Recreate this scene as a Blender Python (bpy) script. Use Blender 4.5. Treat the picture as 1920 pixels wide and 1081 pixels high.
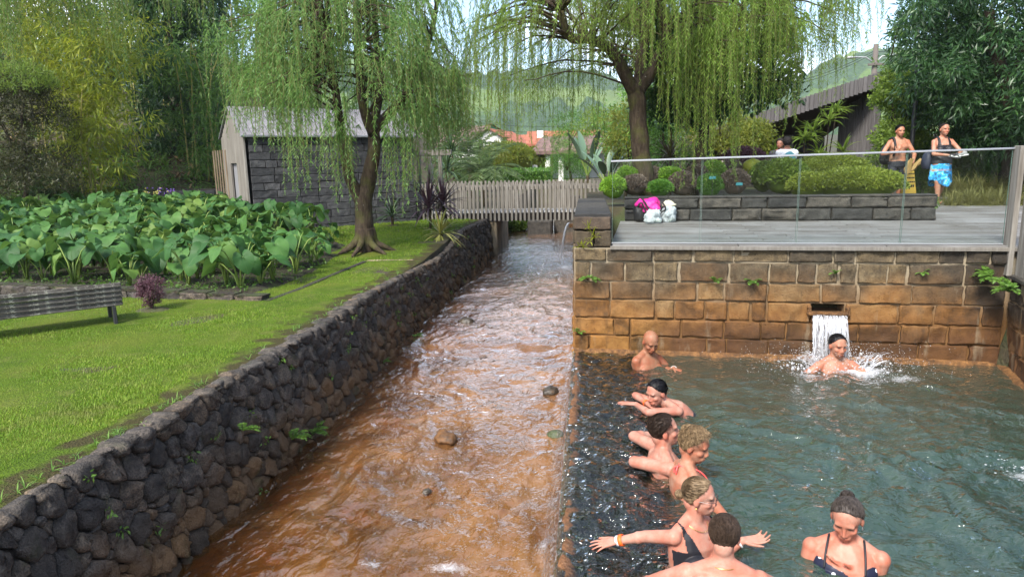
import bpy, bmesh, math, random
import numpy as np
from mathutils import Vector, Matrix, noise as mnoise

for o in list(bpy.data.objects):
    bpy.data.objects.remove(o)
SC = bpy.context.scene
COL = SC.collection
R = math.radians
# ------------------------------------------------------------------ camera
ZC = 2.15                      # metres above the pool's water
PITCH, ROLL, YAW = R(10.55), R(1.15), R(6.5)
FPX = 1280.0                   # focal length in pixels of the 1920 px photograph
_f = np.array([-math.sin(YAW) * math.cos(PITCH), math.cos(YAW) * math.cos(PITCH), -math.sin(PITCH)])
_r0 = np.array([math.cos(YAW), math.sin(YAW), 0.0])
_u0 = np.cross(_r0, _f)
_r = _r0 * math.cos(ROLL) - _u0 * math.sin(ROLL)
_u = _u0 * math.cos(ROLL) + _r0 * math.sin(ROLL)
cam_d = bpy.data.cameras.new('camera')
cam_d.sensor_width = 36.0
cam_d.lens = 24.0
cam_d.clip_start = 0.05
cam_d.clip_end = 6000.0
cam = bpy.data.objects.new('camera', cam_d)
COL.objects.link(cam)
cam.matrix_world = Matrix(((_r[0], _u[0], -_f[0], 0), (_r[1], _u[1], -_f[1], 0), (_r[2], _u[2], -_f[2], ZC), (0, 0, 0, 1)))
SC.camera = cam
# ------------------------------------------------------------------ light
SUN_AZ, SUN_EL = R(205), R(46)        # compass angle from +Y clockwise: behind the camera, a little to the left
wd = bpy.data.worlds.new('World')
SC.world = wd
wd.use_nodes = True
wt = wd.node_tree
wt.nodes.clear()
def wn(t, **k):
    n = wt.nodes.new(t)
    for a, b in k.items():
        setattr(n, a, b)
    return n
w_out = wn('ShaderNodeOutputWorld')
w_bg = wn('ShaderNodeBackground')
w_bg.inputs['Strength'].default_value = 0.135
sky = wn('ShaderNodeTexSky', sky_type='NISHITA', sun_disc=False, sun_elevation=SUN_EL, sun_rotation=SUN_AZ, air_density=1.0, dust_density=1.6, ozone_density=1.2)
w_tc = wn('ShaderNodeTexCoord')
w_map = wn('ShaderNodeMapping')
w_map.inputs['Scale'].default_value = (1.0, 1.0, 2.6)
w_map.inputs['Location'].default_value = (0.35, 0.15, 0.0)
w_no = wn('ShaderNodeTexNoise')
w_no.inputs['Scale'].default_value = 2.1
w_no.inputs['Detail'].default_value = 9.0
w_no.inputs['Roughness'].default_value = 0.56
w_rp = wn('ShaderNodeValToRGB')
w_rp.color_ramp.elements[0].position = 0.49
w_rp.color_ramp.elements[1].position = 0.66
w_mx = wn('ShaderNodeMix', data_type='RGBA')
w_mx.inputs[7].default_value = (8.6, 8.8, 9.2, 1)
wt.links.new(w_tc.outputs['Generated'], w_map.inputs['Vector'])
wt.links.new(w_map.outputs[0], w_no.inputs['Vector'])
wt.links.new(w_no.outputs['Fac'], w_rp.inputs[0])
wt.links.new(w_rp.outputs[0], w_mx.inputs[0])
wt.links.new(sky.outputs[0], w_mx.inputs[6])
wt.links.new(w_mx.outputs[2], w_bg.inputs['Color'])
wt.links.new(w_bg.outputs[0], w_out.inputs['Surface'])
sun_d = bpy.data.lights.new('sun', 'SUN')
sun_d.energy = 3.0
sun_d.angle = R(14)
sun_d.color = (1.0, 0.95, 0.86)
sun = bpy.data.objects.new('sun', sun_d)
COL.objects.link(sun)
_sd = Vector((math.sin(SUN_AZ) * math.cos(SUN_EL), math.cos(SUN_AZ) * math.cos(SUN_EL), math.sin(SUN_EL)))
sun.rotation_euler = _sd.to_track_quat('Z', 'Y').to_euler()
sun.location = (0, -5, 30)
vs = SC.view_settings
vs.view_transform = 'Standard'
vs.look = 'None'
vs.gamma = 1.0
vs.use_curve_mapping = False
vs.exposure = 1.42
SC.render.engine = 'CYCLES'
SC.cycles.use_denoising = True
SC.cycles.max_bounces = 8
SC.cycles.transparent_max_bounces = 12
SC.cycles.diffuse_bounces = 3
SC.cycles.glossy_bounces = 3
SC.cycles.transmission_bounces = 4
SC.cycles.sample_clamp_indirect = 6.0
SC.cycles.caustics_reflective = False
SC.cycles.caustics_refractive = False
# ------------------------------------------------------------------ library
def ray(x, y):
    return _f + _r * ((x - 960) / FPX) - _u * ((y - 540.5) / FPX)
def atz(x, y, z):               # a pixel of the photograph on the level z
    d = ray(x, y)
    return np.array([0, 0, ZC]) + d * ((z - ZC) / d[2])
def aty(x, y, Y):               # the same at the distance Y down the valley
    d = ray(x, y)
    return np.array([0, 0, ZC]) + d * (Y / d[1])
def V3(*a):
    return np.array(a, float)
def unit(v):
    v = np.asarray(v, float)
    return v / (np.linalg.norm(v) + 1e-12)
def units(v):
    return v / (np.linalg.norm(v, axis=-1, keepdims=True) + 1e-12)

class NT:
    """a small material builder"""
    def __init__(s, name):
        s.m = bpy.data.materials.new(name)
        s.m.use_nodes = True
        s.t = s.m.node_tree
        s.t.nodes.clear()
        s.o = s.t.nodes.new('ShaderNodeOutputMaterial')
    def n(s, typ, ins=None, **props):
        nd = s.t.nodes.new(typ)
        for k, v in props.items():
            setattr(nd, k, v)
        for k, v in (ins or {}).items():
            if isinstance(v, bpy.types.Node):
                v = v.outputs[0]
            if isinstance(v, bpy.types.NodeSocket):
                s.t.links.new(v, nd.inputs[k])
            else:
                if isinstance(v, (tuple, list)) and len(v) == 3 and nd.inputs[k].type == 'RGBA':
                    v = (*v, 1)
                nd.inputs[k].default_value = v
        return nd
    def pos(s):
        return s.n('ShaderNodeNewGeometry').outputs['Position']
    def obj(s):
        return s.n('ShaderNodeTexCoord').outputs['Object']
    def rnd(s):
        return s.n('ShaderNodeObjectInfo').outputs['Random']
    def isl(s):
        return s.n('ShaderNodeNewGeometry').outputs['Random Per Island']
    def mp(s, vec, scale=(1, 1, 1), loc=(0, 0, 0), rot=(0, 0, 0)):
        return s.n('ShaderNodeMapping', {'Vector': vec, 'Scale': scale, 'Location': loc, 'Rotation': rot}).outputs[0]
    def noise(s, vec, scale, detail=4, rough=.55, dist=0.):
        return s.n('ShaderNodeTexNoise', {'Vector': vec, 'Scale': scale, 'Detail': detail, 'Roughness': rough, 'Distortion': dist}).outputs['Fac']
    def voro(s, vec, scale, feature='F1', out='Distance'):
        return s.n('ShaderNodeTexVoronoi', {'Vector': vec, 'Scale': scale}, feature=feature).outputs[out]
    def ramp(s, fac, stops, interp='LINEAR'):
        nd = s.n('ShaderNodeValToRGB', {0: fac})
        cr = nd.color_ramp
        cr.interpolation = interp
        while len(cr.elements) < len(stops):
            cr.elements.new(0.5)
        for e, (p, c) in zip(cr.elements, stops):
            e.position = p
            e.color = (c, c, c, 1) if isinstance(c, (int, float)) else (*c, 1)
        return nd.outputs[0]
    def mix(s, fac, a, b, blend='MIX'):
        nd = s.n('ShaderNodeMix', {0: fac}, data_type='RGBA', blend_type=blend)
        for k, v in ((6, a), (7, b)):
            if isinstance(v, bpy.types.NodeSocket):
                s.t.links.new(v, nd.inputs[k])
            else:
                nd.inputs[k].default_value = (*v, 1) if not isinstance(v, (int, float)) else (v, v, v, 1)
        return nd.outputs[2]
    def ma(s, op, a, b=0.0, c=0.0, clamp=False):
        return s.n('ShaderNodeMath', {0: a, 1: b, 2: c}, operation=op, use_clamp=clamp).outputs[0]
    def sep(s, vec):
        return s.n('ShaderNodeSeparateXYZ', {0: vec}).outputs
    def bump(s, h, strength=.5, dist=.02, normal=None):
        ins = {'Height': h, 'Strength': strength, 'Distance': dist}
        if normal is not None:
            ins['Normal'] = normal
        return s.n('ShaderNodeBump', ins).outputs[0]
    def pbsdf(s, color, rough=.8, normal=None, spec=.4, metal=0., **kw):
        ins = {'Base Color': color, 'Roughness': rough, 'Specular IOR Level': spec, 'Metallic': metal}
        if normal is not None:
            ins['Normal'] = normal
        ins.update(kw)
        return s.n('ShaderNodeBsdfPrincipled', ins).outputs[0]
    def out(s, sh):
        s.t.links.new(sh, s.o.inputs['Surface'])
        return s.m

def mesh_from(name, V, FS, mat, smooth=False):
    me = bpy.data.meshes.new(name)
    V = np.ascontiguousarray(V, dtype=np.float32)
    nl = sum(f.size for f in FS)
    npoly = sum(len(f) for f in FS)
    me.vertices.add(len(V))
    me.vertices.foreach_set('co', V.ravel())
    me.loops.add(nl)
    me.loops.foreach_set('vertex_index', np.concatenate([f.ravel() for f in FS]).astype(np.int32))
    me.polygons.add(npoly)
    tot = np.concatenate([np.full(len(f), f.shape[1]) for f in FS]).astype(np.int32)
    st = np.concatenate([[0], np.cumsum(tot)[:-1]]).astype(np.int32)
    me.polygons.foreach_set('loop_start', st)
    try:
        me.polygons.foreach_set('loop_total', tot)
    except Exception:
        pass
    me.polygons.foreach_set('use_smooth', np.full(npoly, bool(smooth)))
    me.update(calc_edges=True)
    if mat is not None:
        me.materials.append(mat)
    return me

class G:
    """collects geometry; .obj() links it as ONE mesh object whose world place is kept"""
    def __init__(s):
        s.v = []; s.f = []; s.n = 0
    def add(s, V, F):
        V = np.asarray(V, float)
        if isinstance(F, np.ndarray):
            s.f.append(F.astype(np.int64) + s.n)
        else:
            by = {}
            for q in F:
                by.setdefault(len(q), []).append(q)
            for q in by.values():
                s.f.append(np.array(q, dtype=np.int64) + s.n)
        s.v.append(V); s.n += len(V)
        return s
    def box(s, c, size, rot=None, taper=1.0):
        hx, hy, hz = np.array(size) / 2.0
        V = np.array([[-hx, -hy, -hz], [hx, -hy, -hz], [hx, hy, -hz], [-hx, hy, -hz], [-hx * taper, -hy * taper, hz], [hx * taper, -hy * taper, hz], [hx * taper, hy * taper, hz], [-hx * taper, hy * taper, hz]])
        if rot is not None:
            V = V @ np.array(rot).T
        return s.add(V + np.asarray(c, float), np.array([[0, 3, 2, 1], [4, 5, 6, 7], [0, 1, 5, 4], [1, 2, 6, 5], [2, 3, 7, 6], [3, 0, 4, 7]]))
    def bbox(s, c, size, b=.01, rot=None):          # a box with chamfered edges
        bm = bmesh.new()
        bmesh.ops.create_cube(bm, size=1.0)
        for v in bm.verts:
            v.co = Vector((v.co.x * size[0], v.co.y * size[1], v.co.z * size[2]))
        bmesh.ops.bevel(bm, geom=list(bm.edges), offset=b, segments=1, affect='EDGES')
        bm.verts.index_update()
        V = np.array([v.co[:] for v in bm.verts]); F = [[v.index for v in f.verts] for f in bm.faces]
        bm.free()
        if rot is not None:
            V = V @ np.array(rot).T
        return s.add(V + np.asarray(c, float), F)
    def tube(s, pts, rad, seg=6, cap=True, flat=1.0):
        pts = np.asarray(pts, float); n = len(pts)
        rad = np.full(n, rad) if np.isscalar(rad) else np.asarray(rad, float)
        T = units(np.gradient(pts, axis=0))
        a = np.array([0, 0, 1.0]) if abs(T[0][2]) < .9 else np.array([1.0, 0, 0])
        X = unit(np.cross(a, T[0])); V = []
        for i in range(n):
            X = unit(X - T[i] * (X @ T[i])); Y = np.cross(T[i], X)
            th = np.arange(seg) * 2 * math.pi / seg
            V.append(pts[i] + rad[i] * (np.cos(th)[:, None] * X + flat * np.sin(th)[:, None] * Y))
        V = np.concatenate(V)
        i, j = np.meshgrid(np.arange(n - 1), np.arange(seg), indexing='ij')
        F = np.stack([i * seg + j, i * seg + (j + 1) % seg, (i + 1) * seg + (j + 1) % seg, (i + 1) * seg + j], -1).reshape(-1, 4)
        s.add(V, F)
        if cap:
            b = s.n - len(V)
            s.f.append(np.array([list(range(b, b + seg))[::-1]])); s.f.append(np.array([list(range(b + (n - 1) * seg, b + n * seg))]))
        return s
    def ball(s, c, r, nu=12, nv=8, M=None, amp=0, seed=0):
        r = np.full(3, r) if np.isscalar(r) else np.asarray(r, float)
        th = np.linspace(0, math.pi, nv + 1)[1:-1]; ph = np.arange(nu) * 2 * math.pi / nu
        P = np.stack([np.outer(np.sin(th), np.cos(ph)), np.outer(np.sin(th), np.sin(ph)), np.outer(np.cos(th), np.ones(nu))], -1).reshape(-1, 3)
        P = np.concatenate([P, [[0, 0, 1], [0, 0, -1]]])
        if amp:
            P = P * (1 + amp * np.array([mnoise.noise(Vector(p * 1.7) + Vector((seed * 7.3, seed * 1.9, 0))) for p in P]))[:, None]
        V = P * r
        if M is not None:
            V = V @ np.asarray(M).T
        F = []
        for i in range(nv - 2):
            for j in range(nu):
                k = (j + 1) % nu
                F.append([i * nu + j, (i + 1) * nu + j, (i + 1) * nu + k, i * nu + k])
        nn = len(P) - 2
        for j in range(nu):
            k = (j + 1) % nu
            F.append([nn, j, k]); F.append([nn + 1, (nv - 2) * nu + k, (nv - 2) * nu + j])
        return s.add(V + np.asarray(c, float), F)
    def cone(s, a, b, ra, rb, seg=12):              # tapered capsule for bodies
        a = np.asarray(a, float); b = np.asarray(b, float)
        d = b - a; L = np.linalg.norm(d); d = d / (L + 1e-9)
        k = np.array([0.0, .08, .3])
        pts = [a - d * ra * .98, a - d * ra * .75, a - d * ra * .35]; rad = [ra * .15, ra * .66, ra * .93]
        for t in np.linspace(0, 1, 4):
            pts.append(a + d * L * t); rad.append(ra + (rb - ra) * t)
        pts += [b + d * rb * .35, b + d * rb * .75, b + d * rb * .98]; rad += [rb * .93, rb * .66, rb * .15]
        return s.tube(pts, rad, seg)
    def sheet(s, P):                                # grid of points (n,m,3)
        P = np.asarray(P, float); n, m = P.shape[:2]
        i, j = np.meshgrid(np.arange(n - 1), np.arange(m - 1), indexing='ij')
        F = np.stack([i * m + j, i * m + j + 1, (i + 1) * m + j + 1, (i + 1) * m + j], -1).reshape(-1, 4)
        return s.add(P.reshape(-1, 3), F)
    def obj(s, name, mat, parent=None, smooth=False, local=False, origin=None):
        V = np.concatenate(s.v)
        if local:
            o0 = np.zeros(3)
        elif origin is not None:
            o0 = np.asarray(origin, float)
        else:
            lo, hi = V.min(0), V.max(0)
            o0 = np.array([(lo[0] + hi[0]) / 2, (lo[1] + hi[1]) / 2, lo[2]])
        me = mesh_from(name, V - o0, s.f, mat, smooth)
        o = bpy.data.objects.new(name, me)
        COL.objects.link(o)
        o.location = Vector(o0)
        if parent is not None:
            o.parent = parent
            if not local:
                o.location = Vector(o0) - wloc(parent)
        return o
def wloc(o):
    p = o.location.copy()
    while o.parent is not None:
        o = o.parent
        p = p + o.location
    return p
def tag(o, label, cat, group=None):
    o['label'] = label; o['category'] = cat
    if group:
        o['group'] = group
    return o
def kind(o, k):
    o['kind'] = k
    return o
def thing(name, label, cat, loc, group=None, rz=0.0):
    o = bpy.data.objects.new(name, None)
    o.empty_display_size = .2
    COL.objects.link(o)
    o.location = Vector([float(a) for a in loc]); o.rotation_euler = (0, 0, rz)
    return tag(o, label, cat, group)
def copy_tree(o, parent=None):
    c = o.copy()
    COL.objects.link(c)
    if parent is not None:
        c.parent = parent
    for ch in o.children:
        copy_tree(ch, c)
    return c
def rotz(a):
    c, s_ = math.cos(a), math.sin(a)
    return np.array([[c, -s_, 0], [s_, c, 0], [0, 0, 1]])
def fbm(x, y, sc, seed=0, oct=3):
    out = 0.0; amp = 1.0
    for k in range(oct):
        out += amp * mnoise.noise(Vector((x * sc + seed * 13.7, y * sc - seed * 5.1, seed * 3.3 + k * 9.1)))
        sc *= 2.1; amp *= .5
    return out
# cheap vectorised value noise for big grids
def vnoise(x, y, seed=0):
    x = np.asarray(x, float); y = np.asarray(y, float)
    xi = np.floor(x).astype(np.int64); yi = np.floor(y).astype(np.int64)
    fx = x - xi; fy = y - yi
    fx = fx * fx * (3 - 2 * fx); fy = fy * fy * (3 - 2 * fy)
    def h(a, b):
        n = (a * 374761393 + b * 668265263 + seed * 1442695041) & 0xFFFFFFFF
        n = ((n ^ (n >> 13)) * 1274126177) & 0xFFFFFFFF
        return ((n ^ (n >> 16)) & 0xFFFF) / 32767.5 - 1
    return (h(xi, yi) * (1 - fx) + h(xi + 1, yi) * fx) * (1 - fy) + (h(xi, yi + 1) * (1 - fx) + h(xi + 1, yi + 1) * fx) * fy
def vfbm(x, y, sc, seed=0, oct=4, rough=.5):
    out = 0; amp = 1.0
    for k in range(oct):
        out = out + amp * vnoise(x * sc + 17.3 * k, y * sc - 9.1 * k, seed + k)
        sc *= 2.03; amp *= rough
    return out
# ------------------------------------------------------------------ ground levels
def sst(a, b, x):
    t = np.clip((np.asarray(x, float) - a) / (b - a), 0, 1)
    return t * t * (3 - 2 * t)
def wall_top(y):                      # top of the stream's left retaining wall
    return np.interp(y, [-5, 7.6, 11.0, 11.8, 13.3, 16.5, 30], [.66, .65, .57, .59, .82, .78, .8])
def left_z(x, y):
    x = np.asarray(x, float); y = np.asarray(y, float)
    z = np.interp(y, [-5, 7.6, 10.4, 11.0, 13, 16.5, 40], [.66, .655, .62, .66, .78, .78, 1.0])
    z = z + sst(-4.0, -6.5, x) * sst(8, 14, y) * .28 * (1 - sst(12.5, 14, y) * sst(-8.5, -7, x))
    d = (x + 16) * -.625 + (y - 12) * .78
    bank = np.clip(d, 0, 40)
    z = z + np.where(bank < 9, .40 * bank, 3.6 + (bank - 9) * .12) * sst(-3.5, -8.0, x)
    return z
def ground_z(x, y):
    x, y = np.broadcast_arrays(np.asarray(x, float), np.asarray(y, float))
    z = left_z(x, y)
    right = np.where(y < 7.6, .9, np.where(y < 10.7, 1.02, 1.40))
    right = np.where((x > 4.72) & (y > 7.6), 1.08, right)
    right = right + sst(7.0, 11, x) * 1.2
    z = np.where(x > -.05, right, z)
    z = np.where((x > -2.56) & (x < -.05) & (y < 34), -.55, z)
    z = np.where((x > -.2) & (x < 4.25 - np.clip(7.3 - y, 0, 20) * .25) & (y < 7.62), -1.05, z)
    far = 1.2 + sst(60, 320, y) * 10
    w = sst(27, 36, y)
    near_x = np.abs(x) < 30
    return z * (1 - w) + far * w
M_soil = NT('dark_soil')
_p = M_soil.pos()
_n = M_soil.noise(_p, 2.3, 6); _n2 = M_soil.noise(_p, 22, 5)
_c = M_soil.ramp(_n, [(.3, (.030, .022, .014)), (.5, (.055, .045, .022)), (.7, (.045, .065, .020))])
M_soil = M_soil.out(M_soil.pbsdf(_c, .95, M_soil.bump(_n2, .8, .04)))
xs = np.unique(np.concatenate([np.array([-1500, -900, -500, -260, -140, -80, -55, -40, -32]), np.arange(-28, -2.7, .5), [-2.62, -2.575, -2.545, -2.3, -1.5, -.7, -.22, -.17, -.06, -.03], np.arange(.3, 12, .45), [12.5, 14, 16, 19, 23, 28, 36, 48, 70, 120, 220, 400, 800, 1500]]))
ys = np.unique(np.concatenate([np.array([-400, -120, -40, -15, -6, -3]), np.arange(-2, 7.4, .5), [7.6, 7.66], np.arange(8, 28, .5), [29, 31, 33, 36, 40, 46, 55, 70, 100, 150, 220, 320, 500, 900, 1600, 3000]]))
XX, YY = np.meshgrid(xs, ys)
ZZ = ground_z(XX, YY)
kind(G().sheet(np.stack([XX, YY, ZZ], -1)).obj('ground', M_soil, smooth=False, origin=(0, 0, 0)), 'structure')

# ------------------------------------------------------------------ lawn
t = NT('lawn_turf')
_p = t.pos()
_a = t.noise(_p, 1.1, 5); _b = t.noise(_p, 7.0, 4); _c1 = t.noise(_p, 90, 3)
col = t.ramp(_a, [(.3, (.060, .115, .010)), (.5, (.105, .165, .014)), (.66, (.145, .175, .025))])
col = t.mix(t.ramp(_b, [(.5, 0), (.75, .6)]), col, (.19, .19, .06))
sx = t.sep(_p)
edge = t.ma('ADD', t.ma('MULTIPLY', t.ma('ADD', sx[0], 2.90), 2.6), t.ma('MULTIPLY', t.ma('SUBTRACT', t.noise(_p, 4.5, 5), .5), 2.9))
col = t.mix(t.ramp(edge, [(.15, 0), (.55, 1)]), col, t.mix(_c1, (.035, .024, .014), (.10, .085, .035)))
col = t.mix(t.ramp(_c1, [(.35, .6), (.6, 0)]), col, (.022, .034, .008))
M_lawn = t.out(t.pbsdf(col, .9, t.bump(_c1, 1.0, .03), spec=.1))
gx = np.concatenate([np.arange(-13, -3, .25), np.linspace(-3, -2.58, 5)]); gy = np.arange(-2, 17.0, .2)
X, Y = np.meshgrid(gx, gy)
lawn_v = np.stack([X, Y, left_z(X, Y) + .006 + .012 * vfbm(X, Y, 1.3, 3)], -1)
kind(G().sheet(lawn_v).obj('lawn', M_lawn, smooth=True, origin=(0, 0, 0)), 'structure')
def bed_inside(x, y):                 # the taro bed
    xr = np.interp(y, [7.6, 8.4, 10, 11.8, 13.5, 15.5], [-3.95, -3.85, -4.05, -4.35, -6.6, -9.3])
    yf = np.interp(x, [-12, -8, -6, -4.4, -3.6], [8.3, 8.2, 7.75, 7.55, 7.6])
    return (x < xr) & (y > yf) & (y < 15.4) & (x > -14)
t = NT('bed_soil_mat')
_p = t.pos()
col = t.mix(t.ramp(t.noise(_p, 9, 6), [(.45, 0), (.62, 1)]), (.028, .020, .013), t.mix(t.noise(_p, 60, 3), (.02, .035, .010), (.06, .075, .02)))
M_bed = t.out(t.pbsdf(col, .95, t.bump(t.noise(_p, 35, 5), 1, .05)))
gx = np.arange(-14, -3.6, .2); gy = np.arange(7.5, 15.6, .2)
X, Y = np.meshgrid(gx, gy)
ins = bed_inside(X, Y).astype(float)
Z = left_z(X, Y) + np.where(ins > 0, .045 + .02 * vfbm(X, Y, 2.2, 8), -.06)
kind(G().sheet(np.stack([X, Y, Z], -1)).obj('planting_bed', M_bed, smooth=True, origin=(0, 0, 0)), 'structure')

# grass blades over the visible lawn
rng = np.random.default_rng(5)
def blades(n, xr, yr, mask, h, w, seed):
    g = np.random.default_rng(seed)
    # density grows towards the camera
    u = g.random(n); y = yr[0] * (yr[1] / yr[0]) ** u
    x = xr[1] - (xr[1] - xr[0]) * g.random(n) ** 1.6
    k = mask(x, y)
    x, y = x[k], y[k]
    m = len(x)
    z = left_z(x, y) + .004
    hh = h * (.45 + .8 * g.random(m)) * (1 + .22 * vfbm(x, y, 2.0, 4)); a = g.random(m) * 6.283; le = .35 + .6 * g.random(m)
    b = a + 1.57 + .6 * (g.random(m) - .5)
    wv = np.stack([np.cos(b), np.sin(b), 0 * a], -1) * (w * (.6 + .8 * g.random(m)))[:, None]
    P = np.stack([x, y, z], -1)
    T = P + np.stack([np.cos(a) * le * hh, np.sin(a) * le * hh, hh], -1)
    V = np.stack([P - wv, P + wv, T], 1).reshape(-1, 3)
    F = np.arange(m * 3).reshape(-1, 3)
    return V, F
def lawn_mask(x, y):
    e = x < -2.76 - .34 * np.abs(vfbm(x, y, 3.0, 9))
    return e & ~bed_inside(x, y) & (np.hypot(x + 3.8, y - 11.25) > .55) & ~((x < -8.2) & (y > 7.5))
t = NT('grass_blade')
col = t.ramp(t.isl(), [(0, (.085, .175, .012)), (.45, (.165, .275, .020)), (.8, (.235, .325, .032)), (1, (.34, .34, .09))])
pn = t.noise(t.pos(), 1.6, 4)
col = t.mix(t.ramp(pn, [(.38, .75), (.62, 0)]), col, t.mix(t.isl(), (.095, .195, .014), (.155, .26, .022)))
col = t.mix(t.ramp(t.noise(t.pos(), 3.7, 3), [(.55, 0), (.75, .6)]), col, (.21, .19, .07))
sh = t.n('ShaderNodeMixShader', {0: .4, 1: t.pbsdf(col, .6, spec=.25), 2: t.n('ShaderNodeBsdfTranslucent', {'Color': col}).outputs[0]}).outputs[0]
M_grass = t.out(sh)
g = G()
g.add(*blades(330000, (-9.0, -2.6), (2.2, 10.4), lawn_mask, .021, .0024, 11))
g.add(*blades(60000, (-7.2, -2.55), (10.4, 16.4), lawn_mask, .035, .005, 12))
o = g.obj('lawn_grass', M_grass, origin=(0, 0, 0)); kind(o, 'stuff')
o['label'] = 'short mown grass of the lawn along the stream wall'; o['category'] = 'grass'

# ------------------------------------------------------------------ rubble retaining wall
t = NT('lava_rubble')
_p = t.pos()
rn = t.rnd(); ri = t.isl()
n1 = t.noise(_p, 14, 6, .65); n2 = t.noise(_p, 90, 4, .6); n3 = t.noise(_p, 3.1, 3)
hue = t.ma('FRACT', t.ma('ADD', t.ma('MULTIPLY', rn, 3.7), ri))
base = t.ramp(hue, [(0, (.078, .067, .058)), (.3, (.135, .112, .090)), (.55, (.205, .160, .116)), (.8, (.145, .128, .114)), (1, (.25, .175, .108))])
base = t.mix(t.ramp(n1, [(.34, .85), (.62, 0)]), base, (.020, .018, .018))
base = t.mix(t.ramp(n2, [(.36, .7), (.6, 0)]), base, (.022, .020, .019))
z = t.sep(_p)[2]
wet = t.ma('ADD', t.ma('MULTIPLY', z, 1.9), t.ma('MULTIPLY', t.ma('SUBTRACT', n3, .5), 1.3))
base = t.mix(t.ramp(wet, [(-.0, .72), (.55, .0)]), base, t.ramp(hue, [(0, (.05, .035, .022)), (.5, (.13, .075, .035)), (1, (.20, .105, .04))]))
lich = t.ramp(t.noise(_p, 30, 5, .7), [(.66, 0), (.74, .55)])
base = t.mix(lich, base, (.17, .165, .15))
base = t.mix(t.ramp(t.noise(_p, 6, 4), [(.60, 0), (.72, .5)]), base, (.035, .05, .014))
M_rub = t.out(t.pbsdf(base, .85, t.bump(t.ma('ADD', n1, t.ma('MULTIPLY', n2, .6)), 1.0, .03), spec=.3))
t = NT('wall_core')
M_core = t.out(t.pbsdf(t.mix(t.noise(t.pos(), 20, 4), (.012, .011, .010), (.035, .028, .02)), .95))

def power_cells(seeds, rad, box):
    cells = []
    N = len(seeds)
    for i in range(N):
        poly = [(box[0], box[2]), (box[1], box[2]), (box[1], box[3]), (box[0], box[3])]
        d = np.hypot(*(seeds - seeds[i]).T)
        idx = np.argsort(d)[1:26]
        for j in idx:
            if d[j] > .8:
                break
            dx, dy = seeds[j] - seeds[i]
            c = (d[j] ** 2 + rad[i] ** 2 - rad[j] ** 2) / 2.0
            out = []; n = len(poly)
            for k in range(n):
                p, q = poly[k], poly[(k + 1) % n]
                fp = (p[0] - seeds[i][0]) * dx + (p[1] - seeds[i][1]) * dy - c
                fq = (q[0] - seeds[i][0]) * dx + (q[1] - seeds[i][1]) * dy - c
                if fp <= 0:
                    out.append(p)
                if fp * fq < 0:
                    s_ = fp / (fp - fq)
                    out.append((p[0] + (q[0] - p[0]) * s_, p[1] + (q[1] - p[1]) * s_))
            poly = out
            if len(poly) < 3:
                break
        cells.append(np.array(poly) if len(poly) >= 3 else None)
    return cells
def dart(n, box, rmin, rmax, seed, pw=2.2):
    g = np.random.default_rng(seed)
    S = []; Rr = []; cell = {}
    cs = rmax * 2
    rs = np.sort(rmin + (rmax - rmin) * g.random(n) ** pw)[::-1]
    for r in rs:
        x = box[0] + (box[1] - box[0]) * g.random(); y = box[2] + (box[3] - box[2]) * g.random()
        ci, cj = int(x / cs), int(y / cs); ok = True
        for a in (-1, 0, 1):
            for b in (-1, 0, 1):
                for k in cell.get((ci + a, cj + b), ()):
                    if math.hypot(S[k][0] - x, (S[k][1] - y)) < .84 * (r + Rr[k]):
                        ok = False
        if ok:
            cell.setdefault((ci, cj), []).append(len(S)); S.append((x, y)); Rr.append(r)
    return np.array(S), np.array(Rr)
def stone_mesh(poly, mapf, depth, gap, seed):
    g = np.random.default_rng(seed)
    c = poly.mean(0)
    P = poly
    size = np.sqrt(max(1e-6, .5 * abs(np.sum(P[:, 0] * np.roll(P[:, 1], -1) - np.roll(P[:, 0], -1) * P[:, 1]))))
    P = c + (P - c) * max(.5, 1 - gap / size)
    for _ in range(1):      # corner cutting
        Q = np.roll(P, -1, 0)
        P = np.stack([P * .83 + Q * .17, P * .17 + Q * .83], 1).reshape(-1, 2)
    n = len(P)
    bul = depth * (.7 + .7 * g.random())
    tilt = (g.random(2) - .5) * .8
    rings = []
    for sc, dd in ((.97, -.05), (1.0, .0), (.95, bul * .62), (.74, bul * .95), (.36, bul * 1.0)):
        Q = c + (P - c) * sc
        jit = 1 + .12 * (g.random(n) - .5)
        Q = c + (Q - c) * jit[:, None]
        off = dd + ((Q - c) @ tilt if dd > 0 else 0) + (g.random(n) - .5) * .50 * bul * (dd > 0)
        rings.append(mapf(Q, off))
    mid = mapf(c[None], np.array([bul * (1.0 + .2 * (g.random() - .5))]))
    V = np.concatenate(rings + [mid])
    F = []
    for k in range(4):
        for j in range(n):
            F.append([k * n + j, k * n + (j + 1) % n, (k + 1) * n + (j + 1) % n, (k + 1) * n + j])
    for j in range(n):
        F.append([4 * n + j, 4 * n + (j + 1) % n, 5 * n])
    return V, F, size
WALL_Y0, WALL_Y1 = 1.2, 17.4
def rub_map(Q, off):
    y = Q[:, 0]; v = Q[:, 1]
    top = wall_top(y)
    zz = -.45 + (v / 1.13) * (top + .45 + .03)
    x = -2.40 - .10 * np.clip((zz + .2) / .9, -.3, 1.2) + off
    x = x + .03 * np.sin(y * 1.3) + .10 * sst(11.3, 13.2, y) - .04
    return np.stack([x, y, zz], -1)
wall = thing('retaining_wall', 'long dark lava rubble wall holding up the lawn on the stream', 'wall', (-2.5, 8, -.4))
g = G()
yy = np.linspace(WALL_Y0 - .5, WALL_Y1, 60)
for y0, y1 in zip(yy[:-1], yy[1:]):
    pass
prof = []
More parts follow.
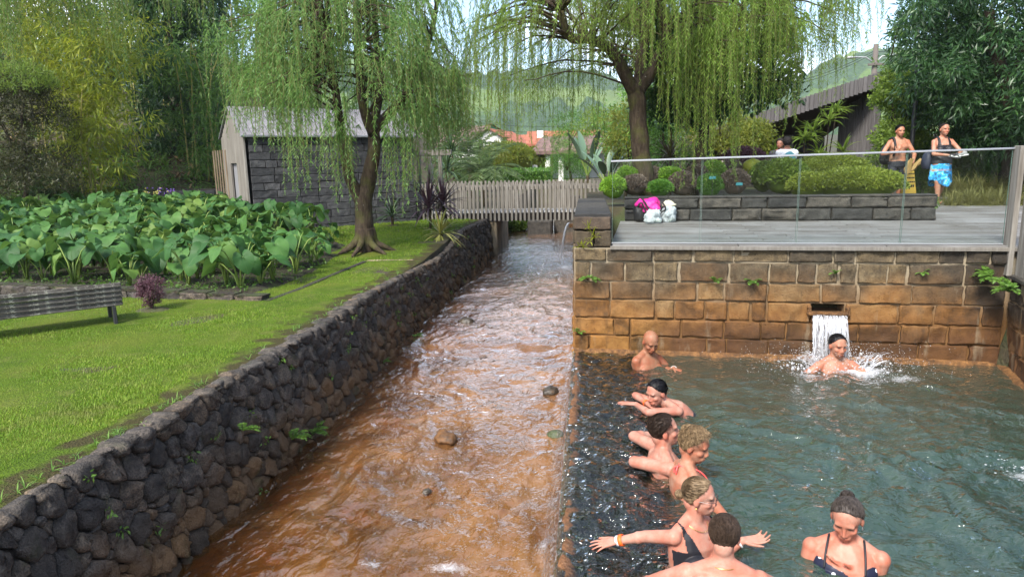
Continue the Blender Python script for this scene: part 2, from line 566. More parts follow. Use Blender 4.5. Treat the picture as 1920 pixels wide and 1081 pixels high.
for y in yy:
    tz = float(wall_top(y)) - .03; dx = .10 * float(sst(11.3, 13.2, y)) - .04 + .03 * math.sin(y * 1.3)
    prof.append([[-2.40 + .02 + dx, y, -.6], [-2.50 + dx, y, tz], [-2.66 + dx, y, tz], [-2.70 + dx, y, -.6]])
g.sheet(np.array(prof)).obj('wall_core', M_core, wall)
SS, RR = dart(30000, (WALL_Y0, WALL_Y1, 0, 1.13), .020, .088, 4, 2.0)
cells = power_cells(SS, RR, (WALL_Y0, WALL_Y1, 0, 1.13))
items = []
for i, c in enumerate(cells):
    if c is None or c[:, 0].max() - c[:, 0].min() > .6:
        continue
    V, F, size = stone_mesh(c, rub_map, .016 + .28 * RR[i], .004, i)
    items.append((size / (SS[i][0] + .5), V, F))
items.sort(key=lambda q: -q[0])
for q in items[:300]:
    G().add(q[1], q[2]).obj('stone', M_rub, wall, smooth=True)
g = G()
for q in items[300:]:
    g.add(q[1], q[2])
# loose flat stones and crumbs on the top edge
gr = np.random.default_rng(8)
for i in range(150):
    y = 1.6 + 15 * gr.random() ** 1.3; r = .035 + .05 * gr.random()
    g.ball((-2.56 - .05 * gr.random() + .10 * float(sst(11.3, 13.2, y)), y, float(wall_top(y)) - .005), (r, r * 1.25, r * .55), 7, 5, rotz(gr.random() * 3), .3, i)
kind(g.obj('small_stones', M_rub, wall, smooth=True), 'stuff')

# ------------------------------------------------------------------ dressed stone
def block_geo(w, h, d, seed, rough=.015, nx=7, nz=4, rnd=.006):
    """front face in the xz plane looking to -y, rounded arris, rough relief; depth d behind it"""
    g = np.random.default_rng(seed)
    rnd = min(rnd, .08 * h, .08 * w)
    ax = np.linspace(0, 1, nx + 1); az = np.linspace(0, 1, nz + 1)
    ax = np.concatenate([[0], [rnd / w, 2.4 * rnd / w], ax[1:-1], [1 - 2.4 * rnd / w, 1 - rnd / w], [1]]); az = np.concatenate([[0], [rnd / h, 2.4 * rnd / h], az[1:-1], [1 - 2.4 * rnd / h, 1 - rnd / h], [1]])
    X, Z = np.meshgrid(ax * w - w / 2, az * h - h / 2)
    n, m = X.shape
    Y = np.zeros_like(X)
    b = np.zeros_like(X); b[0, :] = b[-1, :] = 1; b[:, 0] = b[:, -1] = 1
    k = seed * 1.37
    Y = -rough * 1.2 * vfbm(X * 9 + k, Z * 9 + k, 1.0, seed % 97, 3) - rough * .5 * g.random(X.shape)
    Y = np.where(b > 0, rnd * .9 + .006 * g.random(X.shape), Y)
    wx = vfbm(X * 7 + k, Z * 7 - k, 1.0, seed % 89, 2); wz = vfbm(X * 7 - k, Z * 7 + k, 1.0, seed % 83, 2); am = min(.012, .06 * h)
    X = X + np.where(b > 0, .010 * (g.random(X.shape) - .5), 0) - np.sign(X) * am * np.abs(wx) * (np.abs(X) > w * .3); Z = Z + np.where(b > 0, .008 * (g.random(X.shape) - .5), 0) - np.sign(Z) * am * np.abs(wz) * (np.abs(Z) > h * .25)
    P = np.stack([X, Y, Z], -1)
    G_ = G().sheet(P[:, :, :])
    # sides
    ring = [(0, j) for j in range(m)] + [(i, m - 1) for i in range(1, n)] + [(n - 1, j) for j in range(m - 2, -1, -1)] + [(i, 0) for i in range(n - 2, 0, -1)]
    A = np.array([P[i, j] for i, j in ring]); B = A.copy(); B[:, 1] = d
    q = len(A)
    F = np.array([[j, j + q, (j + 1) % q + q, (j + 1) % q] for j in range(q)])
    G_.add(np.concatenate([A, B]), F)
    return np.concatenate(G_.v), [f for f in G_.f]
def place(V, o, ang):
    return V @ rotz(ang).T + np.asarray(o, float)
def add_block(parent, mat, w, h, d, center, ang, seed, name='block', smooth=True, **k):
    V, FS = block_geo(w, h, d, seed, **k)
    g = G(); g.v = [place(V, center, ang)]; g.f = FS; g.n = len(V)
    return g.obj(name, mat, parent, smooth=smooth)
def course(L, wmin, wmax, seed):
    g = np.random.default_rng(seed); x = 0; out = []
    while x < L - 1e-6:
        w = wmin + (wmax - wmin) * g.random()
        if L - x - w < wmin * .7:
            w = L - x
        out.append((x, min(w, L - x))); x += w
    return out
def basalt(name, c0, c1, c2, stain=False, sc=1.0):
    t = NT(name)
    p = t.pos(); r_ = t.rnd()
    n1 = t.noise(p, 9 * sc, 6, .6); n2 = t.noise(p, 70 * sc, 4, .65); n3 = t.noise(p, 2.0, 4)
    pits = t.ramp(t.voro(p, 55 * sc), [(.10, 1), (.24, 0)])
    pits = t.ma('MULTIPLY', pits, t.ramp(t.noise(p, 12, 3), [(.45, 0), (.6, 1)]))
    c = t.ramp(r_, [(0, c0), (.5, c1), (1, c2)])
    c = t.mix(t.ramp(n1, [(.30, .8), (.64, 0)]), c, tuple(.45 * a for a in c0))
    c = t.mix(t.ramp(n2, [(.36, .6), (.58, 0)]), c, tuple(.5 * a for a in c0))
    c = t.mix(t.ma('MULTIPLY', pits, .8), c, (.012, .010, .009))
    c = t.mix(t.ramp(t.noise(p, 26, 5, .7), [(.62, 0), (.75, .35)]), c, tuple(min(1, 1.9 * a + .02) for a in c2))
    if stain:
        z_ = t.sep(p)[2]; x_ = t.sep(p)[0]
        h = t.ma('ADD', z_, t.ma('MULTIPLY', t.ma('SUBTRACT', n3, .5), 1.0))
        h = t.ma('ADD', h, t.ma('MULTIPLY', t.ma('SUBTRACT', r_, .5), .22))
        h = t.ma('ADD', h, t.ma('MULTIPLY', t.ma('SUBTRACT', n1, .5), .25))
        och = t.ramp(t.ma('ADD', t.ma('MULTIPLY', n1, .7), t.ma('MULTIPLY', r_, .3)), [(.3, (.085, .038, .010)), (.5, (.215, .092, .020)), (.72, (.33, .155, .038))])
        c = t.mix(t.ramp(h, [(.18, .95), (.45, .75), (.70, .36), (1.05, .05)]), c, och)
        # dark wet moss band low down to the right of the bathers' corner
        mo = t.ma('MULTIPLY', t.ramp(t.ma('ADD', z_, t.ma('MULTIPLY', t.ma('SUBTRACT', n1, .5), .25)), [(.25, 1), (.42, 0)]), t.ramp(t.ma('ADD', x_, t.ma('MULTIPLY', n3, .9)), [(0, 0), (1, 1)]))
        mo = t.ma('MULTIPLY', mo, t.ramp(t.ma('ABSOLUTE', t.ma('SUBTRACT', x_, 2.5)), [(.7, 1), (1.0, .25)]))
        c = t.mix(mo, c, t.mix(n1, (.016, .014, .006), (.05, .055, .014)))
        zr_ = t.ma('ADD', z_, t.ma('MULTIPLY', t.ma('SUBTRACT', n3, .5), .35))
        red = t.ma('MULTIPLY', t.ramp(zr_, [(.28, 1), (.52, 0)]), t.ramp(x_, [(.55, 0), (1.0, 1)]))
        c = t.mix(t.ma('MULTIPLY', red, .85), c, t.mix(n1, (.030, .013, .007), (.11, .048, .018)))
        # black algae streaks in the far right corner
        dk = t.ma('MULTIPLY', t.ramp(t.ma('ADD', t.ma('DIVIDE', x_, 5.0), t.ma('MULTIPLY', t.ma('SUBTRACT', n3, .5), .35)), [(.68, 0), (.80, .85)]), t.ramp(z_, [(.3, 0), (.6, 1)]))
        c = t.mix(dk, c, (.016, .014, .012))
    if stain:                    # pale and dark runs down the face
        rn_ = t.noise(t.mp(p, (7, 7, .9)), 1.0, 5, .6)
        c = t.mix(t.ramp(rn_, [(.60, 0), (.70, .45)]), c, (.23, .19, .13))
        c = t.mix(t.ramp(rn_, [(.30, .6), (.42, 0)]), c, (.022, .018, .013))
    bp = t.bump(t.ma('SUBTRACT', t.ma('ADD', n1, t.ma('MULTIPLY', n2, .5)), pits), 1.0, .012)
    return t.out(t.pbsdf(c, .82, bp, spec=.3))
M_pool = basalt('pool_ashlar', (.058, .048, .033), (.108, .086, .052), (.155, .118, .064), True)
M_hut = basalt('hut_ashlar', (.044, .045, .049), (.075, .076, .081), (.125, .124, .128))
M_plant = basalt('planter_ashlar', (.032, .031, .030), (.060, .056, .050), (.105, .090, .072))
t = NT('lime_mortar')
_p = t.pos()
c = t.mix(t.ramp(t.sep(_p)[2], [(.45, 1), (.95, 0)]), t.mix(t.noise(_p, 12, 5), (.14, .11, .07), (.32, .27, .19)), t.mix(t.noise(_p, 12, 5), (.085, .042, .014), (.20, .10, .032)))
M_mortar = t.out(t.pbsdf(c, .9, t.bump(t.noise(_p, 60, 4), .8, .01)))

AW = V3(-.16, 7.58, 0); BW = V3(4.17, 7.23, 0)
e_u = unit(BW - AW); e_v = V3(-e_u[1], e_u[0], 0); ANG = math.atan2(e_u[1], e_u[0])
LW = float(np.linalg.norm(BW - AW))
def uv(u, v, z=0.0):
    return AW + e_u * u + e_v * v + V3(0, 0, z)
pw = thing('pool_wall', 'ochre stained stone block wall with water spout behind the pool', 'wall', uv(LW / 2, .1, -.3))
for ua, ub, za, zb in ((0, LW + .2, -.985, .505), (0, LW + .2, .605, 1.185), (0, 2.515, .505, .605), (2.845, LW + .2, .505, .605)):
    G().box(uv((ua + ub) / 2, .20, (za + zb) / 2), (ub - ua, .36, zb - za), rotz(ANG)).obj('mortar', M_mortar, pw)
zc = [-.35, 0.0, .20, .40, .615, .82, 1.04, 1.185]
SPX = 2.68                                   # spout centre along the wall
k = 0
for ci in range(7):
    z0, z1 = zc[ci], zc[ci + 1]
    gp = [.008, .008, .009, .009, .010, .012, .014][ci]
    segs = course(LW, .17, .56, 50 + ci * 3)
    for x0, w in segs:
        parts = [(x0, w)]
        if ci == 3:                          # leave the spout's mouth open
            a, b = SPX - .17, SPX + .17
            parts = []
            if x0 < a:
                parts.append((x0, min(w, a - x0)))
            if x0 + w > b:
                s_ = max(x0, b); parts.append((s_, x0 + w - s_))
        for x, ww in parts:
            if ww < .05:
                continue
            k += 1
            add_block(pw, M_pool, ww - gp - (.018 if k % 4 == 1 and ci > 2 else .0), z1 - z0 - gp, .12, uv(x + ww / 2, .004 - .022 * ((k * 7) % 5) / 5, (z0 + z1) / 2), ANG + .012 * ((k * 5) % 3 - 1), 100 + k)
add_block(pw, M_pool, .33, .09, .25, uv(SPX, -.03, .45), ANG, 77)
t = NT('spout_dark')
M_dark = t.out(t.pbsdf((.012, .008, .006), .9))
G().box(uv(SPX, .33, .555), (.33, .02, .098), rotz(ANG)).obj('spout_mouth_shade', M_dark, pw)  # near-black plate at the back paints the shade inside the opening
t = NT('iron_crust')
_p = t.pos()
c = t.ramp(t.noise(_p, 20, 6, .65), [(.3, (.045, .022, .008)), (.5, (.15, .068, .020)), (.7, (.30, .145, .045))])
M_iron = t.out(t.pbsdf(c, .6, t.bump(t.noise(_p, 45, 6, .7), 1, .03), spec=.5))
# crusted lip of the spout and the iron ledge along the water line
gr = np.random.default_rng(3)
g = G()
for i in range(26):
    q = (i + .5) / 26 * .40 - .20
    g.ball(uv(SPX + q, -.045 + .012 * gr.random(), .508 + .006 * gr.random()), (.016, .05, .016 + .006 * gr.random()), 7, 5, rotz(ANG), .4, i)
for s_ in (-1, 1):
    for i in range(6):
        g.ball(uv(SPX + s_ * (.185 + .008 * gr.random()), -.03, .49 + .018 * i), (.022, .04, .016), 7, 5, None, .4, i + 40)
g.obj('spout_lip', M_iron, pw, smooth=True)
g = G()
nu = 120
P = []
for i in range(nu + 1):
    u_ = LW * i / nu; w_ = .030 + .010 * math.sin(u_ * 5) + .010 * gr.random()
    P.append([uv(u_, .02, .045), uv(u_, -.02, .036 + .008 * gr.random()), uv(u_, -w_ * .7, .026 + .008 * gr.random()), uv(u_, -w_, .004), uv(u_, -w_ - .01, -.05)])
g.sheet(P).obj('iron_ledge', M_iron, pw, smooth=True)
# right side wall of the pool
DRW = unit(V3(-.25, -1, 0)); ANR = math.atan2(DRW[1], DRW[0])
rw = thing('pool_side_wall', 'dark mossy stone side wall at the right end of the pool', 'wall', BW + DRW * 2 + V3(.2, 0, -.3))
nrw = V3(DRW[1], -DRW[0], 0)        # towards the pool
G().box(BW + DRW * 2.4 - nrw * .22 + V3(0, 0, -.05), (4.8, .36, 1.9), rotz(ANR)).obj('mortar', M_mortar, rw)
for ci in range(5):
    z0, z1 = [-.35, 0., .22, .45, .68, .92][ci:ci + 2]
    for x0, w in course(4.6, .3, .6, 90 + ci):
        k += 1
        add_block(rw, M_pool, w - .014, z1 - z0 - .012, .12, BW + DRW * (x0 + w / 2 + .02) - nrw * .035 + V3(0, 0, (z0 + z1) / 2), ANR, 400 + k)
for i in range(8):
    G().bbox(BW + DRW * (.32 + i * .58) - nrw * .20 + V3(0, 0, .925), (.56, .40, .05), .01, rotz(ANR)).obj('capstone', M_plant, rw)
G().sheet(np.array([[BW + DRW * s_ + nrw * (-.04 + a) + V3(0, 0, h) for a, h in ((0, .05), (.03, .035), (.06, .02), (.08, -.03))] for s_ in np.linspace(0, 4.4, 40)])).obj('iron_ledge', M_iron, rw, smooth=True)

# parapet along the stream beside the deck
pa = thing('parapet', 'low stone parapet with flat top between stream and deck', 'wall', (0.05, 9, 1.18))
G().box((.047, 9.1, .30), (.385, 2.9, 1.86)).obj('parapet_core', M_core, pa)
for j, (x, w, z0, z1) in enumerate([(.047, .405, 1.385, 1.53), (-.045, .215, 1.19, 1.375), (.157, .185, 1.19, 1.375)]):
    add_block(pa, basalt('parapet_stone', (.07, .055, .042), (.11, .075, .05), (.15, .10, .06)) if j == 0 else M_pool, w, z1 - z0, .3, (x, 7.60, (z0 + z1) / 2), 0, 700 + j, rough=.006)
y = 7.62
for j in range(6):
    w = .52
    G().bbox((.047, y + w / 2, 1.46 + .075), (.41, w - .012, .05), .008).obj('capstone', M_plant, pa)
    for s_, side in ((.255, 0), (-.165, 1)):
        for z0, z1 in ((1.225, 1.38), (1.385, 1.507)):
            G().bbox((s_ - .05 if side == 0 else s_ + .05, y + w / 2, (z0 + z1) / 2), (.12, w - .015, z1 - z0 - .01), .012).obj('block', M_pool if side else M_plant, pa)
    y += w
# outer face of the parapet towards the stream (below deck level)
for ci in range(7):
    z0, z1 = zc[ci], zc[ci + 1]
    for x0, w in course(3.1, .3, .6, 150 + ci):
        add_block(pa, M_pool, w - .014, z1 - z0 - .012, .10, (-.166, 7.66 + x0 + w / 2, (z0 + z1) / 2), -math.pi / 2, 800 + int(x0 * 10) + ci)

def timber(name, c0, c1, c2, axis='z', sc=1.0):
    t = NT(name)
    p = t.obj()
    s_ = {'z': (26, 26, 1.6), 'x': (1.6, 26, 26), 'y': (26, 1.6, 26)}[axis]
    rr = t.ma('MULTIPLY', t.rnd(), 40)
    cb = t.n('ShaderNodeVectorMath', {0: t.mp(p, tuple(a * sc for a in s_)), 1: t.n('ShaderNodeCombineXYZ', {0: rr, 1: rr, 2: rr}).outputs[0]}, operation='ADD').outputs[0]
    n1 = t.noise(cb, 1.0, 6, .65)
    c = t.ramp(n1, [(.28, c0), (.5, c1), (.74, c2)])
    c = t.mix(t.ma('MULTIPLY', t.rnd(), .5), c, tuple(.62 * a for a in c1))
    return t.out(t.pbsdf(c, .75, t.bump(n1, .6, .006), spec=.25))
M_grey = timber('silvered_timber', (.10, .088, .075), (.18, .165, .145), (.30, .285, .26))
M_warm = timber('larch_timber', (.11, .075, .045), (.20, .15, .10), (.30, .245, .175))
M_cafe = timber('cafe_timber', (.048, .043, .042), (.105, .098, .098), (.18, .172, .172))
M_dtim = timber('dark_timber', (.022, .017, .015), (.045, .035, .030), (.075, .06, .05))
M_roof = timber('roof_timber', (.10, .095, .105), (.18, .175, .185), (.28, .275, .285), 'y')
# ------------------------------------------------------------------ deck
t = NT('weathered_decking')
_p = t.pos(); o_ = t.obj()
st = t.mp(_p, (3.0, 40, 40), rot=(0, 0, -ANG))
n1 = t.noise(st, 1.0, 6, .65); n2 = t.noise(_p, 1.2, 4)
c = t.ramp(n1, [(.28, (.085, .080, .078)), (.5, (.165, .160, .157)), (.75, (.25, .245, .24))])
c = t.mix(t.ramp(t.rnd(), [(0, 0), (1, .95)]), c, (.085, .074, .062))
c = t.mix(t.ramp(t.noise(_p, 3.5, 5, .7), [(.56, 0), (.66, .5)]), c, (.075, .066, .056))
c = t.mix(t.ramp(n2, [(.45, 0), (.7, .4)]), c, (.29, .29, .29))
M_deck = t.out(t.pbsdf(c, .62, t.bump(n1, .5, .006), spec=.4))
deck = thing('timber_deck', 'grey weathered timber deck above the pool wall', 'deck', uv(3, 2, 1.1))
DZ = 1.225; bw = .118
gr = np.random.default_rng(21)
def board(u0, u1, v):
    c = uv((u0 + u1) / 2, v, DZ - .016 + .002 * gr.random())
    G().bbox(c, (u1 - u0 - .008, bw - .017, .032), .003, rotz(ANG)).obj('board', M_deck, deck)
v = -.02; row = 0
while v < 2.86:
    st_ = [.40 if row else .42]; off = (row % 3) * .55
    st_ += [q for q in (1.75 + off * .6, 3.2 + off * .4, 4.7 + off * .3) if q < 6.3] + [6.45]
    for a, b in zip(st_[:-1], st_[1:]):
        board(a, b, v + bw / 2)
    v += bw; row += 1
while v < 9.4:
    board(4.76, 6.5 + (v - 2.86) * .23 + .1 * gr.random(), v + bw / 2); v += bw
G().bbox(uv(2.4, -.035, DZ - .03), (4.0, .03, .04), .004, rotz(ANG)).obj('edge_board', M_grey, deck)
G().box(uv(3.4, 1.45, DZ - .10), (6.0, 2.7, .06), rotz(ANG)).obj('joist_layer', M_dark, deck)

# ------------------------------------------------------------------ planter wall behind the deck
pl = thing('planter_wall', 'low dark stone planter wall at the back of the deck', 'wall', uv(2.8, 2.95, 1.22))
PV, PU0, PU1 = 2.88, .46, 4.73
G().box(uv((PU0 + PU1) / 2, PV + .17, 1.375), (PU1 - PU0 - .03, .26, .34), rotz(ANG)).obj('wall_core', M_core, pl)
for ci, (z0, z1) in enumerate(((1.228, 1.405), (1.41, 1.565))):
    for x0, w in course(PU1 - PU0, .34, .62, 33 + ci * 7):
        k += 1
        add_block(pl, M_plant, w - .010, z1 - z0 - .004, .12, uv(PU0 + x0 + w / 2, PV, (z0 + z1) / 2), ANG, 900 + k, rough=.014, rnd=.014)
for x0, w in course(PU1 - PU0, .5, .9, 61):
    G().bbox(uv(PU0 + x0 + w / 2, PV + .15, 1.575), (w - .006, .31, .022), .005, rotz(ANG)).obj('capstone', M_plant, pl)
for j, (z0, z1) in enumerate(((1.228, 1.405), (1.41, 1.565))):
    add_block(pl, M_plant, .28, z1 - z0 - .004, .1, uv(PU1 + .0, PV + .15, (z0 + z1) / 2), ANG + math.pi / 2, 990 + j, rough=.012)

# ------------------------------------------------------------------ glass railing
t = NT('rail_glass')
fr = t.n('ShaderNodeLayerWeight', {'Blend': .5}).outputs['Facing']
fr = t.ma('ADD', t.ma('MULTIPLY', t.ma('POWER', fr, 4.0), .35), .022)
tr = t.n('ShaderNodeBsdfTransparent', {'Color': (.935, .965, .955, 1)}).outputs[0]
gl = t.n('ShaderNodeBsdfGlossy', {'Color': (1, 1, 1, 1), 'Roughness': .02}).outputs[0]
M_glass = t.out(t.n('ShaderNodeMixShader', {0: fr, 1: tr, 2: gl}).outputs[0])
t = NT('glass_edge')
M_gedge = t.out(t.pbsdf((.10, .15, .13), .2))
t = NT('satin_steel')
M_steel = t.out(t.pbsdf((.42, .43, .45), .38, metal=.85))
t = NT('grey_channel'); M_lampg = t.out(t.pbsdf((.22, .23, .24), .5))
rail = thing('glass_railing', 'frameless glass railing with slim steel handrail along the deck edge', 'railing', uv(2.4, .08, DZ))
joints = [.41, 1.36, 2.34, 3.35, 4.30]
zr = lambda u_: 2.115 + (u_ - .41) / 4.0 * .05
for a, b in zip(joints[:-1], joints[1:]):
    za = zr((a + b) / 2)
    gp_ = G().box(uv((a + b) / 2, .08, (DZ + .005 + za) / 2), (b - a - .012, .012, za - DZ - .01), rotz(ANG)).obj('glass_panel', M_glass, rail)
    for q in (a + .006, b - .006):
        G().box(uv(q, .08, (DZ + .005 + za) / 2), (.003, .0125, za - DZ - .012), rotz(ANG)).obj('panel_edge', M_gedge, gp_)
tl = math.atan2(.05, 4.0)
Rr_ = rotz(ANG) @ np.array([[math.cos(tl), 0, -math.sin(tl)], [0, 1, 0], [math.sin(tl), 0, math.cos(tl)]])
G().bbox(uv((joints[0] + joints[-1]) / 2, .08, zr(2.355) + .012), (3.92, .034, .020), .004, Rr_).obj('handrail', M_steel, rail)
G().bbox(uv(2.355, .08, DZ + .012), (3.89, .03, .012), .003, rotz(ANG)).obj('base_channel', M_lampg, rail)

# ------------------------------------------------------------------ timber screen at the right end
scr = thing('timber_screen', 'grey vertical board screen at the right end of the glass railing', 'fence', uv(4.55, -.1, .9))
for j, (du, dv) in enumerate(((0, .02), (.05, -.16), (.03, -.34), (.0, -.52))):
    zt = 2.20; zb = .93
    c = uv(4.33 + du, dv, (zt + zb) / 2)
    G().bbox(c, (.05, .15, zt - zb), .006, rotz(ANR + math.pi / 2 + .12)).obj('board', M_grey, scr)
G().bbox(uv(4.42, -.25, 1.9), (.04, .9, .09), .006, rotz(ANG)).obj('cross_rail', M_grey, scr)
G().bbox(uv(4.42, -.25, 1.15), (.04, .9, .09), .006, rotz(ANG)).obj('cross_rail', M_grey, scr)

# ------------------------------------------------------------------ bridge
BY = 16.3
br = thing('footbridge', 'wooden footbridge with slatted railings crossing the stream', 'bridge', (-1.6, BY + .5, .74))
sl = None
gr = np.random.default_rng(2)
for yy_, nm in ((BY, 0), (BY + 1.35, 1)):
    for i in range(54):
        x = -4.5 + i * .103
        if sl is None:
            sl = G().bbox((x, yy_, 1.20), (.05, .032, .92), .004).obj('slat', M_grey, br)
        else:
            c = sl.copy(); COL.objects.link(c); c.parent = br
            c.location = Vector((x, yy_, .74 + .012 * (gr.random() - .5))) - br.location
            c.rotation_euler = (0, .012 * (gr.random() - .5), 0)
for yy_ in (BY + .035, BY + 1.315):
    G().bbox((-1.55, yy_, 1.52), (5.2, .035, .08), .004).obj('rail', M_grey, br)
t = NT('bridge_edge'); M_bedge = t.out(t.pbsdf((.42, .42, .43), .6))
G().bbox((-1.55, BY + .06, .955), (5.2, .04, .05), .004).obj('edge_strip', M_bedge, br)
G().bbox((-1.55, BY + .09, .84), (5.2, .06, .17), .004).obj('beam', M_dtim, br)
G().bbox((-1.55, BY + 1.26, .84), (5.2, .06, .17), .004).obj('beam', M_dtim, br)
for i in range(36):
    G().box((-4.05 + i * .145, BY + .675, .94), (.135, 1.1, .03)).obj('deck_board', M_deck, br)
# abutment below the bridge
t = NT('abutment_concrete')
_p = t.pos()
M_conc = t.out(t.pbsdf(t.ramp(t.noise(_p, 3, 6), [(.3, (.10, .075, .045)), (.6, (.26, .21, .14)), (.8, (.33, .28, .21))]), .9, t.bump(t.noise(_p, 40, 4), .5, .01)))
tag(G().bbox((-2.42, 17.6, .1), (.42, 2.4, 1.25), .03).obj('bridge_abutment', M_conc), 'stained concrete abutment under the left end of the footbridge', 'abutment')

# ------------------------------------------------------------------ hut
HA = R(41); h1 = V3(math.cos(HA), math.sin(HA), 0); h2 = V3(-math.sin(HA), math.cos(HA), 0)
HO = V3(-7.0, 13.54, .70); HL, HD, HE, HR = 3.85, 1.95, 2.045, 2.66
def hp(a, b, z=0.0):
    return HO + h1 * a + h2 * b + V3(0, 0, z)
t = NT('hut_joint'); M_hjoint = t.out(t.pbsdf((.045, .045, .047), .95))
hut = thing('stone_hut', 'small dark stone hut with silver timber roof behind the willow', 'hut', hp(HL / 2, HD / 2))
G().box(hp(HL / 2 + .05, HD / 2 + .03, HE / 2 - .1), (HL - .15, HD - .1, HE + .1), rotz(HA)).obj('wall_core', M_hjoint, hut)
nc = 13; ch = HE / nc
for ci in range(nc):
    for x0, w in course(HL - .10, .22, .62, 300 + ci):
        k += 1
        add_block(hut, M_hut, w - .008, ch - .005, .08, hp(.10 + x0 + w / 2, 0, ch * (ci + .5)), HA, 1200 + k, rough=.005, nx=4, nz=2, rnd=.004, smooth=False)
# gable of upright boards with a door recess (on the side a = 0, normal -h1)
nb = 14; bwid = HD / nb
for i in range(nb):
    b0 = (i + .5) * bwid
    top = HE + (HR - HE) * (1 - abs(b0 - HD / 2) / (HD / 2)) + .02
    zb = 0.0
    if 5 <= i <= 8:
        zb = 1.52
    G().bbox(hp(.02, b0, (top + zb) / 2), (.045, bwid - .006, top - zb), .004, rotz(HA)).obj('gable_board', M_grey, hut)
t = NT('door_panel'); M_door = t.out(t.pbsdf((.20, .20, .215), .5))
G().box(hp(.075, 7 * bwid, .76), (.03, 4 * bwid, 1.52), rotz(HA)).obj('door', M_door, hut)
# roof boards on the near slope and the far slope
sl_len = math.hypot(HD / 2 + .06, HR - HE); ang_s = math.atan2(HR - HE, HD / 2)
for side in (0, 1):
    nrb = 34 if side == 0 else 8
    for i in range(nrb):
        wq = (HL + .12) / nrb
        a = -.05 + (i + .5) * wq
        b = HD / 4 if side == 0 else HD * .75
        sgn = 1 if side == 0 else -1
        Rm = rotz(HA) @ np.array([[1, 0, 0], [0, math.cos(sgn * ang_s), -math.sin(sgn * ang_s)], [0, math.sin(sgn * ang_s), math.cos(sgn * ang_s)]])
        G().bbox(hp(a, b - sgn * .03, (HE + HR) / 2 + .035 + .004 * (i % 2)), (wq - .010, sl_len, .025), .004, Rm).obj('roof_board', M_roof, hut)
G().bbox(hp(HL / 2, -.055, HE + .01), (HL + .12, .05, .035), .004, rotz(HA)).obj('gutter', M_steel, hut)
# upright board panel left of the hut
fp_ = thing('board_panel_fence', 'tall warm larch board panel beside the hut door', 'fence', aty(416, 415, 15.8) * V3(1, 1, 0) + V3(0, 0, .9))
for i in range(6):
    c = aty(406 + i * 4.4, 350, 15.9 - i * .22)
    G().bbox((c[0], c[1], 1.72), (.16, .03, 1.62), .004, rotz(R(118))).obj('board', M_warm, fp_)
# open timber frame to the right of the hut
pg = thing('timber_pergola', 'pale timber post frame between the hut and the footbridge', 'pergola', (-4.2, 17.6, .8))
for px in (786, 806, 826):
    c = aty(px, 320, 17.6)
    G().bbox((c[0], c[1], 1.55), (.09, .09, 1.6), .006).obj('post', M_grey, pg)
G().bbox((-4.05, 17.6, 2.4), (1.1, .12, .14), .006).obj('beam', M_grey, pg)
G().bbox((-3.93, 17.2, 1.45), (.05, .05, 1.35), .006).obj('steel_post', M_steel, pg)
# low dark stone wall behind the taro bed
lw = thing('bank_wall', 'low dark stone wall at the foot of the planted bank', 'wall', (-11, 16, 1.1))
A_ = aty(300, 395, 16.4); B_ = aty(418, 392, 16.9)
dl = unit((B_ - A_) * V3(1, 1, 0)); Ll = float(np.linalg.norm((B_ - A_)[:2])); al = math.atan2(dl[1], dl[0]); nl = V3(-dl[1], dl[0], 0)
G().box((A_ + B_) / 2 * V3(1, 1, 0) + nl * .2 + V3(0, 0, 1.1), (Ll, .3, 1.0), rotz(al)).obj('wall_core', M_core, lw)
for ci in range(5):
    for x0, w in course(Ll, .18, .38, 500 + ci):
        k += 1
        add_block(lw, M_hut, w - .012, .15, .08, A_ * V3(1, 1, 0) + dl * (x0 + w / 2) + V3(0, 0, .86 + ci * .16), al, 2000 + k, nx=3, nz=2, rough=.012)
# ------------------------------------------------------------------ water
def stream_level(y):
    return np.interp(y, [-5, 3, 8.0, 8.5, 14, 18, 34], [-.235, -.225, -.205, -.165, -.12, -.08, .0])
t = NT('iron_mud_bed')
_p = t.pos()
n1 = t.noise(_p, 3.2, 6, .6); n2 = t.noise(_p, 17, 5)
c = t.ramp(n1, [(.28, (.040, .020, .008)), (.42, (.15, .058, .013)), (.6, (.28, .110, .024)), (.78, (.33, .15, .045))])
c = t.mix(t.ramp(n2, [(.55, 0), (.72, .6)]), c, (.06, .03, .014))
M_mud = t.out(t.pbsdf(c, .8, t.bump(n2, .7, .03)))
gx = np.linspace(-2.62, -.05, 40); gy = np.concatenate([np.arange(1.2, 12, .09), np.arange(12, 34, .3)])
X, Y = np.meshgrid(gx, gy)
Z = stream_level(Y) - .10 + .045 * vfbm(X, Y, 2.1, 31) + .02 * vfbm(X, Y, 7, 32)
kind(G().sheet(np.stack([X, Y, Z], -1)).obj('stream_bed', M_mud, smooth=True, origin=(0, 0, 0)), 'structure')

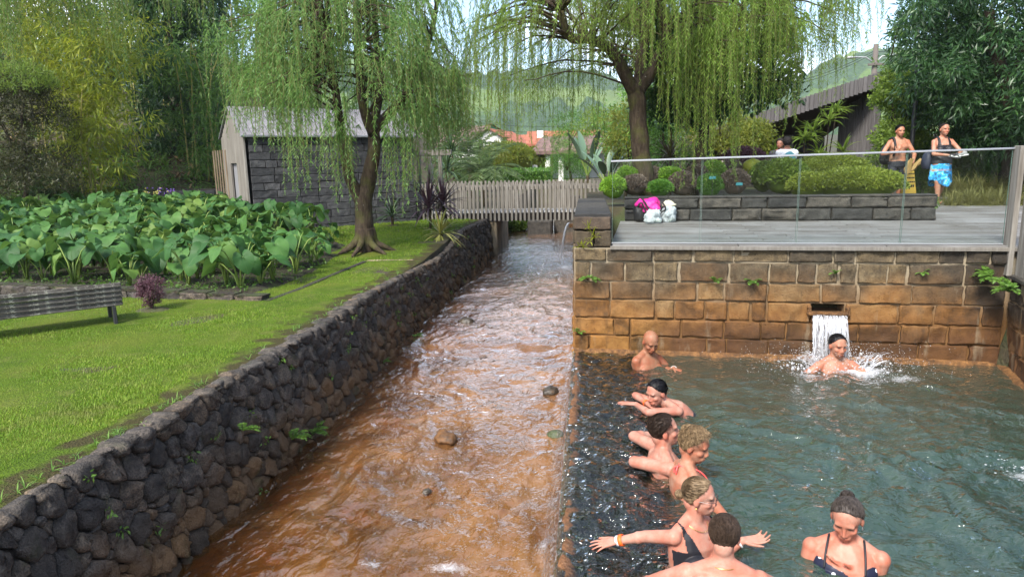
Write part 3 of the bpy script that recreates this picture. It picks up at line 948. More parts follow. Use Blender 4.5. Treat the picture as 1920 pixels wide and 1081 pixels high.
def water_mat(name, turbid, clear, opac, bump_sc, bump_st, stretch, foam=None, gloss_tint=(1, 1, 1), shallow=False, boost=1.7):
    t = NT(name)
    p = t.pos()
    pm = t.mp(p, stretch)
    w1 = t.noise(pm, bump_sc, 3, .5, .8); w2 = t.noise(pm, bump_sc * 3.1, 3, .5, .6); w3 = t.noise(pm, bump_sc * 8, 2, .5, .3)
    h = t.ma('ADD', w1, t.ma('ADD', t.ma('MULTIPLY', w2, .30), t.ma('MULTIPLY', w3, .05)))
    op = opac(t, p)
    if shallow:
        h = t.ma('MULTIPLY', h, t.ma('ADD', 1.0, t.ma('MULTIPLY', t.ma('SUBTRACT', 1.0, op), 1.6)))
    nb = t.bump(h, bump_st, .05)
    fr = t.n('ShaderNodeFresnel', {'IOR': 1.48, 'Normal': nb}).outputs[0]
    tb = turbid(t, p)
    dif = t.n('ShaderNodeBsdfDiffuse', {'Color': tb}).outputs[0]
    trn = t.n('ShaderNodeBsdfTransparent', {'Color': (*clear, 1)}).outputs[0]
    body = t.n('ShaderNodeMixShader', {0: op, 1: trn, 2: dif}).outputs[0]
    gl = t.n('ShaderNodeBsdfGlossy', {'Color': (*gloss_tint, 1), 'Roughness': .045, 'Normal': nb}).outputs[0]
    sh = t.n('ShaderNodeMixShader', {0: t.ma('MULTIPLY', fr, boost, clamp=True), 1: body, 2: gl}).outputs[0]
    if foam:
        fm = foam(t, p)
        wh = t.n('ShaderNodeBsdfDiffuse', {'Color': (.60, .62, .65, 1), 'Normal': nb}).outputs[0]
        sh = t.n('ShaderNodeMixShader', {0: fm, 1: sh, 2: wh}).outputs[0]
    return t.out(sh)
def blob_mask(t, p, spots, sc=11, lo=.60, hi=.92):
    """foam patches: soft discs broken up by noise"""
    acc = None
    for (x, y, rx, ry, a) in spots:
        q = t.mp(p, (1 / rx, 1 / ry, 0), (-x / rx, -y / ry, 0))
        L = t.n('ShaderNodeVectorMath', {0: q}, operation='LENGTH').outputs['Value']
        m = t.ma('MULTIPLY', t.ma('SUBTRACT', 1.0, L, clamp=True), a)
        acc = m if acc is None else t.ma('MAXIMUM', acc, m)
    nz = t.noise(p, sc * 2.2, 8, .75, 1.2)
    return t.ma('MULTIPLY', t.ramp(t.ma('ADD', t.ma('MULTIPLY', acc, .75), t.ma('MULTIPLY', nz, .62)), [(lo, 0), (hi, 1)]), .9)
def strm_turb_sky(t, p):
    n = t.noise(t.mp(p, (1.6, .7, 1)), 1.6, 5, .6)
    x = t.sep(p)[0]
    c = t.ramp(n, [(.3, (.110, .044, .009)), (.5, (.190, .080, .019)), (.7, (.235, .120, .046))])
    far = t.ramp(t.ma('DIVIDE', t.sep(p)[1], 12.0), [(.3, 0), (1, 1)])
    return t.mix(far, c, t.mix(n, (.20, .098, .048), (.30, .17, .10)))  # paler and pinker with distance: grazing sky reflection put into the water colour
M_stream = water_mat('stream_water', strm_turb_sky, (.78, .50, .26),
    lambda t, p: t.ramp(t.ma('ADD', t.noise(p, 1.3, 4), t.ma('MULTIPLY', t.ma('ADD', t.sep(p)[0], 1.3), .16)), [(.3, .25), (.62, .9)]),
    5.5, .62, (1.35, .8, 1.0),
    lambda t, p: blob_mask(t, p, [(-.82, 3.62, .40, .16, .60), (-1.3, 3.62, .3, .12, .5), (-.28, 3.9, .10, .5, .5), (-.28, 5.2, .1, .9, .45), (-.5, 14.6, .45, .9, .7)]))
gx = np.linspace(-2.58, -.19, 110); gy = np.concatenate([np.arange(1.2, 9, .026), np.arange(9, 14, .06), np.arange(14, 34, .2)])
X, Y = np.meshgrid(gx, gy)
A = .016 * vfbm(X * 1.5 + .5 * vfbm(X, Y, 1.3, 44), Y * .7 + .5 * vfbm(X, Y, 1.2, 45), 4.0, 41, 3, .45) + .014 * vfbm(X, Y, 1.6, 42, 2)
A = A * (1 - .45 * sst(9, 16, Y))
Z = stream_level(Y) + A
Z = Z - .02 * np.exp(-((Y - 8.3) / .12) ** 2) * (1 + vnoise(X * 3, Y * 0, 3))
kind(G().sheet(np.stack([X, Y, Z], -1)).obj('stream', M_stream, smooth=True, origin=(0, 0, 0)), 'structure')

# pool floor and shelf
t = NT('pool_floor_mat')
_p = t.pos()
M_pfl = t.out(t.pbsdf(t.ramp(t.noise(_p, 2.5, 5), [(.3, (.020, .028, .020)), (.7, (.060, .060, .040))]), .9))
kind(G().box((2.0, 3.0, -1.03), (4.3, 9.0, .04)).obj('pool_floor', M_pfl), 'structure')
t = NT('weir_rock')
_p = t.pos()
n1 = t.noise(_p, 8, 6, .65); n2 = t.noise(_p, 26, 5, .65)
c = t.ramp(n1, [(.36, (.006, .006, .007)), (.56, (.016, .013, .012)), (.67, (.075, .034, .013)), (.78, (.16, .08, .028))])
ed = t.ma('ADD', t.ma('MULTIPLY', t.ma('ADD', t.sep(_p)[0], .16), 6.5), t.ma('MULTIPLY', t.ma('SUBTRACT', n2, .5), 1.4))
c = t.mix(t.ramp(ed, [(.12, 1), (.62, 0)]), c, t.ramp(n2, [(.3, (.07, .028, .010)), (.55, (.21, .088, .028)), (.75, (.32, .165, .065))]))
M_weir = t.out(t.pbsdf(c, .45, t.bump(t.ma('ADD', n1, t.ma('MULTIPLY', n2, .6)), 1, .05), spec=.5))
def shelf_edge(y):
    return .60 + .05 * np.sin(np.asarray(y) * 1.7)
gy = np.arange(1.0, 7.62, .045)
rows = []
gr = np.random.default_rng(14)
for y in gy:
    ex = float(shelf_edge(y)); row = []
    jg = .03 * fbm(0, y, 5, 2) + .012 * gr.random()
    row.append([-.27 + jg, y, -.5])
    row.append([-.225 + jg, y, -.26]); row.append([-.19 + jg + .01 * gr.random(), y, -.12]); row.append([-.17 + jg + .012 * gr.random(), y, -.03])
    for x in np.linspace(-.14, ex, 17):
        a = .012 + .028 * float(sst(-.14, .15, x))
        row.append([x + (jg if x < 0 else 0), y, -a + .016 * fbm(x, y, 9, 6) + .006 * (gr.random() - .5) + .020 * math.exp(-((x + .13) / .05) ** 2)])
    row.append([ex + .03, y, -.12]); row.append([ex + .06, y, -1.02])
    rows.append(row)
tag(G().sheet(np.array(rows)).obj('weir', M_weir, smooth=True), 'flat dark rock weir shelf with orange crust between pool and stream', 'weir')
def pool_turb(t, p):
    n = t.noise(p, .9, 4)
    c = t.mix(t.ramp(n, [(.35, 0), (.7, 1)]), (.022, .046, .033), (.034, .062, .044))
    nr = t.ramp(t.ma('DIVIDE', t.sep(p)[1], 10.0), [(.50, 0), (.72, 1)])
    return t.mix(nr, c, t.mix(n, (.040, .044, .030), (.056, .056, .038)))
def pool_op(t, p):
    x = t.ma('ADD', t.sep(p)[0], t.ma('MULTIPLY', t.ma('SUBTRACT', t.noise(p, 2.5, 3), .5), .25))
    return t.ramp(x, [(.50, .02), (.70, .80)])
M_poolw = water_mat('pool_water_mat', pool_turb, (.62, .76, .64), pool_op, 4.6, .9, (1.0, 1.2, 1.0),
    lambda t, p: blob_mask(t, p, [(2.68, 6.98, .55, .32, .95), (3.05, 6.75, .5, .28, .55), (2.2, 6.80, .4, .25, .55), (3.0, 4.65, .36, .22, .72)], 14), shallow=True, boost=1.35)
gx = np.concatenate([np.arange(-.18, .9, .022), np.arange(.9, 4.3, .032)]); gy = np.arange(1.0, 7.60, .028)
X, Y = np.meshgrid(gx, gy)
dsp = np.hypot(X - 2.68, Y - 7.0)
A = (.028 * vfbm(X + .4 * vfbm(X, Y, 1.1, 61), Y + .4 * vfbm(X, Y, 1.2, 62), 4.4, 63, 3, .5) + .010 * vfbm(X, Y, 1.7, 64, 2)) * (1 - .45 * sst(5.2, 6.8, Y) * (dsp > .9))
for bx_, by_ in ((.62, 6.95), (.68, 5.65), (.72, 4.6), (.78, 4.25), (.72, 3.5), (1.0, 3.1), (1.72, 3.5), (2.2, 3.4)):
    rb_ = np.hypot(X - bx_, Y - by_); A = A + .0045 * np.sin(rb_ * 42 + 2 * vnoise(X * 3, Y * 3, 5)) * np.exp(-((rb_ - .22) / .22) ** 2)
A = A + .010 * np.exp(-(dsp / .7) ** 2) * vfbm(X, Y, 11, 65, 3)
sh_ = (1 - sst(.35, .75, X))
A = A * (1 - .25 * sh_) + sh_ * .015 * vfbm(X * 1.1, Y * 1.3, 12, 66, 2, .6)
Z = A - .012 * np.exp(-((X + .18) / .05) ** 2)
kind(G().sheet(np.stack([X, Y, Z], -1)).obj('pool_water', M_poolw, smooth=True, origin=(0, 0, 0)), 'structure')

# thin sheet of water slipping over the weir
t = NT('falling_water')
p = t.pos()
nz = t.noise(t.mp(p, (60, 60, 6)), 1.0, 4, .6)
wh = t.n('ShaderNodeBsdfDiffuse', {'Color': (.80, .82, .85, 1)}).outputs[0]
tr = t.n('ShaderNodeBsdfTransparent', {'Color': (.95, .95, .96, 1)}).outputs[0]
gl = t.n('ShaderNodeBsdfGlossy', {'Color': (1, 1, 1, 1), 'Roughness': .12}).outputs[0]
b_ = t.n('ShaderNodeMixShader', {0: t.ramp(nz, [(.50, .01), (.78, .35)]), 1: tr, 2: wh}).outputs[0]
M_fall = t.out(t.n('ShaderNodeMixShader', {0: .16, 1: b_, 2: gl}).outputs[0])
rows = []
for y in np.arange(1.2, 7.58, .03):
    q = .02 * fbm(1, y, 4, 5) + .01 * fbm(1, y, 14, 7)
    s_ = stream_level(y)
    rows.append([[-.175, y, -.006], [-.205 + q, y, -.02], [-.235 + q, y, -.07], [-.255 + q * 1.4, y, -.13], [-.27 + q * 1.6, y, s_ + .015]])
o = kind(G().sheet(np.array(rows)).obj('weir_overflow', M_fall, smooth=True, origin=(0, 0, 0)), 'structure')

# spout
gr = np.random.default_rng(17)
def fall_strands(g, n, top, width, v0, drop, dirv, side, r0, seed):
    gr = np.random.default_rng(seed)
    for i in range(n):
        q = (gr.random() - .5) * width; t0 = gr.random() * .10; t1 = t0 + .08 + .26 * gr.random()
        T = np.linspace(t0, min(t1, math.sqrt(2 * drop / 9.81)), 6)
        wob = .006 * np.sin(T * 60 + gr.random() * 6)
        sp = 1 + T * .35
        P = top + side * (q * sp + wob)[:, None] + dirv * (v0 * (.9 + .25 * gr.random()) * T + .02 * gr.random())[:, None] - np.array([0, 0, 1]) * (.5 * 9.81 * T ** 2)[:, None]
        r = r0 * (.4 + gr.random()) * (1 + .4 * np.sin(T * 80 + gr.random() * 6)) * np.array([.5, 1, 1, .9, .8, .3])
        g.tube(P, r, 5, flat=.6)
t = NT('white_water')
wh = t.n('ShaderNodeBsdfDiffuse', {'Color': (.84, .86, .90, 1)}).outputs[0]
tl_ = t.n('ShaderNodeBsdfTranslucent', {'Color': (.84, .86, .90, 1)}).outputs[0]
gl = t.n('ShaderNodeBsdfGlossy', {'Color': (1, 1, 1, 1), 'Roughness': .08}).outputs[0]
tr = t.n('ShaderNodeBsdfTransparent', {}).outputs[0]
a_ = t.n('ShaderNodeMixShader', {0: .45, 1: wh, 2: tl_}).outputs[0]
a_ = t.n('ShaderNodeMixShader', {0: .22, 1: a_, 2: gl}).outputs[0]
M_white = t.out(t.n('ShaderNodeMixShader', {0: t.ramp(t.isl(), [(0, .25), (1, .8)]), 1: a_, 2: tr}).outputs[0])
g = G()
top = uv(SPX, -.06, .505)
fall_strands(g, 120, top, .32, .55, .50, -e_v, e_u, .0038, 5)
sp_ = thing('spout_water', 'white curtain of water pouring from the wall spout', 'waterfall', uv(SPX, -.2, 0))
g.obj('water_strands', M_white, sp_, smooth=True)
rows = []
for i in range(31):
    q = (i / 30 - .5) * .33; col = []
    for T in np.linspace(0, .31, 12):
        col.append(top + e_u * (q * (1 + .35 * T) + .004 * math.sin(i * 2.1 + T * 30)) - e_v * (.58 * T + .008 * math.sin(i * 1.3 + T * 20)) - V3(0, 0, .5 * 9.81 * T * T))
    rows.append(col)
t = NT('clear_curtain')
tr = t.n('ShaderNodeBsdfTransparent', {'Color': (.93, .92, .92, 1)}).outputs[0]
gl = t.n('ShaderNodeBsdfGlossy', {'Color': (1, 1, 1, 1), 'Roughness': .15, 'Normal': t.bump(t.noise(t.mp(t.pos(), (40, 40, 9)), 1.0, 4), 1, .03)}).outputs[0]
nzc = t.noise(t.mp(t.pos(), (55, 55, 5)), 1.0, 5, .65, .6)
whc = t.n('ShaderNodeMixShader', {0: .5, 1: t.n('ShaderNodeBsdfDiffuse', {'Color': (.80, .82, .86, 1)}).outputs[0], 2: t.n('ShaderNodeBsdfTranslucent', {'Color': (.80, .82, .86, 1)}).outputs[0]}).outputs[0]
bc_ = t.n('ShaderNodeMixShader', {0: t.ramp(nzc, [(.44, .04), (.66, .72)]), 1: tr, 2: whc}).outputs[0]
M_curt = t.out(t.n('ShaderNodeMixShader', {0: .12, 1: bc_, 2: gl}).outputs[0])
G().sheet(np.array(rows)).obj('water_film', M_curt, sp_, smooth=True)
# splash round the man below it
SPC = uv(2.74, -.34, 0)
g = G()
gr = np.random.default_rng(23)
for i in range(1300):
    a = gr.random() * 6.283; rr = abs(gr.normal()) * .16 + .13
    if math.sin(a) < -.35 and rr < .34 and gr.random() < .85:
        continue
    hgt = max(0, .20 * math.exp(-((rr - .26) / .16) ** 2) * gr.random() ** 1.2 + .02 * gr.random())
    x = SPC[0] + math.cos(a) * rr * 1.15; y = SPC[1] + math.sin(a) * rr * .65
    r = (.0025 + .007 * gr.random() ** 2.5) * (1.5 if hgt < .06 else .8)
    g.ball((x, y, hgt), (r * (1 + gr.random()), r, r * (.6 + .8 * gr.random())), 5, 4, rotz(gr.random() * 3))
for i in range(46):                       # thrown sheets and fingers of water
    a = gr.random() * 4.2 - .55; r0 = .16 + .14 * gr.random()
    d = V3(math.cos(a) * 1.1, math.sin(a) * .65, 0); b = SPC + d * r0
    hh = .05 + .17 * gr.random(); ln = .06 + .14 * gr.random()
    T = np.linspace(0, 1, 6)
    P = b + d * (ln * T)[:, None] + V3(0, 0, 1) * (hh * (1.9 * T - 1.2 * T * T))[:, None] + gr.normal(size=(6, 3)) * .006
    g.tube(P, (.004 + .004 * gr.random()) * np.array([1, .9, .7, .6, .45, .12]), 5)
for i in range(1500):                       # stray drops further out
    a = gr.random() * 6.283; rr = .25 + abs(gr.normal()) * .30
    g.ball((SPC[0] + math.cos(a) * rr * 1.25, min(SPC[1] + math.sin(a) * rr * .7, SPC[1] + .26), .01 + .24 * gr.random() ** 2.4), .0018 + .003 * gr.random(), 4, 3)
kind(g.obj('splash_foam', M_white, smooth=True), 'stuff')
# patch of bubbling water near the right edge of the pool
g = G()
for i in range(160):
    a = gr.random() * 6.283; rr = abs(gr.normal()) * .13
    r = .003 + .006 * gr.random() ** 2
    g.ball((3.02 + math.cos(a) * rr * 1.2, 4.66 + math.sin(a) * rr, .008 + .03 * gr.random() ** 3), (r * 1.5, r * 1.2, r * .6), 5, 4)
kind(g.obj('bubble_foam', M_white, smooth=True), 'stuff')
# little cascade from the right bank below the bridge
ct = aty(1068, 418, 14.8)
cs = thing('side_cascade', 'thin white cascade falling into the stream below the footbridge', 'waterfall', (ct[0], ct[1], -.1))
g = G()
fall_strands(g, 130, ct, .22, .45, ct[2] + .1, V3(-1, -.2, 0), V3(0, 1, 0), .010, 9)
g.obj('water_strands', M_white, cs, smooth=True)
G().bbox((ct[0] + .22, ct[1], ct[2] - .05), (.46, .2, .08), .01).obj('channel_lip', M_iron, cs)
# stones standing in the stream
t = NT('iron_stone')
_p = t.pos()
M_irst = t.out(t.pbsdf(t.ramp(t.noise(_p, 16, 5), [(.3, (.05, .025, .010)), (.55, (.14, .065, .022)), (.75, (.20, .10, .035))]), .55, t.bump(t.noise(_p, 30, 5), .8, .02)))
RK = [(875, 610, .09, 'dark', 'dark wet stone breaking the stream near the left wall'), (1032, 735, .085, 'dark', 'dark round stone in the stream close to the weir'), (835, 822, .10, 'iron', 'orange iron coated boulder in the middle of the stream'), (1043, 815, .062, 'green', 'small greenish stone at the foot of the weir'), (800, 920, .03, 'dark', 'flat dark pebble barely above the shallow water')]
t = NT('wet_stone')
_p = t.pos()
M_wet = t.out(t.pbsdf(t.ramp(t.noise(_p, 12, 5), [(.3, (.018, .014, .010)), (.6, (.055, .042, .028)), (.75, (.11, .06, .025))]), .35, t.bump(t.noise(_p, 30, 5), .8, .02), spec=.5))
t = NT('green_stone')
_p = t.pos()
M_gst = t.out(t.pbsdf(t.ramp(t.noise(_p, 14, 5), [(.3, (.03, .045, .020)), (.7, (.10, .11, .05))]), .5, t.bump(t.noise(_p, 30, 5), .8, .02)))
for i, (px, py, r, kd, lb) in enumerate(RK):
    c = atz(px, py, float(stream_level(6)))
    c[2] = stream_level(c[1])
    g = G().ball((c[0], c[1], c[2] + .004), (r * 1.25, r * .95, r * .62), 18, 12, rotz(i * 1.1), .35, i + 3)
    tag(g.obj('boulder', {'dark': M_wet, 'iron': M_irst, 'green': M_gst}[kd], smooth=True), lb, 'stone')
# rubble and a flat dark block upstream of the bridge
c = atz(1005, 440, -.05)
tag(G().bbox((c[0] + .1, c[1] + .6, .1), (.75, .9, .55), .05).obj('stone_block', M_plant, smooth=False), 'square dark stone block in the stream beyond the footbridge', 'stone')
c = aty(1045, 425, 21.5)
tag(G().bbox((c[0] + .35, 21.6, .35), (.9, .5, 1.4), .04).obj('stone_pillar', M_plant), 'rusty stone pillar on the right bank under the footbridge', 'pillar')
# ------------------------------------------------------------------ hills and buildings
t = NT('hill_cover')
_p = t.pos()
n1 = t.noise(t.mp(_p, (1, 1, 2)), .012, 5, .6); n2 = t.noise(_p, .16, 5, .65)
forest = t.ramp(n2, [(.3, (.020, .045, .018)), (.55, (.040, .078, .028)), (.75, (.065, .110, .036))])
past = t.ramp(t.noise(_p, .03, 4), [(.35, (.075, .13, .028)), (.65, (.12, .17, .04))])
c = t.mix(t.ramp(n1, [(.50, 0), (.53, 1)]), forest, past)
M_hill = t.out(t.pbsdf(c, .95, t.bump(n2, 1, 2.5)))
def hill(name, az0, az1, D0, D1, prof, seed, rough):
    na, nd = 260, 46
    P = np.zeros((nd, na, 3))
    azs = np.linspace(az0, az1, na)
    for i in range(nd):
        f = i / (nd - 1); D = D0 + (D1 - D0) * f
        x = np.sin(azs) * D; y = np.cos(azs) * D
        el = np.interp(np.degrees(azs), prof[0], prof[1])
        h = np.tan(np.radians(el)) * D1 * sst(0, 1, f) ** 1.2
        h = h + rough * f * vfbm(x, y, .02, seed, 4) + rough * .35 * np.minimum(1, f * 3) * vfbm(x, y, .14, seed + 3, 3, .6)
        P[i] = np.stack([x, y, h + 1.0], -1)
    return kind(G().sheet(P).obj(name, M_hill, smooth=True, origin=(0, 0, 0)), 'structure')
hill('hills', R(-48), R(52), 150, 520, ([-48, -20, -8, -3, 0, 3, 8, 12, 16, 18.5, 21, 24, 27, 30, 40, 52], [8, 7.5, 6.4, 6.3, 6.0, 5.4, 4.6, 4.2, 5.0, 6.2, 7.0, 7.1, 6.9, 6.2, 6, 6]), 5, 9.0)
t = NT('white_render'); _p = t.pos(); M_wht = t.out(t.pbsdf(t.mix(t.noise(_p, 2, 4), (.66, .65, .62), (.80, .79, .77)), .8))
t = NT('clay_tiles')
_p = t.obj()
c = t.ramp(t.noise(_p, 3, 5), [(.3, (.20, .060, .032)), (.6, (.32, .11, .060)), (.8, (.36, .17, .11))])
M_tile = t.out(t.pbsdf(c, .8))
t = NT('old_tiles'); _p = t.obj(); M_tile2 = t.out(t.pbsdf(t.ramp(t.noise(_p, 4, 5), [(.3, (.07, .045, .04)), (.6, (.16, .10, .085)), (.8, (.22, .15, .13))]), .85))
t = NT('green_paint'); M_gpaint = t.out(t.pbsdf((.03, .22, .15), .6))
t = NT('dark_pane'); M_pane = t.out(t.pbsdf((.03, .035, .04), .15))
def house(label, px, Y, w, d, h, roof_h, rz, tile, zb=1.2, gable='x', wall=None, windows=()):
    c = aty(px, 300, Y); base = V3(c[0], Y, zb)
    hs = thing('house', label, 'house', base)
    Rz = rotz(rz)
    loc = lambda p: base + Rz @ np.asarray(p, float)
    # walls with gable triangles: prism
    hw, hd = w / 2, d / 2
    if gable == 'x':      # ridge runs along local y, gable faces the camera
        pr = [(-hw, 0), (hw, 0), (hw, h), (0, h + roof_h), (-hw, h)]
        V = [loc((x, -hd, z)) for x, z in pr] + [loc((x, hd, z)) for x, z in pr]
    else:
        pr = [(-hd, 0), (hd, 0), (hd, h), (0, h + roof_h), (-hd, h)]
        V = [loc((-hw, y, z)) for y, z in pr] + [loc((hw, y, z)) for y, z in pr]
    F = [[0, 1, 2, 3, 4], [9, 8, 7, 6, 5]] + [[i, i + 5, (i + 1) % 5 + 5, (i + 1) % 5] for i in range(5)]
    G().add(V, F).obj('wall', wall or M_wht, hs)
    for s_ in (-1, 1):
        rows = []
        half = (hw if gable == 'x' else hd) + .35; ln = (hd if gable == 'x' else hw) + .35
        sl = roof_h / (hw if gable == 'x' else hd)
        n = 44
        for i in range(n + 1):
            q = -ln + 2 * ln * i / n; zz = .05 * abs(math.sin(i * math.pi / 2 + .4))
            a = (0, q, h + roof_h + .10 + zz); b = (s_ * half, q, h + roof_h - half * sl + .10 + zz)
            if gable != 'x':
                a = (q, 0, a[2]); b = (q, s_ * half, b[2])
            rows.append([loc(a), (loc(a) + loc(b)) / 2, loc(b), loc(b) - V3(0, 0, .14)])
        G().sheet(np.array(rows)).obj('roof', tile, hs)
    for (x, z, ww, hh) in windows:
        fr = G().bbox(loc((x, -hd - .03, z)), (ww + .16, .08, hh + .16), .01, Rz).obj('window', M_wht, hs)
        G().box(loc((x, -hd - .075, z)), (ww, .03, hh), Rz).obj('pane', M_pane, fr)
    return hs
house('white house with red tiled gable beyond the hedge', 940, 56, 3.4, 7, 1.9, 1.0, R(-8), M_tile, 1.6, 'x', None, [(-.75, 1.35, .6, 1.1), (.75, 1.35, .6, 1.1)])
house('long red roofed house right behind the gabled house', 985, 62, 4.6, 5, 1.9, 1.0, R(4), M_tile, 1.4, 'y')
house('house with green gable and red roof at the left', 912, 66, 4.5, 6, 2.7, 1.3, R(18), M_tile, 1.4, 'x', M_gpaint)
house('brown tiled house half hidden by the palms', 840, 60, 7.0, 6, 2.3, 1.6, R(5), M_tile2, 1.2, 'y')
h5 = house('white house with chimney behind the old tiled porch', 1060, 48, 4.5, 5, 2.0, .8, R(3), M_tile, 1.2, 'y')
c = aty(1012, 262, 46); G().bbox((c[0], 46.6, 3.4), (.42, .42, 1.4), .03).obj('chimney', M_wht, h5)
# tiled porch on white pillars
c = aty(1040, 283, 36)
po = thing('tiled_porch', 'white pillared porch under an old brown tiled roof', 'porch', (c[0], 37, 1.2))
for px in (1003, 1027, 1052):
    q = aty(px, 300, 35.5); G().bbox((q[0], 35.5, 1.75), (.26, .26, 1.7), .02).obj('pillar', M_wht, po)
rows = []
x0 = aty(996, 283, 35)[0]
for i in range(41):
    x = x0 + 3.6 * i / 40; zz = .035 * abs(math.sin(i * math.pi / 2 + .4))
    rows.append([[x, 35.1, 2.45], [x, 35.1, 2.60 + zz], [x + .25, 36.6, 3.15 + zz], [x + .4, 38, 3.4 + zz]])
G().sheet(np.array(rows)).obj('roof', M_tile2, po)
G().bbox((x0 + 1.8, 35.3, 2.48), (3.5, .2, .10), .01).obj('beam', M_dtim, po)
G().box((x0 + 2.2, 37.6, 1.9), (3.0, .2, 1.6)).obj('wall', M_wht, po)
# ---------------- cafe with the rising timber roof
cf = thing('cafe_building', 'silver timber cafe with a sharply rising roof edge on the right', 'building', (6.5, 21, 1.2))
def rz_(x, y):
    return 4.06 + .318 * (x - 8.1) - .22 * (y - 19.5)
x0, x1, yf, yb = 3.3, 8.15, 19.5, 25.5
nb = 44
for i in range(nb):                            # upright fascia boards
    a = x0 + (x1 - x0) * i / nb; w = (x1 - x0) / nb; xm = a + w / 2
    zb = rz_(xm, yf); hh = .34
    o = G().bbox((xm, yf, zb + hh / 2), (w - .008, .04, hh + .05), .004).obj('fascia_board', M_cafe, cf)
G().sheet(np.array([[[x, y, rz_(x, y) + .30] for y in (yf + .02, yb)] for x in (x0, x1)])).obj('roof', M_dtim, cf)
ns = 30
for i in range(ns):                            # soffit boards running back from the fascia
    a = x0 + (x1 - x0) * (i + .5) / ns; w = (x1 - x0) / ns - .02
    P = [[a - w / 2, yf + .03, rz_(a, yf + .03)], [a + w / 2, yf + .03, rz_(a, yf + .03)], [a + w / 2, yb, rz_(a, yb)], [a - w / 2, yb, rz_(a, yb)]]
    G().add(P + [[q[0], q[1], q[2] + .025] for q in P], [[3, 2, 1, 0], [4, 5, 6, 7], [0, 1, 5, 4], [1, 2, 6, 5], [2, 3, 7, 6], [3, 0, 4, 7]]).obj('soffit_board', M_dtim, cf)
A_ = V3(7.70, 19.62, 0); B_ = V3(7.78, 23.2, 0)
A_ = aty(1652, 200, 19.7) * V3(1, 1, 0); B_ = aty(1571, 260, 20.9) * V3(1, 1, 0)
nw = 26
for i in range(nw):
    q = A_ + (B_ - A_) * (i + .5) / nw; d = unit(B_ - A_); zt = rz_(q[0], q[1]) - .01
    G().bbox((q[0], q[1], (zt + 1.1) / 2), (float(np.linalg.norm(B_ - A_)) / nw - .006, .03, zt - 1.1), .003, rotz(math.atan2(d[1], d[0]))).obj('wall_board', M_cafe, cf)
G().box((5.6, 25.2, 1.9), (5.0, .1, 1.7)).obj('back_wall', M_dtim, cf)
t = NT('warm_interior'); M_inter = t.out(t.pbsdf((.30, .14, .05), .7))
for q in (4.4, 5.5, 6.5):
    G().bbox((q, 24.9, 1.85), (.75, .08, .95), .01).obj('shelf_panel', M_inter, cf)
for q, yy_ in ((3.9, 20.2), (4.2, 21.0), (5.9, 21.6)):
    G().bbox((q, yy_, 1.9), (.16 if q < 4 else .30, .16, 1.7), .01).obj('post', M_conc if q > 4 and q < 5 else M_grey, cf)
G().bbox((3.6, 19.9, 2.70), (1.8, .6, .10), .01).obj('canopy', M_conc, cf)
# ---------------- poles, lamps and wires
t = NT('pole_wood'); M_pole = t.out(t.pbsdf((.10, .085, .075), .8)); t = NT('lamp_metal'); M_lampm = t.out(t.pbsdf((.35, .36, .37), .5, metal=.4)); t = NT('black_metal'); M_blk = t.out(t.pbsdf((.018, .019, .021), .45))
b = aty(1638, 150, 34)
up = thing('utility_pole', 'wooden utility pole with two street lamp arms against the sky', 'pole', (b[0], b[1], 1.2))
zt = aty(1639, 83, 34)[2]
G().tube([(b[0], b[1], 1.2), (b[0], b[1], zt)], [.16, .11], 10).obj('pole', M_pole, up, smooth=True)
for s_, px, py in ((-1, 1597, 108), (1, 1672, 104)):
    e = aty(px, py, 34); a = np.array([b[0], b[1], aty(1638, 120, 34)[2]])
    arm = G().tube([a, a * .6 + e * .4 + V3(0, 0, .18), e * .9 + a * .1 + V3(0, 0, .05), e], .03, 6).obj('lamp_arm', M_lampm, up, smooth=True)
    G().ball(e, (.32, .12, .06), 10, 6).obj('lamp_head', M_lampm, arm, smooth=True)
G().bbox((b[0], b[1] - .15, zt - .9), (.7, .08, .1), .01).obj('crossarm', M_pole, up)
for i, (p0, p1) in enumerate((((1639, 96), (1360, 165)), ((1639, 100), (1360, 172)), ((1640, 96), (1740, 30)), ((1640, 104), (1920, 60)), ((380, 25), (560, 0)), ((840, 222), (1180, 226)), ((840, 232), (1180, 238)))):
    Yw = 34 if i < 4 else (30 if i == 4 else 50)
    a, e = aty(*p0, Yw), aty(*p1, Yw)
    T = np.linspace(0, 1, 14)[:, None]
    P = a + (e - a) * T - V3(0, 0, 1) * (.5 * 4 * T * (1 - T))
    tag(G().tube(P, .010 if i < 5 else .012, 4).obj('power_line', M_blk), ['upper wire running left from the utility pole', 'lower wire running left from the utility pole', 'wire rising right from the utility pole to the tree', 'long wire running right behind the evergreen', 'short wire at the top left against the cloud', 'upper wire across the hills behind the willows', 'lower wire across the hills behind the willows'][i], 'wire', 'overhead wires')
b = aty(1712, 245, 15.2)
lp = thing('path_light', 'slim black cylindrical path light behind the walking man', 'lamp', (b[0], b[1], 1.15)); zt = aty(1714, 120, 15.2)[2]
G().tube([(b[0], b[1], 1.15), (b[0], b[1], zt - .3)], .045, 12).obj('post', M_blk, lp, smooth=True)
hd = G().tube([(b[0], b[1], zt - .30), (b[0], b[1], zt)], .060, 14).obj('lamp_head', M_blk, lp, smooth=True)
G().tube([(b[0], b[1], zt - .34), (b[0], b[1], zt - .30)], .050, 14).obj('lens', M_lampm, hd, smooth=True)
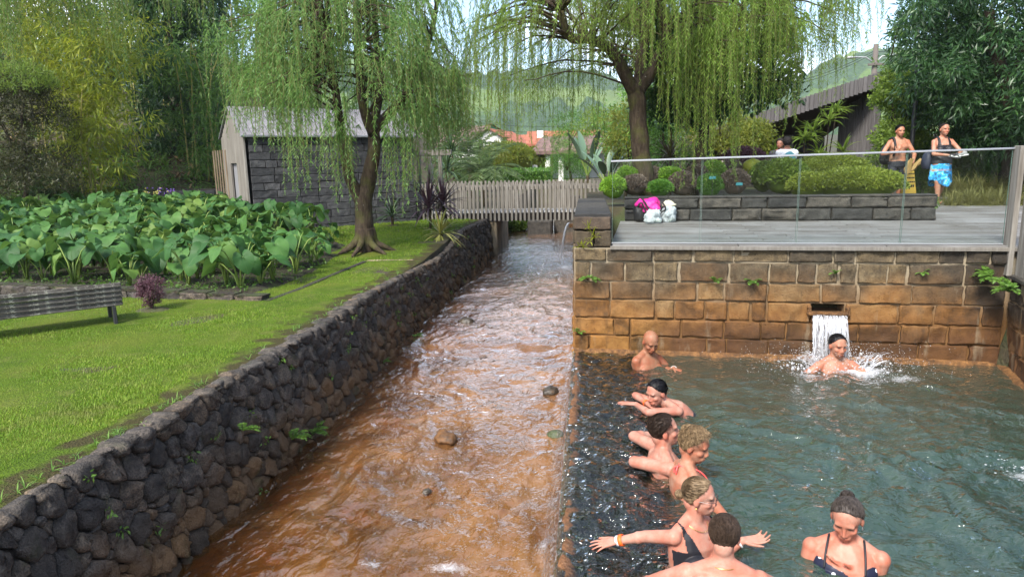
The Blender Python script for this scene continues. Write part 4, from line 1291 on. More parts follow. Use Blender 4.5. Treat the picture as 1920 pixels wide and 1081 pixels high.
# ------------------------------------------------------------------ foliage tools
def leafmat(name, c0, c1, c2, trans=.38, rough=.5, rare=None, big=1.3):
    t = NT(name)
    i_ = t.isl()
    c = t.ramp(i_, [(0, c0), (.5, c1), (1, c2)])
    n = t.noise(t.pos(), big, 3)
    c = t.mix(t.ramp(n, [(.35, .45), (.65, 0)]), c, tuple(.6 * a for a in c0))
    if rare:
        c = t.mix(t.ramp(t.ma('FRACT', t.ma('MULTIPLY', i_, 17.3)), [(rare[1], 0), (rare[1] + .02, 1)]), c, rare[0])
    a_ = t.pbsdf(c, rough, spec=.35)
    b_ = t.n('ShaderNodeBsdfTranslucent', {'Color': t.mix(.5, c, tuple(min(1, 1.5 * q) for q in c2))}).outputs[0]
    return t.out(t.n('ShaderNodeMixShader', {0: trans, 1: a_, 2: b_}).outputs[0])
def leaf_quads(P, D, L, W, g, fold=.18):
    n = len(P)
    D = units(D)
    N = g.normal(size=(n, 3)); S = units(np.cross(D, N)); N = np.cross(S, D)
    L = np.broadcast_to(L, (n,))[:, None]; W = np.broadcast_to(W, (n,))[:, None]
    m = P + D * L * .45 + N * L * fold * (g.random((n, 1)) - .3)
    V = np.stack([P, m + S * W / 2, P + D * L, m - S * W / 2], 1).reshape(-1, 3)
    return V, np.arange(4 * n).reshape(-1, 4)
def clump_leaves(g, centers, radii, n, L, W, seed, out=.5, down=.3, up=0.):
    gr = np.random.default_rng(seed)
    C = np.repeat(np.asarray(centers, float), n, 0); Rr = np.repeat(np.asarray(radii, float), n)
    N = len(C)
    d = units(gr.normal(size=(N, 3))); rr = Rr * gr.random(N) ** .45
    P = C + d * rr[:, None] * np.array([1, 1, .8])
    D = d * out + gr.normal(size=(N, 3)) * .45 + np.array([0, 0, up - down])
    s_ = .65 + .7 * gr.random(N)
    g.add(*leaf_quads(P, D, L * s_, W * s_, gr))
def ell_points(n, c, r, seed, shell=.75, zmin=-1.0):
    gr = np.random.default_rng(seed); out = []
    while len(out) < n:
        d = unit(gr.normal(size=3))
        if d[2] < zmin:
            continue
        k = shell + (1 - shell) * gr.random() if gr.random() < .75 else gr.random() ** .5
        bump = 1 + .22 * mnoise.noise(Vector(d * 2.3) + Vector((seed, seed * .7, 0)))
        out.append(np.asarray(c) + d * np.asarray(r) * k * bump)
    return np.array(out)
def strap(g, base, n, L, W, seed, el=(20, 80), droop=1.0, seg=5, spread=6.283, az0=0.0, fold=.2):
    gr = np.random.default_rng(seed)
    for i in range(n):
        a = az0 + spread * (i + gr.random()) / n; e = R(el[0] + (el[1] - el[0]) * gr.random()); l = L * (.7 + .45 * gr.random())
        d = np.array([math.cos(a) * math.cos(e), math.sin(a) * math.cos(e), math.sin(e)]); s_ = np.array([-math.sin(a), math.cos(a), 0])
        p = np.array(base, float) + d * L * .03; rows = []
        for k in range(seg + 1):
            u_ = k / seg
            w = W * (.35 + 1.5 * u_) if u_ < .3 else W * (1.0 - ((u_ - .3) / .7) ** 1.6) * .98 + W * .02
            rows.append([p - s_ * w / 2 + np.array([0, 0, w * fold]), p, p + s_ * w / 2 + np.array([0, 0, w * fold])])
            d = unit(d + np.array([0, 0, -droop * (.35 + .5 * gr.random()) / seg * (1 + u_)])); p = p + d * l / seg
        g.sheet(np.array(rows))
def bark(name, c0, c1, c2, moss=0.):
    t = NT(name)
    p = t.pos()
    n1 = t.noise(t.mp(p, (9, 9, 2.2)), 2.2, 6, .65); n2 = t.noise(p, 35, 4)
    c = t.ramp(n1, [(.3, c0), (.5, c1), (.72, c2)])
    if moss:
        c = t.mix(t.ramp(t.noise(p, 4, 4), [(.48, 0), (.66, moss)]), c, (.07, .075, .018))
    c = t.mix(t.ramp(t.noise(p, 24, 3), [(.70, 0), (.74, .7)]), c, (.28, .29, .26))
    return t.out(t.pbsdf(c, .9, t.bump(t.ma('ADD', n1, t.ma('MULTIPLY', n2, .4)), 1, .03), spec=.2))
M_bark = bark('willow_bark', (.020, .014, .010), (.050, .036, .024), (.095, .072, .050), .7)
M_bark2 = bark('dark_bark', (.014, .011, .008), (.035, .026, .018), (.065, .052, .040), .3)
def limb(g, pts, r0, r1, seg=9, sub=5, wob=.03, seed=0):
    pts = np.asarray(pts, float); n = len(pts)
    tt = np.linspace(0, n - 1, (n - 1) * sub + 1)
    def cr(a):
        out = []
        for q in tt:
            i = min(int(q), n - 2); f = q - i
            p0, p1, p2, p3 = a[max(i - 1, 0)], a[i], a[i + 1], a[min(i + 2, n - 1)]
            out.append(.5 * (2 * p1 + (p2 - p0) * f + (2 * p0 - 5 * p1 + 4 * p2 - p3) * f * f + (3 * p1 - p0 - 3 * p2 + p3) * f ** 3))
        return np.array(out)
    P = cr(pts)
    u_ = np.linspace(0, 1, len(P))
    P = P + wob * np.stack([[mnoise.noise(Vector((q * 4 + seed * 5, seed + k * 9.0, 0))) for q in u_] for k in range(3)], -1) * np.minimum(1, u_ * 6)[:, None]
    rad = r0 + (r1 - r0) * u_ ** .8
    rad = rad * (1 + .10 * np.array([mnoise.noise(Vector((q * 9, seed * 3.0, 1))) for q in u_]))
    g.tube(P, rad, seg)
    return P
def willow(name, label, base, limbs, tassels, M_leaf, seed, leaf=(.085, .013), spacing=.026, flare=True, roots=True):
    """limbs: list of (points, r0, r1); tassels: list of (top point, outward vec, length, strands)"""
    gr = np.random.default_rng(seed)
    tr = thing(name, label, 'tree', base)
    g = G(); pts = []
    for i, (p, r0, r1) in enumerate(limbs):
        pts.append(limb(g, p, r0, r1, 12 if i == 0 else 9, 6, .05, seed + i))
    if flare:
        for i in range(7):
            a = i * .9 + gr.random() * .4; l = .28 + .25 * gr.random()
            b = np.asarray(base, float)
            P = [b + V3(math.cos(a) * .08, math.sin(a) * .08, .34), b + V3(math.cos(a) * .17, math.sin(a) * .17, .12), b + V3(math.cos(a) * (.2 + l * .5), math.sin(a) * (.2 + l * .5), .02), b + V3(math.cos(a) * (.2 + l), math.sin(a) * (.2 + l), -.06)]
            limb(g, P, .10, .02, 7, 4, .02, i + 30)
    g.obj('trunk', M_bark, tr, smooth=True)
    LP = np.concatenate([p[len(p) // 4:] for p in pts])
    gb = G(); gl = G(); gt = G()
    for (top, outv, ln, ns) in tassels:
        top = np.asarray(top, float)
        # feeding branch
        w = np.linalg.norm((LP - top) * np.array([1, 1, .8]), axis=1) + np.maximum(0, LP[:, 2] - top[2]) * 2
        s_ = LP[np.argmin(w)]
        mid = (s_ + top) / 2 + V3(0, 0, .15 + .1 * gr.random())
        limb(gb, [s_, mid, top], .022, .006, 5, 4, .05, int(gr.integers(999)))
        for _ in range(ns):
            l = ln * (.55 + .55 * gr.random()); K = max(6, int(l / spacing))
            u_ = np.linspace(0, 1, K)
            st = top + gr.normal(size=3) * np.array([.10, .10, .08])
            ov = np.asarray(outv, float) * (.5 + .8 * gr.random()) + gr.normal(size=3) * np.array([.10, .10, 0])
            ph = gr.random() * 6.28
            P = st + ov * (1 - (1 - u_) ** 2.2)[:, None] * .55
            P[:, 2] += .16 * np.sin(np.minimum(u_ * 3.5, 3.14)) * .6 - l * u_ ** 1.25
            P[:, 0] += .035 * np.sin(u_ * 5 + ph) * u_; P[:, 1] += .035 * np.cos(u_ * 4 + ph) * u_
            Pk = P[::max(1, K // 8)]; wv = np.array([.0026, 0, 0]); w2 = np.array([-.0013, .0022, 0])
            gt.sheet(np.stack([Pk + wv, Pk + w2, Pk - wv - w2, Pk + wv], 1))
            T = units(np.gradient(P, axis=0))
            az = u_ * 60 + ph
            lat = np.stack([np.cos(az), np.sin(az), np.zeros(K)], -1)
            D = T * .75 + lat * (.75 + .3 * gr.random((K, 1))) + np.array([0, 0, -.25])
            keep = (u_ > .06) & (gr.random(K) < .92)
            s2 = (.6 + .6 * gr.random(K)) * (1 - .35 * u_)
            gl.add(*leaf_quads(P[keep], D[keep], (leaf[0] * s2)[keep], (leaf[1] * s2)[keep], gr))
            # a second, looser row of side shoots fills the curtain
            k2 = gr.random(K) < .55
            gl.add(*leaf_quads(P[k2] + lat[k2] * .012, D[k2] * .6 - lat[k2] * 1.1 + np.array([0, 0, -.2]), (leaf[0] * s2)[k2], (leaf[1] * s2)[k2], gr))
    gb.obj('branches', M_bark, tr, smooth=True)
    gt.obj('twigs', M_twig, tr)
    gl.obj('crown', M_leaf, tr)
    return tr
t = NT('willow_twig'); M_twig = t.out(t.pbsdf((.12, .12, .03), .7))
M_will1 = leafmat('willow_leaf_cool', (.075, .165, .035), (.125, .250, .050), (.20, .335, .090), .45)
M_will2 = leafmat('willow_leaf_warm', (.090, .170, .022), (.155, .265, .036), (.24, .345, .060), .48)
gr = np.random.default_rng(77)
# ---- willow by the hut
Y1 = 11.3
W = lambda px, py, dy=0.0: aty(px, py, Y1 + dy)
base1 = W(686, 462); base1[2] = .72
limbs1 = [([base1 - V3(0, 0, .15), W(684, 425), W(682, 385), W(690, 340), W(700, 290), W(700, 240, .1)], .185, .10),
          ([W(682, 392), W(660, 345, -.1), W(648, 300, -.2), W(636, 220, -.3), W(625, 140, -.5), W(610, 40, -.7)], .115, .045),
          ([W(700, 245, .1), W(728, 215, .2), W(768, 165, .4), W(800, 90, .7), W(820, 0, .9)], .10, .04),
          ([W(699, 248), W(680, 195, -.2), W(672, 110, -.3), W(668, 0, -.4)], .10, .05),
          ([W(700, 240, .1), W(712, 160, .5), W(705, 60, .9), W(700, -60, 1.1)], .09, .04)]
tas = []
for i in range(215):
    a = gr.random() * 6.283; rr = gr.random() ** .55
    ex = rr * math.cos(a); ey = rr * math.sin(a)
    cx = -3.92 + 1.72 * ex; cy = Y1 + 1.6 * ey
    top = 5.55 - 1.75 * rr ** 2.2 + .35 * gr.normal()
    sx = (cx + 3.92) / 1.72
    # how low the curtain hangs on each side (read from the photograph)
    zend = np.interp(sx, [-1, -.7, -.45, -.2, .1, .35, .65, 1.0], [3.2, 2.8, 2.4, 2.6, 3.3, 3.1, 2.4, 2.5]) + .45 * abs(gr.normal())
    if rr < .45:
        zend += .6
    if i % 3:                         # shorter sprays fill the body of the crown
        top = top - (top - zend) * .75 * gr.random()
        ln = max(.5, min(top - zend, .7 + .7 * gr.random()))
    else:
        ln = max(.8, min(top - zend, 2.6))
    tas.append(((cx, cy, top), (.7 * ex + .2 * gr.normal(), .6 * ey + .2 * gr.normal(), 0), ln, 7))
for px, py0, py1, dy in ((520, 150, 345, -.9), (545, 160, 330, -1.1), (560, 140, 345, -1.0), (625, 190, 375, -1.2), (632, 220, 350, -1.2), (655, 240, 330, -1.1), (735, 220, 385, -.9), (745, 200, 370, -.8), (760, 210, 345, -.6), (778, 190, 330, -.4), (790, 200, 320, 0), (500, 150, 290, -.5), (475, 120, 260, 0), (590, 170, 300, -1.2), (840, 130, 300, .2), (820, 150, 330, .3), (860, 110, 290, .4), (432, 60, 240, -.2), (410, 40, 210, 0), (448, 70, 230, .3)):
    p0 = W(px, py0, dy); p1 = W(px, py1, dy)
    tas.append((p0, (0.05 * gr.normal(), -.1, 0), (p0[2] - p1[2]) * 1.05, 10))
willow('weeping_willow', 'weeping willow with forked mossy trunk on the lawn before the hut', base1, limbs1, tas, M_will1, 3, leaf=(.10, .018))
# ---- willow behind the planter wall
Y2 = 11.9
W = lambda px, py, dy=0.0: aty(px, py, Y2 + dy)
base2 = W(1212, 372); base2[2] = 1.40
limbs2 = [([base2, W(1207, 320), W(1200, 260), W(1196, 205), W(1190, 160)], .17, .135),
          ([W(1192, 178), W(1168, 130, -.2), W(1140, 88, -.4), W(1105, 76, -.6), W(1068, 70, -.8), W(1052, 20, -1.0)], .12, .05),
          ([W(1193, 175), W(1205, 110, .2), W(1212, 40, .3), W(1215, -60, .4)], .13, .06),
          ([W(1197, 170), W(1238, 105, .1), W(1250, 60, 0), W(1225, 0, -.1)], .12, .06),
          ([W(1240, 102, .1), W(1290, 70, .2), W(1340, 62, .3), W(1420, 30, .4)], .10, .04)]
tas = []
for i in range(225):
    a = gr.random() * 6.283; rr = gr.random() ** .5
    ex = rr * math.cos(a); ey = rr * math.sin(a)
    cx = .95 + 3.0 * ex; cy = Y2 + 1.9 * ey - .1
    top = 5.5 - 1.15 * rr ** 2.4 + .35 * gr.normal()
    zend = np.interp(cx, [-2.1, -1.6, -1.0, -.2, .5, 1.1, 1.7, 2.4, 3.2, 4.0], [2.25, 2.3, 2.55, 2.9, 3.2, 3.0, 2.6, 2.8, 3.5, 3.75]) + .5 * abs(gr.normal())
    ln = max(.7, min(top - zend, 3.0))
    if i % 2:
        top = top - max(0, top - zend) * .6 * gr.random(); ln = max(.5, min(top - zend, .7 + .9 * gr.random()))
    ns = 4 if cx < -.1 else (8 if cx > 1.1 else 6)
    tas.append(((cx, cy, top), (.5 * ex + .12 * gr.normal(), .4 * ey + .12 * gr.normal(), 0), ln, ns))
for px, py0, py1, dy in ((1290, 60, 330, -1.0), (1305, 50, 320, -.9), (1330, 40, 310, -1.1), (1350, 40, 290, -1.1), (1375, 60, 300, -1.0), (1395, 50, 330, -.9), (1270, 80, 300, -1.0), (1252, 70, 260, -1.2), (1420, 40, 270, -.8), (1450, 40, 200, -.7), (1480, 50, 240, -.5), (1510, 20, 220, -.3), (1540, 10, 205, 0), (1575, 0, 190, .1), (1600, -20, 130, .2), (1500, 90, 200, .2), (940, 20, 330, 0), (965, 30, 300, .2), (985, 10, 290, -.2), (1010, 20, 330, .1), (1030, 50, 270, .4), (905, 40, 250, .2), (890, 60, 300, .3), (925, 0, 290, .5), (1060, 60, 300, .4), (1100, 90, 290, .4), (1125, 110, 280, .5)):
    p0 = W(px, py0, dy); p1 = W(px, py1, dy)
    tas.append((p0, (0.05 * gr.normal(), -.08, 0), (p0[2] - p1[2]) * 1.05, 5 if px < 1150 else 9))
willow('weeping_willow', 'tall weeping willow with long pale strands behind the planter wall', base2, limbs2, tas, M_will2, 9, leaf=(.092, .016), flare=False)
# ---- willow strands hanging in from the upper left
tas = []
for i in range(42):
    px = -60 + 420 * gr.random(); dy = 3.0 * gr.random()
    p0 = aty(px, -160 - 120 * gr.random(), 13 + dy); p1 = aty(px, np.interp(px, [-60, 60, 180, 300, 400], [120, 100, 70, 30, 0]) + 60 * gr.random(), 13 + dy)
    tas.append((p0, (.1 * gr.normal(), -.1, 0), max(.6, p0[2] - p1[2]), 9))
bL = aty(-90, 380, 14.5); bL[2] = left_z(bL[0], bL[1])
willow('weeping_willow', 'willow reaching in over the bank from the upper left corner', bL, [([bL, bL + V3(.1, 0, 2.5), bL + V3(.8, -.2, 4.5), bL + V3(2.2, -.3, 5.9)], .22, .10), ([bL + V3(.8, -.2, 4.5), bL + V3(2.4, .5, 5.2), bL + V3(4.4, .8, 5.9)], .1, .05)], tas, leafmat('willow_leaf_shade', (.05, .11, .018), (.10, .185, .03), (.16, .26, .045), .42), 21, flare=False, leaf=(.15, .024), spacing=.045)

# ------------------------------------------------------------------ other trees
def tree(name, label, base, height, crown, M_leaf, nclump, per, rad, L, Wd, seed, trunk=.14, zmin=-.8, down=.3, cat='tree', group=None, up=0., limbs=5):
    """crown: list of (centre, radii)"""
    tr = thing(name, label, cat, base, group)
    gr = np.random.default_rng(seed)
    g = G(); base = np.asarray(base, float)
    c0 = np.asarray(crown[0][0], float)
    topc = c0 + V3(0, 0, .3 * crown[0][1][2])
    limb(g, [base - V3(0, 0, .1), base * .6 + topc * .4 + V3(.1, 0, 0), topc], trunk, trunk * .35, 8, 5, .08, seed)
    for i in range(limbs):
        c, r = crown[i % len(crown)]
        e = np.asarray(c) + units(gr.normal(size=3)) * np.asarray(r) * .7
        s_ = base * .55 + topc * .45
        limb(g, [s_, (s_ + e) / 2 + V3(0, 0, .2), e], trunk * .4, trunk * .1, 5, 4, .08, seed + i + 1)
    g.obj('trunk', M_bark2, tr, smooth=True)
    gl = G()
    per_c = nclump // len(crown)
    for j, (c, r) in enumerate(crown):
        C = ell_points(per_c, c, r, seed * 7 + j, .72, zmin)
        clump_leaves(gl, C, rad * (.7 + .6 * gr.random(len(C))), per, L, Wd, seed + j, down=down, up=up)
    gl.obj('crown', M_leaf, tr)
    return tr
M_dark = leafmat('dark_evergreen', (.014, .042, .014), (.030, .080, .022), (.060, .130, .036), .25, .36)
M_mid = leafmat('mid_green', (.040, .100, .018), (.080, .165, .028), (.14, .24, .044), .4, .45)
M_yel = leafmat('yellow_green', (.075, .110, .012), (.150, .185, .020), (.250, .265, .040), .40)
M_bam = leafmat('bamboo_yellow', (.10, .155, .012), (.21, .27, .022), (.36, .38, .042), .48)
M_lime = leafmat('lime_leaf', (.07, .13, .016), (.135, .215, .028), (.22, .30, .05), .42)
M_brown = leafmat('heather', (.026, .030, .012), (.058, .052, .022), (.075, .095, .026), .25)
M_bluegreen = leafmat('blue_green', (.030, .075, .045), (.055, .11, .070), (.10, .165, .115), .3)
def at_ground(px, py, Y):
    p = aty(px, py, Y); p[2] = float(ground_z(p[0], p[1])); return p
def C_(px, py, Y):
    return aty(px, py, Y)
# left bank, back to front
for i, (px, py, Y, r, h) in enumerate([(-120, 110, 26, 3.6, 4.6), (60, 110, 25, 3.2, 4.6), (230, 90, 26, 3.2, 4.6), (420, 120, 29, 2.8, 3.8)]):
    c = C_(px, py, Y)
    tree('broadleaf_tree', ['dark dense tree at the far left of the wooded bank', 'dark tree behind the yellow bamboo on the bank', 'tall dark tree behind the left willow strands', 'dark tree behind the roof of the stone hut'][i], at_ground(px, 380, Y), 8, [(c, (r, 2.6, h))], M_dark if i != 3 else M_mid, 130, 60, .50, .24, .085, 300 + i, .2)
c = C_(340, 110, 20)
tree('evergreen_tree', 'glossy dark evergreen tree left of the hut roof', at_ground(345, 390, 20), 7, [(C_(345, 200, 19.5), (1.35, 1.2, 1.7)), (C_(330, 60, 20), (1.6, 1.3, 1.9)), (C_(315, -60, 20), (1.3, 1.2, 1.5))], M_dark, 240, 70, .34, .22, .05, 41, .16, down=.55)
def bamboo(label, px, Y, culms, spread, h, M_leaf, seed, n=150, per=45, z_low=.25, rad=.42):
    b = at_ground(px, 380, Y)
    gr = np.random.default_rng(seed)
    tr = thing('bamboo_clump', label, 'bamboo', b, 'bamboo on the bank')
    ends = []
    for i in range(culms):
        o_ = V3(gr.normal() * spread * .25, gr.normal() * spread * .15, 0); a = gr.normal(size=2) * spread * .42
        P = [b + o_ - V3(0, 0, .1), b + o_ + V3(a[0] * .15, a[1] * .15, h * .4), b + o_ + V3(a[0] * .5, a[1] * .5, h * .75), b + o_ + V3(a[0], a[1], h * (.95 + .1 * gr.random()))]
        g = G(); Q = limb(g, P, .028, .008, 6, 6, .03, seed + i)
        g.obj('culm', M_culm, tr, smooth=True); ends.append(Q)
    gl = G(); Q = np.concatenate([q[int(len(q) * z_low):] for q in ends])
    C = Q[gr.integers(len(Q), size=n)] + gr.normal(size=(n, 3)) * np.array([spread * .38, spread * .3, .25])
    clump_leaves(gl, C, rad * (.6 + .7 * gr.random(n)), int(per * .62), .20, .032, seed, out=.6, down=.55)
    gl.obj('foliage', M_leaf, tr)
t = NT('bamboo_culm'); M_culm = t.out(t.pbsdf(t.mix(t.rnd(), (.20, .19, .05), (.30, .25, .08)), .45))
bamboo('yellow bamboo clump with two bare canes above the taro bed', 195, 15.6, 5, 1.5, 4.2, M_bam, 51, 210, 60)
bamboo('thin yellow bamboo leaning at the left of the bank', 120, 17.5, 5, 1.6, 4.6, M_bam, 52, 150, 50)
bamboo('pale green bamboo beyond the hut roof', 405, 23, 7, 2.2, 6.2, M_lime, 53, 170, 60, rad=.55)
bamboo('dense green bamboo thicket low behind the hut gable', 385, 18.6, 8, 1.2, 3.4, M_mid, 54, 110, 60, .1)
bamboo('green bamboo thicket on the upper bank above the bracken', 285, 21.5, 8, 2.2, 5.2, M_mid, 55, 150, 60, .1)
# heather bush
c = C_(45, 250, 14.2)
hb = tree('tree_heather', 'brown tree heather bush with light green tips at the left edge', at_ground(40, 400, 14.2), 3, [(c, (1.05, .9, 1.35)), (C_(20, 190, 14.2), (.8, .7, .8)), (C_(50, 330, 14.0), (1.1, .8, .7))], M_brown, 190, 110, .26, .085, .020, 61, .07, down=-.2, cat='bush')
g = G()
clump_leaves(g, ell_points(60, C_(30, 165, 14.0), (.85, .5, .5), 62, .9, -.1), np.full(60, .16), 60, .08, .016, 63, down=-.5)
g.obj('green_tips', M_lime, hb)
tree('evergreen_shrub', 'dark shrub at the foot of the bank below the heather', at_ground(60, 400, 15.5), 2, [(C_(60, 345, 15.5), (1.3, .7, .75))], M_dark, 70, 60, .3, .09, .03, 64, .05, cat='bush')

# undergrowth on the bank: ferns, brambles and dry bracken
g = G(); g2 = G()
gr = np.random.default_rng(70)
for i in range(420):
    u_ = gr.random(); d_ = gr.random() ** 1.3 * 7 - .3
    x = -18 + 10.0 * u_; y = 12 + (x + 16) * .80 + d_ * 1.1
    if y < 10.5 or (x > -8.6):
        continue
    z = float(left_z(x, y))
    dry = mnoise.noise(Vector((x * .45, y * .45, 3))) > .12
    strap(g2 if dry else g, (x, y, z), 7, .55 if not dry else .38, .07, i, (15, 70), 1.6, 4)
for i in range(170):
    x = -17 + 9.0 * gr.random(); y = 12 + (x + 16) * .80 + gr.random() * 5
    if x > -8.6:
        continue
    clump_leaves(g, [(x, y, float(left_z(x, y)) + .15)], [.28], 45, .08, .035, i + 500)
kind(g.obj('bank_undergrowth', M_mid, smooth=False, origin=(0, 0, 0)), 'stuff')
t = NT('dry_bracken'); M_dry = t.out(t.pbsdf(t.ramp(t.isl(), [(0, (.09, .055, .025)), (.5, (.18, .12, .06)), (1, (.28, .20, .11))]), .9))
kind(g2.obj('dry_bracken', M_dry, origin=(0, 0, 0)), 'stuff')

# ------------------------------------------------------------------ taro bed
t = NT('taro_leaf')
o_ = t.obj(); s_ = t.sep(o_)
rr = t.rnd()
c = t.ramp(rr, [(0, (.024, .080, .020)), (.45, (.045, .130, .028)), (.8, (.075, .175, .036)), (1, (.14, .22, .04))])
ang = t.ma('ARCTAN2', s_[0], s_[1])
vein = t.ramp(t.ma('ABSOLUTE', t.ma('SINE', t.ma('MULTIPLY', ang, 5.0))), [(.0, 1), (.13, 0)])
c = t.mix(t.ma('MULTIPLY', vein, .35), c, (.16, .24, .09))
c = t.mix(t.ramp(t.noise(o_, 9, 3), [(.4, .25), (.7, 0)]), c, (.02, .05, .02))
a_ = t.pbsdf(c, .55, t.bump(vein, .4, .01), spec=.25)
b_ = t.n('ShaderNodeBsdfTranslucent', {'Color': t.mix(.5, c, (.16, .28, .05))}).outputs[0]
M_taro = t.out(t.n('ShaderNodeMixShader', {0: .28, 1: a_, 2: b_}).outputs[0])
t = NT('taro_stem'); M_tstem = t.out(t.pbsdf(t.mix(t.rnd(), (.12, .19, .035), (.20, .26, .06)), .5))
t = NT('taro_old'); M_told = t.out(t.pbsdf(t.mix(t.noise(t.obj(), 14, 3), (.22, .15, .03), (.15, .17, .035)), .7))
def taro_blade(seed):
    """heart shaped blade, petiole joins at the origin, tip towards +y"""
    gr = np.random.default_rng(seed)
    th = np.linspace(-math.pi, math.pi, 25)[:-1]
    rim = []
    for a in th:
        q = abs(a) / math.pi
        r = .17 + .05 * math.cos(a) + .06 * math.exp(-(a / .32) ** 2) + .03 * math.exp(-((abs(a) - 2.45) / .35) ** 2) - .125 * math.exp(-((math.pi - abs(a)) / .26) ** 2)
        rim.append((r * math.sin(a) * .92, r * math.cos(a)))
    rim = np.array(rim); rows = []
    wob = gr.normal(size=4) * .012
    for k, f in enumerate((.02, .38, .72, 1.0)):
        P = rim * f
        ang_ = th
        z = -.10 * f ** 2 * (np.abs(P[:, 1]) / .25) + .05 * f * np.abs(P[:, 0]) / .17 + f * f * (.012 * np.sin(ang_ * 5 + seed) + wob[0] * np.sin(ang_ * 2) + wob[1] * np.cos(ang_ * 3))
        rows.append(np.concatenate([P, z[:, None]], 1))
    V = np.concatenate(rows); n = 24; F = []
    for k in range(3):
        for j in range(n):
            F.append([k * n + j, (k + 1) * n + j, (k + 1) * n + (j + 1) % n, k * n + (j + 1) % n])
    F.append(list(range(n))[::-1])
    return V, F
blade_me = []
for s in range(4):
    g = G().add(*taro_blade(s)); blade_me.append(mesh_from('leaf', g.v[0], g.f, M_taro, True))
old_me = blade_me[0].copy(); old_me.materials.clear(); old_me.materials.append(M_told)
def taro_proto(seed, nl, H):
    gr = np.random.default_rng(seed)
    root = thing('taro_plant', 'x', 'plant', (0, 0, 0))
    for i in range(nl):
        a = 6.283 * (i + .6 * gr.random()) / nl; h = H * (.55 + .5 * gr.random()); r = .10 + .20 * gr.random()
        e = V3(math.cos(a) * r, math.sin(a) * r, h)
        P = np.array([[0, 0, -.02], [e[0] * .25, e[1] * .25, h * .5], [e[0] * .7, e[1] * .7, h * .88], e])
        g = G(); g.tube(P, [.015, .011, .008, .006], 5)
        so = g.obj('stem', M_tstem, root, smooth=True, local=True)
        sc = .55 + .58 * gr.random()
        old = (gr.random() < .03)
        lo = bpy.data.objects.new('leaf', old_me if old else blade_me[int(gr.integers(4))])
        COL.objects.link(lo); lo.parent = root
        lo.location = Vector(e)
        pitch = -R(5 + 62 * gr.random())
        lo.rotation_euler = (pitch, .35 * gr.normal(), a - math.pi / 2 + .5 * gr.normal()); lo.scale = (sc, sc, sc)
    return root
protos = [taro_proto(80 + i, 4 + i % 3, .50 + .05 * (i % 4)) for i in range(7)]
gr = np.random.default_rng(90)
spots = []
tries = 0
while len(spots) < 255 and tries < 20000:
    tries += 1
    x = -13 + 9.3 * gr.random(); y = 7.6 + 7.6 * gr.random() ** .9
    if not bed_inside(np.array(x + .12), np.array(y - .12)) or (x < -.92 * y - 1.0):
        continue
    if all((x - a) ** 2 + (y - b) ** 2 > .275 ** 2 for a, b in spots):
        spots.append((x, y))
for i, (x, y) in enumerate(spots):
    o = protos[i] if i < 7 else copy_tree(protos[i % 7])
    s = (.70 + .30 * gr.random()) * (.72 if x > -4.9 and y > 10 else 1.0)
    o.location = (x, y, float(left_z(x, y)) + .03); o.rotation_euler = (0, 0, gr.random() * 6.283 if True else 0); o.scale = (s, s, s)
    row = 'front' if y < 9 else ('back' if y > 12 else 'middle')
    tag(o, {'front': 'leafy taro plant in the front rows of the bed near the stone edging', 'middle': 'leafy taro plant in the middle of the taro bed', 'back': 'leafy taro plant at the back of the bed towards the bank'}[row], 'plant', {'front': 'taro plants in the front rows', 'middle': 'taro plants in the middle rows', 'back': 'taro plants in the back rows'}[row])
g = G()
for i in range(900):
    x = -12 + 8.4 * gr.random(); y = 7.6 + 3.0 * gr.random() ** 1.5
    if bed_inside(np.array(x), np.array(y)):
        clump_leaves(g, [(x, y, float(left_z(x, y)) + .06)], [.07], 9, .045, .025, i + 900)
kind(g.obj('bed_weeds', M_mid, origin=(0, 0, 0)), 'stuff')
# ------------------------------------------------------------------ garden plants
def spiky(label, base, stem_h, n, L, W, mat, seed, name='cordyline', group=None, el=(-10, 85), droop=1.1, stem_r=.035):
    tr = thing(name, label, 'plant', base, group)
    g = G(); b = np.asarray(base, float)
    limb(g, [b - V3(0, 0, .05), b + V3(.02, 0, stem_h * .5), b + V3(.0, .02, stem_h)], stem_r, stem_r * .8, 7, 4, .02, seed)
    g.obj('stem', M_bark, tr, smooth=True)
    gl = G(); strap(gl, b + V3(0, 0, stem_h), n, L, W, seed, el, droop)
    gl.obj('leaves', mat, tr)
    return tr
def solid_leaf(name, c0, c1, rough=.45):
    t = NT(name)
    return t.out(t.pbsdf(t.mix(t.isl(), c0, c1), rough))
M_purp = solid_leaf('purple_strap', (.030, .012, .018), (.115, .06, .08))
M_stripe = solid_leaf('yellow_strap', (.16, .18, .03), (.36, .34, .09))
M_dgs = solid_leaf('green_strap', (.022, .055, .022), (.07, .12, .05))
M_redst = solid_leaf('red_green_strap', (.09, .04, .03), (.17, .19, .08))
def mulch(p, r):
    return G().ball((p[0], p[1], p[2] - .01), (r, r * .8, .04), 12, 6, None, .2, 3)
def lawnz(px, py, z0=.75):
    p = atz(px, py, z0)
    for _ in range(4):
        p = atz(px, py, float(left_z(p[0], p[1])))
    return p
for (px, py, h, n, L, W_, m, lb) in ((806, 430, .42, 70, .78, .05, M_purp, 'tall dark purple cordyline on the mound beside the footbridge'), (832, 428, .48, 60, .70, .05, M_purp, 'second purple cordyline close to the bridge slats'), (735, 424, .22, 48, .55, .030, M_dgs, 'dark green spiky plant against the hut wall'), (826, 446, .06, 70, .55, .034, M_stripe, 'yellow striped strap leaved plant on the lawn by the stream wall')):
    p = lawnz(px, py)
    tr = spiky(lb, p, h, n, L, W_, m, int(px))
    mulch(p, .2).obj('mulch_ring', M_soil, tr, smooth=True)
